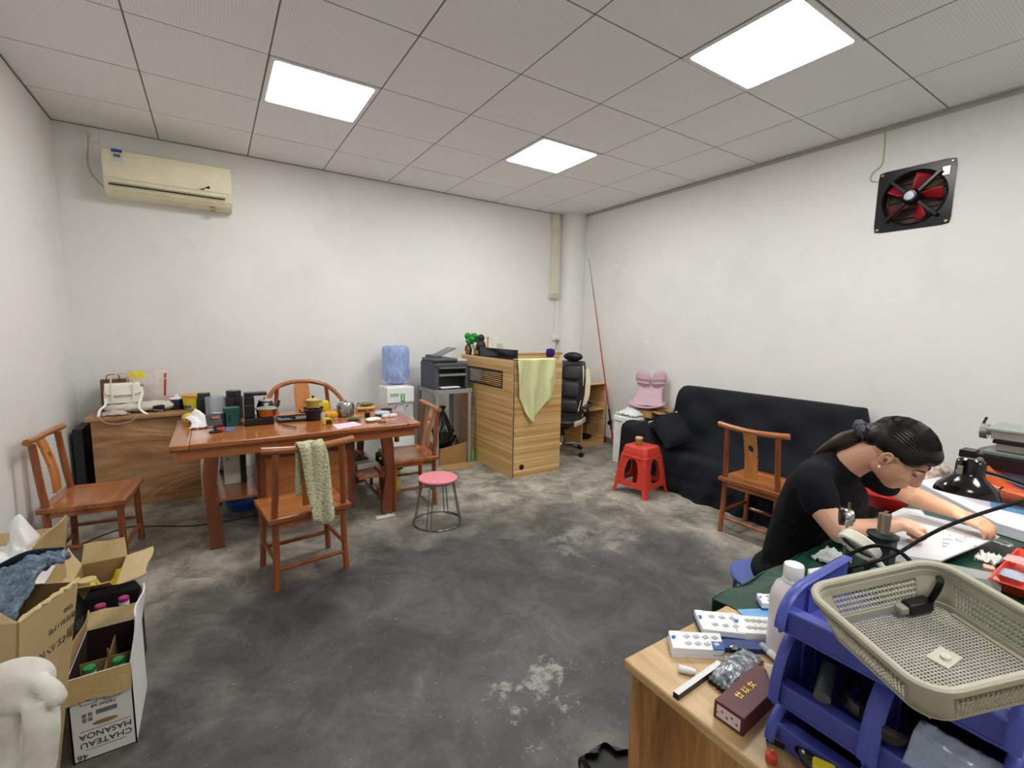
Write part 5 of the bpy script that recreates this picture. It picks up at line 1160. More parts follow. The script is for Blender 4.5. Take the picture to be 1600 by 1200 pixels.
def on_a(s, z): q = Vector((p2.x, p2.y, 0)).lerp(Vector((p1.x, p1.y, 0)), s)+wv*.067*(1-z/.6); return (q.x+nrm.x*.0015, q.y+nrm.y*.0015, z)
RA = (PI/2, PI, ang)
def txt_a(body, size, s, z, sx=1.0): text('lettering', body, size, M('#4a4030', .7, var=0), t, on_a(s, z), (Matrix.Rotation(ang, 3, 'Z') @ Matrix.Rotation(PI/2, 3, 'X') @ Matrix.Rotation(PI, 3, 'Z')).to_euler(), sx=sx)
txt_a('限责任公司', .034, .70, .465); txt_a('地址8117号', .020, .72, .51); txt_a('5260', .017, .82, .54)
def fleece():
    m, nt, b = base_mat('fleece'); v = coords(nt); n = N(nt, 'ShaderNodeTexNoise', Scale=70.0, Detail=5.0, Roughness=.7, Distortion=1.0); nt.links.new(v, n.inputs['Vector'])
    nt.links.new(ramp(nt, n.outputs[0], [(.3, '#51647a'), (.5, '#8096ae'), (.7, '#b4c4d6')]), b.inputs['Base Color']); b.inputs['Roughness'].default_value = 1; bump(nt, b, n.outputs[0], 1.0, .012)
    t = thing('blue_fleece', 'fluffy blue-grey fleece stuffed in the tall carton', 'fleece', (0, 0, 0))
    c0 = (p1+p2)/2+wv*.18; 
    def f(u, v):
        s, w = u, v; q = Vector((p2.x, p2.y, 0)).lerp(Vector((p1.x, p1.y, 0)), .04+.92*s)+wv*(.008+.335*w)
        z = .585+.065*math.sin(PI*s)**.5*(1-.5*w)+.085*s*(1-w)+.02*wob(s*7, w*9)+.012*wob(s*19, w*21)
        return Vector((q.x, q.y, z))
    MB().grid(f, 40, 40).build('pile', m, t, smooth='full', solid=.01)
    MB().tube(bez([f(.98, .05)+Vector((0, 0, .016)), f(.97, .3)+Vector((0, 0, .022)), f(.85, .55)+Vector((0, 0, .02)), f(.7, .8)+Vector((0, 0, .016))], 6), .011, 8).build('dark_trim', fabric('#1d2738', .9, 150, .3, .1), t, smooth=True)
fleece()
def glove(name, label, base, fing, palm_r, thumb, mat, voxel=.006):
    m = MB(); m.ell(*palm_r)
    for pts, r in fing: m.tube(bez([tuple(p) for p in pts], 5), r, 10); m.ell(pts[-1], (r, r, r), 10, 8)
    m.tube(bez([tuple(p) for p in thumb[0]], 5), thumb[1], 10); m.ell(thumb[0][-1], (thumb[1],)*3, 10, 8)
    o = m.build(name, mat, None, smooth='full'); md = o.modifiers.new('union', 'REMESH'); md.mode = 'VOXEL'; md.voxel_size = voxel; md.use_smooth_shade = True
    md = o.modifiers.new('soft', 'SMOOTH'); md.iterations = 4; md.factor = .5
    return tag(o, label, 'glove', 'white knitted gloves')
def knit_mat():
    m, nt, b = base_mat('white knit'); v = coords(nt, (1, 1, 1)); w = N(nt, 'ShaderNodeTexWave', Scale=150.0, Distortion=1.0, Detail=2.0); w.bands_direction = 'DIAGONAL'; nt.links.new(v, w.inputs['Vector'])
    n = N(nt, 'ShaderNodeTexNoise', Scale=7.0, Detail=4.0); nt.links.new(v, n.inputs['Vector'])
    nt.links.new(ramp(nt, n.outputs[0], [(.3, '#b9b3a8'), (.5, '#dedbd3'), (.7, '#efeeea')]), b.inputs['Base Color']); b.inputs['Roughness'].default_value = .95; bump(nt, b, w.outputs[0], .35, .002); return m
KN = knit_mat()
# the pair hangs over the near corner of the tall carton
dep = 1.09
def gp(px, py, d): return CAM + ray(px, py)*d
glove('knitted_glove', 'white knitted glove hanging fingers down on the tall carton corner', None,
      [([gp(62, 1090, dep), gp(66, 1140, dep), gp(60, 1205, dep+.01)], 0.033), ([gp(10, 1090, dep), gp(6, 1150, dep), gp(2, 1215, dep)], .034)],
      (tuple(gp(22, 1072, dep)), (.074, .05, .063), 20, 14), ([gp(50, 1060, dep), gp(78, 1075, dep-.01), gp(90, 1090, dep-.01)], .0195), KN)
# ------------------------------------------------------------------ workbench
BZ = .65
OAK = wood('#6a4120', '#c8935a', 7, 2, 6, .4, .1, 2.2, mid='#a5713a', knots=.2)
OAKT = wood('#a5834f', '#d0b185', 7, 1, 5, .4, .1, 1.8, mid='#bd9a68', knots=.10)
t = thing('bench_cabinet', 'knotty wooden cabinet at the near end of the workbench', 'cabinet', (0, 0, 0))
MB().b2((1.0, -4.9, 0), (1.355, -3.495, .628)).build('body', OAK, t); MB().b2((.985, -4.92, .628), (1.362, -3.482, BZ)).build('top_board', OAKT, t, bevel=.004)
for k in range(5): MB().b2((.994, -3.50-.235*k-.234, .02), (1.0, -3.50-.235*k, .622)).build('plank', OAK, t)
t = thing('workbench', 'long jeweller workbench covered with a green mat', 'workbench', (0, 0, 0))
MB().b2((1.365, -4.9, .60), (3.62, -3.47, .635)).build('bench_top', wood('#8a6a44', '#a98558', 6, 0, 8, .5), t)
GRN = M('#0f3b2d', .3, var=.05, spec=.6)
def mat_f(u, v): return Vector((1.365+2.25*u, -3.44-1.4*v, BZ-.002+.004*math.exp(-v*40)*math.sin(u*60)-.006*(1 if v < .01 else 0)))
MB().grid(mat_f, 60, 30).build('green_mat', GRN, t, solid=.003)
MB().grid(lambda u, v: Vector((1.365+2.25*u, -3.44+.004*math.sin(u*70), BZ-.004-.05*v)), 60, 3).build('mat_edge', GRN, t, solid=.003)
for x in (1.45, 3.5):
    for y in (-3.55, -4.8): MB().b2((x-.03, y-.03, 0), (x+.03, y+.03, .60)).build('leg', OAK, t)
round_stool('blue round stool under the seated person', (2.16, -3.19, 0), M('#4a5fa8', .4), h=.36, r=.15, rr=.155)
# waste bin beside the cabinet
t = thing('waste_bin', 'black lined waste bin on the floor beside the bench cabinet', 'bin', (1.095, -3.372, 0))
MB().lathe([(.07, 0), (.075, .004), (.085, .20), (.088, .205)], 24).build('bin_body', M('#131416', .5), t, smooth=True)
MB().grid(lambda u, v: Vector(((.092+.012*math.sin(u*2*PI*7)*v-.02*(v > .8))*math.cos(u*2*PI), (.092+.012*math.sin(u*2*PI*7)*v-.02*(v > .8))*math.sin(u*2*PI), .15+.07*v)), 48, 8, True).build('black_liner', M('#131416', .3, spec=.6), t, smooth='full')
def B(px, py, z=BZ): p = onZ(px, py, z); return Vector((p.x, p.y, z))
def quad(name, label, cat, corners, h, mat, z=BZ, parent=None, bevel=.0, top=None, group=None):
    P = [onZ(x, y, z+h) for x, y in corners]
    o = MB().prism([(p.x, p.y) for p in P], z+.0005, z+h).build(name, mat, parent, bevel=bevel)
    return (tag(o, label, cat, group) if label else o), P
# --- small things on the cabinet top
def insert_box(label, c, lid, base, n, end=None):
    t = thing('insert_box', label, 'box')
    o, P = quad('base_tray', None, None, c, .008, base, parent=t)
    P = [Vector((p.x, p.y, 0)) for p in P]; cc = sum(P, Vector())/4
    Q = [cc+(p-cc)*.98 for p in P]
    MB().prism([(p.x, p.y) for p in Q], BZ+.0085, BZ+.022).build('clear_lid', lid, t, bevel=.001)
    for i in range(n):
        for j in range(2):
            u, w = (i+.5)/n*.72+.24, (j+.5)/2*.8+.1
            q = (Q[0].lerp(Q[1], u)).lerp(Q[3].lerp(Q[2], u), w); ax = (Q[1]-Q[0]).normalized()
            MB().box((q.x, q.y, BZ+.0228), (.012, .009, .0015), math.atan2(ax.y, ax.x)+.5).build('insert', M('#a9a9a6', .4, .4), t)
    a, b_, c_, d = Q; 
    MB().prism([(p.x, p.y) for p in (a.lerp(b_, .02), a.lerp(b_, .2), d.lerp(c_, .2), d.lerp(c_, .02))], BZ+.0222, BZ+.0228).build('paper_label', M('#eef0f4', .6), t)
    MB().prism([(p.x, p.y) for p in (a.lerp(b_, .05).lerp(d, .3), a.lerp(b_, .17).lerp(d, .3), a.lerp(b_, .17).lerp(d, .5), a.lerp(b_, .05).lerp(d, .5))], BZ+.0229, BZ+.0233).build('label_mark', M('#2f62b0', .6), t)
    return t, Q
W1 = M('#e4e7ea', .3); BL = M('#1f4f9e', .35)
t, Q = insert_box('white insert box with a blue corner on the cabinet, nearest box', [(1043, 994), (1125, 998), (1133, 1026), (1050, 1022)], W1, M('#dfe2e6', .4), 4)
MB().prism([(p.x, p.y) for p in (Q[2], Q[2].lerp(Q[3], .22), Q[2].lerp(Q[3], .22).lerp(Q[1].lerp(Q[0], .22), .45), Q[2].lerp(Q[1], .45))], BZ+.004, BZ+.0235).build('blue_corner', BL, t)
t, Q = insert_box('blue-based insert box with grey inserts beyond the nearest box', [(1083, 961), (1150, 966), (1166, 1000), (1097, 992)], W1, BL, 3)
t, Q = insert_box('long white insert box at the back of the cabinet top', [(1140, 968), (1222, 974), (1226, 1002), (1150, 997)], M('#e9ecea', .35), M('#d5d9d6', .4), 6)
t, Q = insert_box('blue insert box on the green mat behind the white bottle', [(1181, 935), (1222, 936), (1226, 952), (1190, 951)], W1, BL, 2)
quad('blue_pouch', 'light blue plastic pouch lying at the edge of the green mat', 'pouch', [(1152, 952), (1215, 950), (1222, 964), (1164, 966)], .004, M('#6fa3cf', .25, var=.15, vs=30))
quad('blue_case', 'dark blue case with white label under the insert boxes', 'case', [(1126, 998), (1215, 1002), (1218, 1016), (1130, 1012)], .012, M('#1d3870', .35))
p = B(1147, 1012, BZ+.013)
t = thing('thumb_tack', 'steel thumb tack standing point up on the blue case', 'tack', (p.x, p.y, BZ+.0125)); MB().lathe([(.008, 0), (.008, .002), (.002, .005)], 14).build('head', M('#c9cbcd', .2, 1), t, smooth=True); MB().lathe([(.0012, .004), (.0008, .016), (.0002, .018)], 8).build('pin', M('#c9cbcd', .2, 1), t)
t = thing('plastic_stopper', 'small white plastic stopper lying on the cabinet top', 'stopper', tuple(B(1072, 1047, BZ+.008)), -.9); MB().cyl((-.014, 0, 0), (.012, 0, 0), .0075, n=14).cyl((.012, 0, 0), (.018, 0, 0), .006, n=14).build('shell', M('#e3e3e6', .3), t, smooth=True)
a, b = onZ(1056, 1085, BZ+.01), onZ(1125, 1036, BZ+.01)
d = b-a; t = thing('square_file', 'square steel bar with a white scale on the cabinet top', 'bar', ((a.x+b.x)/2, (a.y+b.y)/2, BZ+.0005), math.atan2(d.y, d.x))
MB().b2((-d.length/2, -.006, 0), (d.length/2, .006, .012)).build('shank', M('#352a2c', .35, .4), t); MB().b2((-d.length/2, -.0058, .0121), (d.length/2, .0058, .0126)).build('scale_face', M('#d6d8da', .4), t)
# silvery bag of tools
def zip_bag(u, v):
    c = [onZ(x, y, BZ+.01) for x, y in ((1107, 1052), (1160, 1010), (1195, 1030), (1140, 1078))]
    q = (c[0].lerp(c[1], u)).lerp(c[3].lerp(c[2], u), v); q.z = BZ+.004+.02*math.sin(PI*u)**.4*math.sin(PI*v)**.4+.0015*wob(u*21, v*19); return q
t = thing('zip_bag', 'clear zip bag of small grey tools on the cabinet top', 'bag'); 
m, nt, bb = base_mat('bag of tools'); v_ = coords(nt); n_ = N(nt, 'ShaderNodeTexNoise', Scale=90.0, Detail=4.0); nt.links.new(v_, n_.inputs['Vector']); nt.links.new(ramp(nt, n_.outputs[0], [(.35, '#4a4f55'), (.55, '#8d949b'), (.7, '#dfe4e8')]), bb.inputs['Base Color']); bb.inputs['Roughness'].default_value = .15; bump(nt, bb, n_.outputs[0], .2, .002)
MB().grid(zip_bag, 26, 26).build('film', m, t, smooth='full', solid=.001)
c = [onZ(x, y, BZ+.006) for x, y in ((1108, 1060), (1140, 1084))]
for k in range(5): 
    q = c[0].lerp(c[1], (k+.5)/5); MB().box((q.x, q.y, BZ+.006), (.012, .009, .009), .6).build('tool_end', M('#17191c', .35), t)
# maroon box with gold characters
P = [onZ(x, y, BZ+.034) for x, y in ((1118, 1092), (1183, 1036), (1226, 1062), (1160, 1128))]
cx = sum(p.x for p in P)/4; cy = sum(p.y for p in P)/4; ax = (P[1]-P[0]); L1 = ax.length; L2 = (P[3]-P[0]).length; rz = math.atan2(ax.y, ax.x)
t = thing('maroon_box', 'maroon box with gold characters on the cabinet top', 'box', (cx, cy, BZ+.0005), rz)
MB().b2((-L1/2, -L2/2, 0), (L1/2, L2/2, .034)).build('sleeve', M('#5d1a2c', .45), t, bevel=.002)
MB().b2((-L1/2-.0006, -L2/2+.006, .006), (-L1/2-.0001, L2/2-.006, .029)).build('end_label', M('#d9ccd0', .6), t)
for k in range(5): MB().b2((-L1/2-.0011, -L2/2+.010+.009*k, .013+.006*(k % 2)), (-L1/2-.0007, -L2/2+.014+.009*k, .017+.006*(k % 2))).build('red_print', M('#a8454f', .6), t)
text('gold_lettering', '廿 以 女', .016, M('#d9b23a', .35, .6, var=0), t, (-.010, .004, .0345), (0, 0, PI/2+PI) if False else (0, 0, 0), sx=1.1)
q = B(1213, 1060, BZ+.035)
t = thing('ring_packet', 'clear packet of gold rings on the maroon box', 'packet', (q.x, q.y, BZ+.0352), .7)
for i in range(4):
    for j in range(2): MB().tube([(-.02+.014*i+.005*math.cos(a), -.008+.014*j+.005*math.sin(a), .0035) for a in np.linspace(0, 2*PI, 13)[:-1]], .0018, 6, close=True).build('gold_ring', M('#c9a544', .25, .8), t)
MB().b2((-.03, -.016, .006), (.03, .016, .0075)).build('film', clear('#f3ead0', .1, .3), t)
a, b = onZ(1190, 1008, BZ+.012), onZ(1226, 1040, BZ+.012)
t = thing('marker_pen', 'white marker pen lying beside the bottle', 'pen'); MB().cyl(a, a.lerp(b, .35), .0075, n=12).build('clear_cap', clear('#dfe3e6', .15, .5), t, smooth=True); MB().cyl(a.lerp(b, .35), b, .0072, n=12).build('barrel', M('#ecebe8', .4), t, smooth=True)
t = thing('steel_block', 'black steel block with a bright top near the blue bins', 'block', tuple(B(1215, 1152)), .3); MB().b2((-.022, -.014, 0), (.022, .014, .012)).build('block_body', M('#1b1b1d', .4), t); MB().b2((-.022, -.014, .0121), (.022, .014, .013)).build('ground_face', M('#c3c0ba', .35, .5), t)
tag(MB().lathe([(.009, 0), (.009, .012), (.003, .016), (.002, .02)], 12, (B(1205, 1190).x, B(1205, 1190).y, BZ+.001)).build('red_stopper', M('#c8402e', .4), smooth=True), 'small red stopper at the foot of the blue bins', 'stopper')
# --- white spirit bottle
def spirit():
    q = onZ(1240, 1035, BZ)
    t = thing('spirit_bottle', 'translucent white plastic bottle with a screw cap beside the bins', 'bottle', (q.x+.012, q.y+.022, BZ+.001))
    m, nt, b = base_mat('milky plastic'); b.inputs['Base Color'].default_value = lin('#eee6e8'); b.inputs['Roughness'].default_value = .3; b.inputs['Subsurface Weight'].default_value = .2; b.inputs['Subsurface Radius'].default_value = (.02, .02, .02); b.inputs['Transmission Weight'].default_value = .15
    MB().lathe([(.036, 0), (.040, .004), (.0405, .125), (.039, .14), (.032, .16), (.018, .172), (.0165, .176)], 32).build('bottle_body', m, t, smooth=True)
    MB().lathe([(.0185, .176), (.0195, .178), (.0195, .205), (.018, .208), (.002, .2085)], 28).build('screw_cap', M('#efefee', .45), t, smooth=True)
    MB().lathe([(.0205, .170), (.0215, .172), (.0205, .176)], 28).build('cap_ring', M('#e6e6e5', .45), t, smooth=True)
spirit()
# --- blue stacking bins
BLU = M('#4650a4', .38, var=.06, vs=20, spec=.5)
def bin_(label, y0, y1, z, depth=.23, lipx=1.05, h=.1, back=None, group='blue stacking bins on the cabinet'):
    t = thing('storage_bin', label, 'storage bin', (0, 0, 0), 0, group)
    x0, x1 = lipx, lipx+depth
    MB().b2((x0+.004, y0, z), (x1, y1, z+.004)).build('bin_floor', BLU, t)
    MB().b2((x1-.004, y0, z+.004), (x1, y1, z+(back or h))).build('back_wall', BLU, t)
    pr = [(x1-.0045, z+.0045), (x0-.01, z+.0045)]+[(x0-.012+.006*(1-math.cos(a))+.075*(1-math.cos(a))*.9, z+.012+(h-.016)*math.sin(a)) for a in np.linspace(.0, PI/2, 12)]+[(x1-.0045, z+h-.002)]
    for y in (y0, y1-.004): 
        s = MB().prism(pr, y, y+.004, lambda x, zz, yy: (x, yy, zz)).build('side_wall', BLU, t)
        rim = [(x, zz) for x, zz in pr[2:]]
        MB().tube([(x, y+.002, zz) for x, zz in rim], [(.0085, .003)]*len(rim), 8, flat=(0, 1, 0)).build('wall_rim', BLU, s, smooth=True)
    for xr in (x0+.07, x0+.12): MB().b2((xr, y1-.008, z+.0045), (xr+.006, y1-.0045, z+h*.75)).build('rib', BLU, t)
    MB().add([(x0-.004, y0+.005, z+.044), (x0-.004, y1-.005, z+.044), (x0+.022, y1-.005, z+.044), (x0+.022, y0+.005, z+.044), (x0+.006, y0+.005, z), (x0+.006, y1-.005, z), (x0+.014, y1-.005, z+.0), (x0+.014, y0+.005, z+.0)],
             [(0, 1, 2, 3), (4, 7, 6, 5), (0, 4, 5, 1), (3, 2, 6, 7), (0, 3, 7, 4), (1, 5, 6, 2)]).build('front_lip', BLU, t, bevel=.003)
    return t
bin_('blue stacking bin in the bottom row nearest the white bottle', -3.895, -3.762, .652, h=.071)
bin_('blue stacking bin in the bottom row nearer the camera', -4.032, -3.899, .652, h=.071)
bin_('blue stacking bin in the middle row nearest the white bottle', -3.895, -3.762, .725, h=.128)
bin_('blue stacking bin in the middle row holding black clamps', -4.032, -3.899, .725, h=.128)
bin_('wide blue bin on top of the stack under the basket', -4.032, -3.762, .855, h=.075, back=.02)
# black clamps and a grey handle in the middle row
def cloop(label, c, r, rz, tilt, mat=M('#141516', .18, spec=.6)):
    t = thing('clamp', label, 'clamp', c, rot=(tilt, 0, rz), group='black clamps in the bins')
    MB().tube([(r*math.cos(a), r*.78*math.sin(a), 0) for a in np.linspace(.5, 2*PI-.4, 30)], [(.012, .006)]*30, 8, flat=(0, 0, 1)).build('loop', mat, t, smooth=True)
    MB().lathe([(.008, -.006), (.012, -.004), (.012, .006), (.004, .008)], 16).build('pivot', M('#2b2c2e', .3, .5), t, (r*.95, r*.35, .004), smooth=True)
cloop('black C-shaped clamp loop in the middle row bin, left one', (1.10, -3.865, .785), .034, .4, .25)
cloop('black C-shaped clamp loop in the middle row bin, right one', (1.10, -3.965, .785), .036, .9, .2)
q1 = onZ(1392, 1118, .788); q2 = onZ(1478, 1150, .792)
cloop('large black clamp loop resting over the bin lips, left one', (q1.x, q1.y, .788), .047, .3, .12)
cloop('large black clamp loop resting over the bin lips, right one', (q2.x, q2.y, .792), .045, .9, .10)
t = thing('tool_handle', 'grey metal tool handle leaning in the middle blue bin', 'tool'); a, b = Vector((1.16, -3.80, .815)), Vector((1.05, -3.83, .785))
MB().cyl(a, a.lerp(b, .45), .0075, n=12).build('shank', M('#9ba1a6', .25, .9), t, smooth=True); MB().cyl(a.lerp(b, .45), b, .011, .012, n=12).build('grip', M('#5d656a', .35, .5), t, smooth=True); MB().cyl(a.lerp(b, .42), a.lerp(b, .47), .0125, n=12).build('collar', M('#1a1b1d', .4), t, smooth=True)
tag(MB().ell((1.08, -3.83, .672), (.05, .04, .018), 16, 8).build('black_pouch', M('#101113', .2, spec=.6), smooth='full'), 'shiny black lump in the bottom row bin', 'pouch')
tag(MB().box((1.03, -3.85, .690), (.022, .03, .012), .4).build('yellow_tag', M('#d8c322', .45), bevel=.003), 'yellow plastic tag in the bottom row bin', 'tag')
crumple('zip_bag', 'empty clear zip bag spilling from the right-hand bins', 'bag', lambda u, v: Vector((1.0+.09*u, -4.03+.085*v, .80+.035*math.sin(u*3)+.004*wob(u*8, v*9))), clear('#c3cfe6', .1, .3, .9), 18, 18)
# --- woven plastic basket on the bins
def basket():
    yaw, pit, rol = -.50, .20, .06
    A = onZ(1257, 915, .985)
    e1 = Vector((math.cos(yaw)*math.cos(pit), math.sin(yaw)*math.cos(pit), math.sin(pit))); e2 = Vector((-math.sin(yaw), math.cos(yaw), math.sin(rol))); e2 = (e2-e1*e1.dot(e2)).normalized(); e3 = e1.cross(e2)
    Wd, Ld, H = .202, .19, .062
    org = A+e1*(Wd/2)-e2*(Ld/2)-e3*H
    t = thing('plastic_basket', 'grey-beige perforated plastic basket tilted on the blue bins', 'basket'); t.matrix_world = Matrix(((e1.x, e2.x, e3.x, org.x), (e1.y, e2.y, e3.y, org.y), (e1.z, e2.z, e3.z, org.z), (0, 0, 0, 1)))
    G = M('#aeab99', .45, var=.04)
    # local z 0..H; bottom smaller than the rim
    wb, lb = Wd-.03, Ld-.03
    n = 7
    def loop(w, l, r, z): return [Vector((x, y, z)) for x, y in rrect(w, l, r, n)]
    MB().rings([loop(Wd+.008, Ld+.008, .036, H-.010), loop(Wd+.010, Ld+.010, .037, H-.002), loop(Wd+.004, Ld+.004, .034, H), loop(Wd-.006, Ld-.006, .03, H-.001), loop(Wd-.010, Ld-.010, .028, H-.004), loop(Wd-.008, Ld-.008, .029, H-.010)], cap=False, close=True).build('rim', G, t, smooth=True)
    for z, k in ((.004, .0), (H-.018, .75)):
        w = wb+(Wd-wb)*k; l = lb+(Ld-lb)*k; MB().rings([loop(w, l, .03, z-.004), loop(w+.001, l+.001, .03, z+.007), loop(w-.004, l-.004, .028, z+.007), loop(w-.005, l-.005, .028, z-.004)], cap=False, close=True).build('band', G, t, smooth=True)
    # corner panels
    for sx in (-1, 1):
        for sy in (-1, 1):
            def cp(u, v, sx=sx, sy=sy):
                a = u*PI/2; k = v; w = wb+(Wd-wb)*k; l = lb+(Ld-lb)*k; r = .03
                return Vector((sx*(w/2-r+r*math.cos(a)), sy*(l/2-r+r*math.sin(a)), .004+(H-.008)*v))
            MB().grid(cp, 8, 4).build('corner_panel', G, t, smooth='full', solid=.003)
    # perforated sides: slats and cross bars as one lattice each
    def lattice(name, nu, nv, fn, bw, bh, th=.0028):
        m = MB()
        for i in range(nu+1):
            u = i/nu; m.rings([[fn(u-bw, v, -th/2), fn(u+bw, v, -th/2), fn(u+bw, v, th/2), fn(u-bw, v, th/2)] for v in (0, .5, 1)])
        for j in range(1, nv):
            v = j/nv; m.rings([[fn(u, v-bh, -th*.6), fn(u, v+bh, -th*.6), fn(u, v+bh, th*.6), fn(u, v-bh, th*.6)] for u in (0, .5, 1)])
        o = m.build(name, G, t); o['kind'] = 'stuff'; return o
    for sx in (-1, 1):
        lattice('perforated_side', 24, 6, lambda u, v, d, sx=sx: Vector((sx*((wb+(Wd-wb)*v)/2+d), (u-.5)*(lb-.06+(Ld-lb)*v), .006+(H-.022)*v)), .0058, .016)
    for sy in (-1, 1):
        lattice('perforated_side', 24, 6, lambda u, v, d, sy=sy: Vector(((u-.5)*(wb-.06+(Wd-wb)*v), sy*((lb+(Ld-lb)*v)/2+d), .006+(H-.022)*v)), .0058, .016)
    lattice('perforated_floor', 34, 34, lambda u, v, d: Vector(((u-.5)*(wb-.012), (v-.5)*(lb-.012), .003+d*.6)), .0048, .0048)
    MB().box((.005, -.01, .0045), (.032, .024, .003), .3).build('gate_patch', M('#c3c0b0', .4), t, bevel=.001)
    MB().lathe([(.006, 0), (.005, .003), (.001, .004)], 12).build('gate_stub', M('#cfccbe', .4), t, (.005, -.012, .006))
    MB().b2((-wb/2+.0, -lb/2+.03, .0015), (-wb/2+.008, lb/2-.03, .0055)).build('floor_edge', G, t); MB().b2((wb/2-.008, -lb/2+.03, .0015), (wb/2, lb/2-.03, .0055)).build('floor_edge', G, t)
    return t, org, e1, e2, e3
BK, bo, be1, be2, be3 = basket()
q = bo+be1*.045+be2*.066+be3*.014
t = thing('power_adapter', 'small black power adapter lying in the basket', 'adapter', q, rot=BK.matrix_world.to_euler()); MB().b2((-.018, -.009, -.0075), (.018, .009, .0095)).build('block', M('#141516', .4), t, bevel=.003); MB().b2((-.03, -.007, -.004), (-.018, .007, .006)).build('plug_end', M('#9a988c', .4), t, bevel=.002)
tag(MB().tube(bez([q+be1*.018, q+be1*.035+be3*.035, gp(1440, 895, .93), gp(1405, 862, 1.0), gp(1365, 853, 1.05), gp(1318, 870, 1.08), gp(1291, 886, 1.09), gp(1300, 890, 1.09), gp(1340, 884, 1.08), gp(1395, 868, 1.09), gp(1440, 842, 1.1), gp(1480, 822, 1.1), gp(1540, 800, 1.12), gp(1610, 780, 1.15), gp(1700, 760, 1.2)], 8), .0042, 8).build('bench_cable', M('#0c0c0d', .65, spec=.2), smooth=True), 'thick black cable looping out of the basket over the bench', 'cable')
# ------------------------------------------------------------------ things on the workbench
WZ = .690
def slab(name, label, cat, px, h, mat, z, bevel=0.0):
    P = [onZ(x, y, z+h) for x, y in px]
    return tag(MB().prism([(p.x, p.y) for p in P], z, z+h).build(name, mat, bevel=bevel), label, cat)
slab('white_board', 'large white work board propped flat on the workbench', 'board', [(1432, 752), (1468, 745), (1640, 806), (1640, 842), (1560, 818)], WZ-BZ-.003, M('#dfe0ee', .6, var=.03), BZ+.002)
slab('work_block', 'dark block under the grey work sheet', 'block', [(1400, 822), (1440, 815), (1500, 838), (1460, 858), (1405, 852)], .030, M('#2a2c2e', .6), BZ+.001)
slab('grey_sheet', 'pale grey work sheet under the hands', 'sheet', [(1385, 812), (1420, 798), (1530, 826), (1562, 838), (1470, 876), (1398, 866)], .005, M('#cdd0d8', .6, var=.04), BZ+.0325)
slab('round_sheet', 'small white dish sheet behind the forearm', 'paper', [(1393, 802), (1412, 793), (1440, 797), (1446, 806), (1420, 818), (1396, 815)], .03, M('#dfe3e6', .5), BZ+.001)
# silver trinkets laid out on the sheet
random.seed(11); zs = BZ+.0385
k = 0
for (cx, cy, n, sx, sy) in ((1500, 843, 14, 26, 10), (1418, 806, 8, 16, 4)):
    for i in range(n):
        q = onZ(cx+random.uniform(-sx, sx), cy+random.uniform(-sy, sy), zs)
        o = MB().tube([(-.007, 0, 0), (0, .002, .001), (.007, 0, 0)], .0016, 6).ell((.007, 0, .0005), (.0028, .0028, .0028), 8, 6).build('silver_pin', M('#ececee', .25, .4), None, (q.x, q.y, zs+.001 if cx > 1450 else BZ+.033), random.uniform(0, 3))
        tag(o, ['tiny silver pin in the cluster on the grey sheet', 'tiny silver pin on the small white dish sheet'][0 if cx > 1450 else 1], 'pin', ['silver pins on the grey sheet', 'silver pins on the white dish'][0 if cx > 1450 else 1])
# red basin behind the arm, orange bowl, red tray
q = onZ(1388, 800, BZ)
t = thing('red_basin', 'red plastic basin on the bench behind the forearm', 'basin', (q.x+.06, q.y+.03, BZ+.001)); MB().lathe([(.06, 0), (.085, .055), (.09, .058), (.088, .062), (.08, .056), (.057, .006), (.002, .005)], 28).build('bowl', M('#c21f1c', .35), t, smooth=True)
q = onZ(1590, 775, WZ)
t = thing('orange_bowl', 'wide orange plastic bowl tilted at the right of the bench', 'bowl', (q.x-.12, q.y-.02, WZ+.058), rot=(.14, -.08, 0)); MB().lathe([(.07, -.045), (.12, .02), (.135, .03), (.13, .036), (.115, .022), (.067, -.037), (.002, -.038)], 32, sx=1.25).build('bowl', M('#dc6a3c', .4), t, smooth=True)
P = [(1545, 905), (1590, 858), (1660, 870), (1640, 935)]
t = thing('red_tray', 'shallow red tray with clear packets at the right of the bench', 'tray')
C4 = [onZ(x, y, BZ+.035) for x, y in P]; c4 = sum(C4, Vector())/4; In = [c4+(p-c4)*.84 for p in C4]
RT = M('#d2422e', .35); MB().prism([(p.x, p.y) for p in In], BZ+.002, BZ+.008).build('tray_floor', RT, t)
for i in range(4):
    a, b = C4[i], C4[(i+1) % 4]; ai, bi = In[i], In[(i+1) % 4]; MB().add([Vector((a.x, a.y, BZ+.038)), Vector((b.x, b.y, BZ+.038)), Vector((bi.x, bi.y, BZ+.006)), Vector((ai.x, ai.y, BZ+.006))], [(0, 1, 2, 3)]).build('tray_side', RT, t, solid=.005)
for i, (px, py, cc, lb) in enumerate(((1580, 895, '#b9d3e8', 'clear packet with blue print in the red tray'), (1592, 880, '#eec9cc', 'clear packet with pink print in the red tray'))):
    q = onZ(px, py, BZ+.03); tag(MB().grid(lambda u, v: Vector((q.x-.035+.07*u, q.y-.03+.06*v, BZ+.026+.012*i+.010*math.sin(u*PI)*math.sin(v*PI)+.003*wob(u*12, v*12))), 12, 12).build('packet', clear(cc, .1, .6, .8), smooth='full', solid=.001), lb, 'packet', 'packets in the red tray')
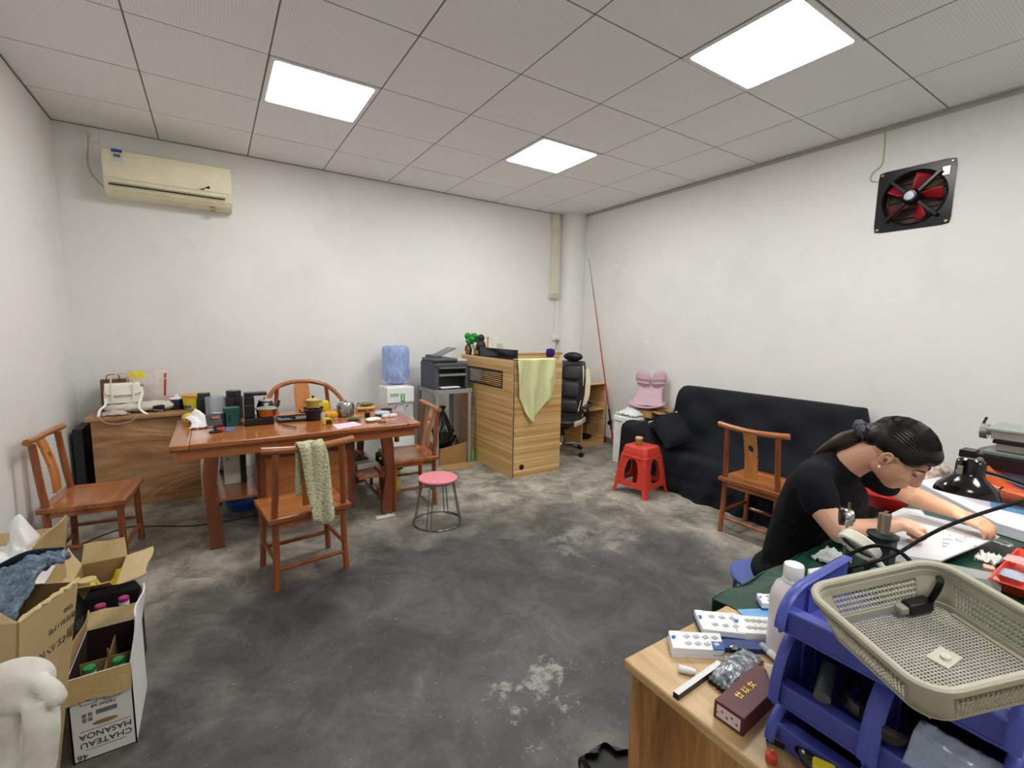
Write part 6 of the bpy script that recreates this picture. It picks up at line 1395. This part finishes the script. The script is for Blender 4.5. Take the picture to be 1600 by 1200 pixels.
# clear plastic case along the bench
a, b = onZ(1395, 872, BZ+.03), onZ(1558, 905, BZ+.03); d = b-a
t = thing('clear_case', 'long clear plastic case lying in front of the grey sheet', 'case', ((a.x+b.x)/2, (a.y+b.y)/2, BZ+.002), math.atan2(d.y, d.x)); L = d.length/2
for c, s in (((0, 0, .002), (2*L, .06, .003)), ((0, .03, .016), (2*L, .002, .03)), ((0, -.03, .016), (2*L, .002, .03)), ((L, 0, .016), (.002, .058, .03)), ((-L, 0, .016), (.002, .058, .03)), ((0, 0, .032), (2*L, .062, .002))): MB().box(c, s).build('panel', clear('#dfe6e4', .08, .28, .7), t)
tag(MB().box(tuple(onZ(1545, 888, BZ+.012)), (.03, .025, .012), .3).build('pink_eraser', M('#e3aaa0', .6), bevel=.002), 'pink block inside the end of the clear case', 'eraser')
# steel spoon, knife and clear bag near the red tray
q = onZ(1562, 848, BZ+.02)
t = thing('steel_spoon', 'shiny steel spoon bowl beside the red tray', 'spoon', (q.x, q.y, BZ+.012), 1.1); MB().grid(lambda u, v: Vector((.038*(2*u-1)*math.sqrt(max(0, 1-(2*v-1)**2*.98)), .027*(2*v-1), -.009*(1-(2*u-1)**2)*(1-(2*v-1)**2)+.012)), 16, 14).build('spoon_bowl', M('#c6c9cc', .12, 1.0), t, smooth='full', solid=.0015)
MB().tube([(.036, 0, .012), (.07, .0, .02), (.13, .0, .022)], [(.006, .0015)]*3, 6, flat=(0, 1, 0)).build('spoon_handle', M('#c6c9cc', .12, 1.0), t, smooth=True)
a, b = onZ(1560, 885, BZ+.01), onZ(1640, 830, BZ+.03); tag(MB().tube([a, b], [(.009, .004)]*2, 8, flat=(0, 0, 1)).build('knife', M('#2a2a26', .3, .6), smooth=True), 'dark knife lying above the red tray', 'knife')
q = onZ(1545, 870, BZ+.015); crumple('clear_wrapper', 'crumpled clear wrapper beside the steel spoon', 'wrapper', lambda u, v: Vector((q.x-.04+.08*u, q.y-.025+.05*v, BZ+.006+.02*abs(wob(u*8, v*9))+.008*wob(u*19, v*17))), clear('#eef2f0', .1, .5, .9), 16, 12)
# cloth heap beyond the lamp
q = onZ(1450, 752, BZ+.02); crumple('cloth_heap', 'heap of pale floral cloth at the back edge of the bench', 'cloth', lambda u, v: Vector((q.x-.02+.34*u, q.y-.03+.10*v, BZ+.004+.07*math.sin(u*PI)**.5*math.sin(v*PI)**.6+.018*wob(u*11, v*9)+.010*wob(u*27, v*23))), fabric('#d9cfc4', .9, 25, .3, .2, '#a88f86'), 30, 16, .004)
# --- desk lamp with black bell shade
def lamp():
    c = CAM + ray(1512, 752)*1.475
    rim = CAM + ray(1508, 776)*1.475; top = CAM + ray(1518, 722)*1.475
    ax = (rim-top).normalized(); ax = (ax+Vector((.0, .0, -.3))).normalized()
    t = thing('desk_lamp', 'black clamp desk lamp with a bell shade over the hands', 'lamp'); K = M('#0f0f11', .15, spec=.6)
    s = ax.orthogonal().normalized(); r = ax.cross(s)
    def ring(p, rad, n=32): return [p+(s*math.cos(2*PI*i/n)+r*math.sin(2*PI*i/n))*rad for i in range(n)]
    prof = [(0, .012), (.002, .028), (.008, .034), (.02, .036), (.05, .036), (.058, .04), (.072, .055), (.092, .072), (.108, .079), (.118, .080)]
    o = top-ax*.012
    MB().rings([ring(o+ax*d, rr) for d, rr in prof]+[ring(o+ax*d, rr-.003) for d, rr in prof[::-1][:-2]]).build('shade', K, t, smooth=True)
    MB().ell(o+ax*.085, (.024, .024, .024), 16, 10).build('bulb', M('#ffffff', .4, var=0, emit='#fff4e2', es=60.0), t, smooth='full')
    for a in (0, 1, 2, 3): MB().cyl(o+ax*.012+(s*math.cos(a*1.57)+r*math.sin(a*1.57))*.034, o+ax*.012+(s*math.cos(a*1.57)+r*math.sin(a*1.57))*.0365, .003, n=8).build('vent', M('#cfd2d4', .2, .8), t)
    w = CAM + ray(1500, 734)*1.42; MB().box(tuple(w), (.006, .012, .026)).build('switch_plate', M('#a9a48a', .3, .6), t, bevel=.001)
    MB().cyl(w, w+Vector((-.03, -.0, .0)), .003, n=8).build('thumb_screw', M('#b9bcbe', .2, 1), t)
    w = CAM + ray(1546, 765)*1.43; MB().cyl(w, w+CR*.03-CU*.004, .004, n=8).build('wing_screw', M('#b9bcbe', .2, 1), t); MB().box(tuple(w+CR*.03), (.004, .004, .026), rot=Euler((.6, .3, 0))).build('wing_nut', M('#3a3632', .3, .6), t)
    e = CAM + ray(1540, 738)*1.46; MB().tube(bez([e-CR*.02, e, CAM+ray(1575, 748)*1.48, CAM+ray(1625, 768)*1.5, CAM+ray(1690, 800)*1.5], 6), .0065, 8).build('arm', K, t, smooth=True)
    base = CAM+ray(1690, 800)*1.5; MB().cyl((base.x, base.y, BZ+.002), base, .008, n=10).build('post', K, t, smooth=True); MB().lathe([(.06, 0), (.06, .015), (.01, .02)], 24, (base.x, base.y, BZ+.001)).build('lamp_base', K, t, smooth=True)
lamp()
# --- dial gauge on a magnetic stand, cream ring magnifier
def gauge():
    t = thing('dial_gauge', 'dial gauge with a black bezel on a thin stand', 'gauge', CAM+ray(1325, 808)*1.30, rot=(PI/2, 0, math.radians(28)))
    MB().lathe([(.022, -.012), (.024, -.008), (.024, .006), (.021, .012)], 28).build('case', M('#c4c4bf', .25, .9), t, smooth=True); MB().lathe([(.0245, -.02), (.0255, -.018), (.0255, -.009), (.022, -.008)], 28).build('bezel', M('#141415', .3), t, smooth=True)
    MB().cyl((0, .022, 0), (0, .042, 0), .0035, n=8).build('stem', M('#8a7a5a', .3, .8), t); p = MB().b2((-.007, -.008, .012), (.007, .03, .016)).build('lug', M('#2c2b2a', .35, .5), t, rot=(0, 0, -1.4)); MB().cyl((0, -.022, 0), (0, -.14, 0), .0035, n=8).build('spindle', M('#a9a9a6', .2, 1), t)
gauge()
def stand():
    q = CAM+ray(1381, 822)*1.33
    t = thing('magnetic_stand', 'steel post on a dark green magnetic base', 'stand', (q.x, q.y, 0))
    MB().cyl((0, 0, q.z-.022), (0, 0, q.z+.036), .0155, n=20).build('post', M('#a3998a', .3, .7), t, smooth=True); MB().lathe([(.034, q.z-.034), (.038, q.z-.03), (.038, q.z-.024), (.02, q.z-.02)], 24).build('flange', M('#14211f', .4), t, smooth=True)
    MB().b2((-.028, -.028, BZ+.001), (.028, .028, q.z-.034)).build('base', M('#14211f', .45), t, bevel=.003)
stand()
q = CAM+ray(1342, 852)*1.26
t = thing('ring_magnifier', 'cream plastic ring magnifier leaning on the bench', 'magnifier', q, rot=(.55, .55, .5))
MB().rings([[Vector((r*math.cos(2*PI*i/36), r*.82*math.sin(2*PI*i/36), z)) for i in range(36)] for r, z in ((.056, -.014), (.061, -.010), (.061, .012), (.056, .016), (.049, .012), (.048, -.010))], cap=False, close=True).build('ring', M('#e3e0d4', .35), t, smooth=True)
MB().lathe([(.0485, -.001), (.047, .001)], 32, sy=.82).build('lens', clear('#b9b0ac', .05, .35, .8), t); MB().rings([[Vector((r*math.cos(2*PI*i/36), r*.82*math.sin(2*PI*i/36), z)) for i in range(36)] for r, z in ((.0495, -.006), (.0495, .011), (.046, .011), (.046, -.006))], cap=False, close=True).build('inner_band', M('#1a1917', .4), t, smooth=True)
MB().tube([(.02, -.048, 0), (.05, -.10, -.01)], .008, 8).build('handle', M('#e3e0d4', .35), t, smooth=True)
a, b = CAM+ray(1340, 880)*1.24, CAM+ray(1395, 845)*1.36; a.z = BZ+.022; b.z = BZ+.022
tag(MB().cyl(a, b, .018, n=16).build('blue_roll', M('#8f93c8', .35), smooth=True), 'pale blue plastic roll lying under the cord', 'roll')
q = onZ(1297, 868, BZ+.02); crumple('white_rag', 'small white rag beside the ring magnifier', 'rag', lambda u, v: Vector((q.x-.03+.08*u, q.y-.04+.08*v, BZ+.003+.035*math.sin(u*PI)*math.sin(v*PI)+.012*wob(u*9, v*11))), M('#c9cdc9', .8), 14, 14, .003)
q = onZ(1318, 880, BZ+.01); tag(MB().box((q.x, q.y, BZ+.008), (.07, .04, .012), .5).build('black_case', M('#16181a', .3), bevel=.003), 'small black case on the green mat under the cord', 'case')
slab('white_tray', 'small white tray behind the spirit bottle', 'tray', [(1262, 888), (1290, 884), (1296, 898), (1268, 903)], .02, M('#dfe6e0', .4), BZ+.001, .004)
slab('wood_block', 'short wooden block beside the magnetic stand', 'block', [(1376, 852), (1398, 846), (1402, 862), (1380, 868)], .03, M('#b99a68', .6), BZ+.001)
# --- small lathe at the right wall end of the bench
def lathe_machine():
    t = thing('bench_lathe', 'grey and green machine slide with a clear handwheel at the far bench end', 'machine', (0, 0, 0))
    X = 3.16; 
    def Q(px, py, dx=0.0): p = onX(px, py, X+dx); return p
    K = M('#1b1d20', .35, .3); G = M('#9aa79d', .35, .3); S = M('#b4b7b5', .3, .6)
    zb = Q(1560, 712).z; y0 = Q(1513, 712).y
    z1 = Q(1530, 706).z; z2 = Q(1575, 690).z; z3 = Q(1560, 668).z; z4 = Q(1560, 653).z
    MB().prism([(y0, z1-.045), (y0, z1-.01), (y0-.05, z1+.012), (-4.2, z1+.012), (-4.2, z1-.045)], X-.12, X+.2, lambda y, z, x: (x, y, z)).build('bed', K, t, bevel=.004)
    MB().b2((X-.10, -4.2, z1+.0125), (X+.18, Q(1545, 700).y, z1+.028)).build('lower_slide', M('#7d8a84', .35, .3), t, bevel=.003)
    MB().b2((X-.06, -4.2, z1+.0285), (X+.14, Q(1562, 690).y, z1+.062)).build('cross_slide', S, t, bevel=.003)
    MB().b2((X-.085, -4.2, z1+.0625), (X+.17, Q(1560, 680).y, z1+.078)).build('dark_rail', K, t, bevel=.002)
    MB().b2((X-.07, -4.2, z1+.0785), (X+.16, Q(1556, 670).y, z1+.112)).build('upper_slide', S, t, bevel=.003)
    MB().b2((X-.075, -4.2, z1+.1125), (X+.165, Q(1548, 662).y, z1+.124)).build('top_plate', G, t, bevel=.003)
    w = Q(1539, 673); MB().cyl((w.x, w.y-.012, w.z), (w.x, w.y+.012, w.z), .034, n=24).build('handwheel', M('#c3c3bf', .15, .7), t, smooth=True)
    MB().cyl((w.x, w.y-.08, w.z), (w.x, w.y-.01, w.z), .016, n=16).build('screw_housing', S, t, smooth=True); MB().cyl((w.x, w.y+.01, w.z+.025), (w.x, w.y+.0, w.z+.062), .005, n=8).build('crank', M('#3a3c3c', .3, .6), t)
    h = Q(1543, 713); MB().cyl((h.x-.14, h.y, h.z), (h.x-.02, h.y-.01, h.z+.012), .012, n=14).build('lever', S, t, smooth=True)
    MB().b2((X-.10, -4.2, BZ+.001), (X+.18, y0-.05, z1-.046)).build('pedestal', M('#4a6a9a', .4), t, bevel=.004)
    MB().b2((X-.13, y0-.045, z1-.012), (X-.05, y0+.005, z1+.02)).build('stop_block', K, t, bevel=.003)
lathe_machine()
q = onX(1582, 735, 3.0); tag(MB().lathe([(.10, 0), (.11, .006), (.06, .03), (.004, .034)], 28, (3.06, -3.60, BZ+.002)).build('white_dome', M('#e3e6ea', .4), smooth=True), 'white dome lid behind the orange bowl', 'lid')
slab('blue_box', 'blue and white printed box under the orange bowl', 'box', [(1548, 778), (1620, 795), (1620, 803), (1548, 786)], .014, M('#6aa9d6', .4, var=.2, vs=40), WZ)
# ------------------------------------------------------------------ the seated person
def remesh(o, vox, it=5, fac=.5, sub=0):
    md = o.modifiers.new('union', 'REMESH'); md.mode = 'VOXEL'; md.voxel_size = vox; md.use_smooth_shade = True
    if it: md = o.modifiers.new('soft', 'SMOOTH'); md.iterations = it; md.factor = fac
    return o
def limb(m, pts, rs, n=14, seg=5):
    P = bez(pts, seg); K = len(P); R = [float(np.interp(i/(K-1)*(len(pts)-1), range(len(pts)), rs)) for i in range(K)]
    m.tube(P, R, n)
    for p, r in ((P[0], R[0]), (P[-1], R[-1])): m.ell(p, (r*.97,)*3, 12, 8)
def person():
    SK = M('#d9a88c', .5, var=.03, vs=20); 
    b = SK.node_tree.nodes['Principled BSDF']; b.inputs['Subsurface Weight'].default_value = .12; b.inputs['Subsurface Radius'].default_value = (.012, .006, .004)
    t = thing('person', 'person in a black t-shirt with a ponytail bent over the workbench', 'person', (2.13, -3.28, 0))
    inv = t.location.copy()
    def W(v): return Vector(v)-inv
    xm = 2.115
    H0 = Vector((xm, -3.572, .968)); fw = Vector((.04, -.74, -.67)).normalized(); up = Vector((0, -.67, .74)); up = (up-fw*up.dot(fw)).normalized(); rt = fw.cross(up)   # her right is -X
    if rt.x > 0: rt = -rt
    def hp(r, f, u): return W(H0+rt*r+fw*f+up*u)   # head space: right, forward, up
    m = MB()
    Rm = Matrix((( -rt.x, fw.x, up.x), (-rt.y, fw.y, up.y), (-rt.z, fw.z, up.z)))
    def hel(c, r, n=22, k=16): # ellipsoid in head axes (side, forward, up)
        rs = []
        for j in range(k+1):
            a = max(min(-PI/2+PI*j/k, PI/2-.02), -PI/2+.02)
            rs.append([hp(c[0], c[1], c[2])+Rm @ Vector((r[0]*math.cos(a)*math.cos(2*PI*i/n), r[1]*math.cos(a)*math.sin(2*PI*i/n), r[2]*math.sin(a))) for i in range(n)])
        return rs
    def he(c, r, **k): m.rings(hel(c, r, **k))
    he((0, -.012, .030), (.071, .088, .076))       # skull
    he((0, .030, -.018), (.060, .060, .075))       # face
    he((0, .048, -.070), (.034, .032, .026))       # chin
    he((0, .010, -.052), (.055, .052, .036))       # jaw
    for s in (-1, 1): he((s*.033, .062, -.020), (.022, .016, .018)); he((s*.030, .072, .018), (.024, .010, .008))   # cheek, brow
    m.tube([hp(0, .080, .014), hp(0, .092, -.010), hp(0, .099, -.025)], [.007, .008, .009], 10); m.ell(tuple(hp(0, .098, -.027)), (.0095,)*3, 10, 8)
    for s in (-1, 1): m.ell(tuple(hp(s*.010, .093, -.032)), (.007,)*3, 8, 6)
    he((0, .083, -.052), (.021, .008, .005)); he((0, .081, -.061), (.019, .009, .006))  # lips
    # neck
    limb(m, [W((xm, -3.42, .885)), W((xm, -3.475, .935)), hp(0, -.03, -.03)], [.056, .050, .050])
    m.ell(tuple(W((xm, -3.40, .865))), (.10, .06, .05), 16, 10)
    # right arm (near the camera): shoulder, elbow, wrist
    rs, re_, rw = Vector((1.955, -3.405, .855)), Vector((1.905, -3.515, .735)), Vector((2.105, -3.595, .745))
    limb(m, [W(rs), W(rs.lerp(re_, .5)+Vector((-.012, .006, -.004))), W(re_)], [.048, .042, .036])
    limb(m, [W(re_), W(re_.lerp(rw, .35)+Vector((0, 0, -.004))), W(rw)], [.037, .036, .0235])
    ls, le, lw = Vector((2.275, -3.40, .865)), Vector((2.42, -3.535, .765)), Vector((2.405, -3.662, .748))
    limb(m, [W(ls), W(ls.lerp(le, .5)), W(le)], [.048, .042, .035]); limb(m, [W(le), W(le.lerp(lw, .4)), W(lw)], [.036, .033, .023])
    # hands: palm, four bent fingers, thumb
    def hand(wrist, fwd, side, upv, curl, spread=1.0, s=.9):
        f, sd, u = fwd.normalized(), side.normalized(), upv.normalized()
        def h(a, b, c): return W(wrist+(f*a+sd*b+u*c)*s)
        # palm
        for a, wd in ((.012, .024), (.032, .031), (.054, .034), (.072, .034)):
            for k in (-1, -.33, .33, 1): m.ell(tuple(h(a, k*wd*.8, .002-.003*abs(k))), (.0135*s,)*3, 10, 8)
        limb(m, [h(-.01, 0, 0), h(.02, 0, .001)], [.0215*s, .022*s], 12, 3)
        ln = [.062, .070, .066, .050]
        for i, k in enumerate((-1, -.33, .33, 1)):
            L = ln[i]*s; base = h(.074, k*.028*spread, .002); d0 = f; ang = 0; p = base; pts = [h(.06, k*.026, .003), base]
            for j, (fr, da) in enumerate(((.45, curl[0]), (.32, curl[1]), (.23, curl[2]))):
                ang += da; d = f*math.cos(ang)-u*math.sin(ang); p = p+(d*1.0)*(L*fr); pts.append(p)
            limb(m, pts, [.0085*s+.001, .0092*s, .0085*s, .008*s, .0065*s], 10, 4)
        tp = [h(.018, -.022, -.004), h(.042, -.042, -.012), h(.066, -.040, -.022), h(.084, -.026, -.03)]
        limb(m, tp, [.0125*s, .0115*s, .010*s, .0075*s], 10, 4)
    hand(rw, Vector((.82, -.42, -.10)), Vector((.40, .82, .1)), Vector((.1, .0, 1)), (1.05, 1.35, .9))
    hand(lw, Vector((-.10, -1, -.22)), Vector((-.95, .12, -.15)), Vector((-.15, -.15, 1)), (.35, .7, .45), 1.1)
    # hips and legs run under the bench
    body = m
    o = body.build('body', SK, t, smooth='full'); remesh(o, .0045, 3)
    # ears, eyes, brows, earring
    for s in (1, -1):
        e = MB(); e.rings(hel((s*.068, -.006, -.008), (.009, .016, .025), n=14, k=10)); ea = e.build('ear', SK, t, smooth='full')
        MB().tube([hp(s*.076, -.006+.012*math.cos(a), -.004+.019*math.sin(a)) for a in np.linspace(-.6, 3.9, 14)], .0038, 6).build('ear_rim', SK, ea, smooth=True)
        MB().ell(tuple(hp(s*.0745, -.002, -.010)), (.006, .007, .009), 10, 8).build('ear_hollow', M('#8a4a38', .6), ea, smooth='full')
        MB().ell(tuple(hp(s*.077, .004, -.038)), (.0042,)*3, 10, 8).build('pearl_earring', M('#f0ece6', .2), ea, smooth='full')
        MB().tube([hp(s*.018, .079, .026), hp(s*.033, .077, .029), hp(s*.048, .064, .024)], [.0018, .0024, .0014], 6).build('eyebrow', M('#1f1512', .8), t)
        MB().tube([hp(s*.018, .076, .006), hp(s*.031, .077, .003), hp(s*.046, .067, .006)], [.001, .0022, .001], 6).build('eyelashes', M('#15100e', .8), t)
    MB().tube([hp(-.016, .083, -.056), hp(0, .087, -.0555), hp(.016, .083, -.056)], [.002, .0045, .002], 8).build('lips', M('#b5615a', .45), t, smooth=True)
    # hair: a smooth cap swept back to a tied tail
    HR = M('#17110f', .38, var=.25, vs=60, spec=.5)
    hm = MB(); hm.rings(hel((0, -.020, .040), (.0755, .090, .077), 26, 18)); hm.rings(hel((0, .026, .064), (.064, .056, .038), 22, 14)); hm.rings(hel((0, -.075, .012), (.055, .040, .055), 20, 14))
    for s in (1, -1): hm.rings(hel((s*.050, .014, .044), (.024, .050, .036), 16, 12))
    kn = hp(0, -.110, -.006)
    hm.rings(hel((0, -.096, -.002), (.034, .030, .034), 16, 12))
    ho = hm.build('hair', HR, t, smooth='full'); remesh(ho, .005, 4)
    for k in range(26):   # combed strands lying on the cap
        a = -1.25+2.5*k/25
        pts = []
        for q in np.linspace(0, 1, 9):
            th = .35+q*2.35; r_ = 1.012
            pts.append(hp(.0775*r_*math.sin(a)*math.sin(th)**.8, -.020+.100*math.cos(th)*r_, .040+.082*math.cos(a)*math.sin(th)*r_-.02*q**3))
        MB().tube(pts, [.0014]*9, 5).build('strand', HR, ho)
    tail = [kn, W((xm-.01, -3.435, .992)), W((xm-.02, -3.405, .970)), W((xm-.02, -3.37, .938)), W((xm-.015, -3.342, .912))]
    po = MB(); 
    for k in range(16):
        aa = 2*PI*k/16; off = Vector((math.cos(aa)*.017, math.sin(aa)*.012, math.sin(aa)*.013))
        po_pts = [tail[0]]+[p+off*(1.1-.18*i) for i, p in enumerate(tail[1:])]
        limb(po, po_pts, [.010, .011, .009, .006, .002], 8, 4)
    pt = po.build('ponytail', M('#2b1b16', .4, var=.3, vs=70, spec=.5), t, smooth='full'); remesh(pt, .004, 2)
    # scrunchie
    ax = (tail[1]-tail[0]).normalized(); s1 = ax.orthogonal().normalized(); s2 = ax.cross(s1); c = tail[0]+ax*.012
    sc = MB(); sc.tube([c+(s1*math.cos(a)+s2*math.sin(a))*(.025+.002*math.sin(a*9))+ax*.003*math.sin(a*7) for a in np.linspace(0, 2*PI, 37)[:-1]], [.016+.0025*math.sin(k*2.3) for k in range(36)], 10, close=True)
    sc.build('scrunchie', fabric('#6a6d76', .8, 240, .6, .3, '#1e2026'), t, smooth='full')
    # t-shirt: torso and short sleeves
    TS = fabric('#14151b', .9, 200, .15, .08); tm = MB()
    tors = [((xm+.01, -3.285, .40), (.165, .105)), ((xm+.01, -3.295, .50), (.150, .100)), ((xm+.005, -3.31, .60), (.145, .098)), ((xm, -3.335, .70), (.150, .102)), ((xm, -3.365, .79), (.158, .100)), ((xm, -3.395, .855), (.150, .085)), ((xm, -3.415, .888), (.105, .068)), ((xm, -3.44, .915), (.068, .058))]
    rings = []
    for k, ((x, y, z), (a, b2)) in enumerate(tors):
        tilt = min(1, max(0, (z-.5)/.4))*.75
        rings.append([W((x+a*(abs(math.cos(q))**.85)*(1 if math.cos(q) > 0 else -1), y+b2*math.sin(q)*math.cos(tilt), z+b2*math.sin(q)*math.sin(tilt))) for q in [2*PI*i/32 for i in range(32)]])
    tm.rings(rings)
    limb(tm, [W((2.05, -3.385, .862)), W(rs+Vector((0, 0, .004))), W(rs.lerp(re_, .42)+Vector((-.010, .004, -.002)))], [.060, .060, .056])
    limb(tm, [W((2.18, -3.385, .862)), W(ls+Vector((0, 0, .004))), W(ls.lerp(le, .55))], [.062, .062, .054])
    # chest front
    tm.ell(tuple(W((xm, -3.44, .77))), (.125, .06, .075), 18, 12)
    so = tm.build('t_shirt', TS, t, smooth='full'); remesh(so, .007, 5)
    tx = so.modifiers.new('folds', 'DISPLACE'); tex = bpy.data.textures.new('folds', 'CLOUDS'); tex.noise_scale = .07; tx.texture = tex; tx.strength = .012; tx.mid_level = .5
    # trousers
    pm = MB(); pm.ell(tuple(W((xm+.01, -3.275, .436))), (.165, .125, .072), 20, 12)
    for s in (-1, 1): limb(pm, [W((xm+.01+s*.085, -3.30, .45)), W((xm+.01+s*.10, -3.52, .45)), W((xm+.01+s*.105, -3.64, .42)), W((xm+.01+s*.11, -3.62, .20)), W((xm+.01+s*.11, -3.60, .05))], [.088, .072, .062, .048, .042])
    p2_ = pm.build('trousers', fabric('#101a1a', .9, 180, .15, .1), t, smooth='full'); remesh(p2_, .009, 4)
    for s in (-1, 1): MB().ell(tuple(W((xm+.01+s*.11, -3.66, .028))), (.038, .09, .027), 16, 10).build('shoe', M('#1c1c1e', .5), t, smooth='full')
person()
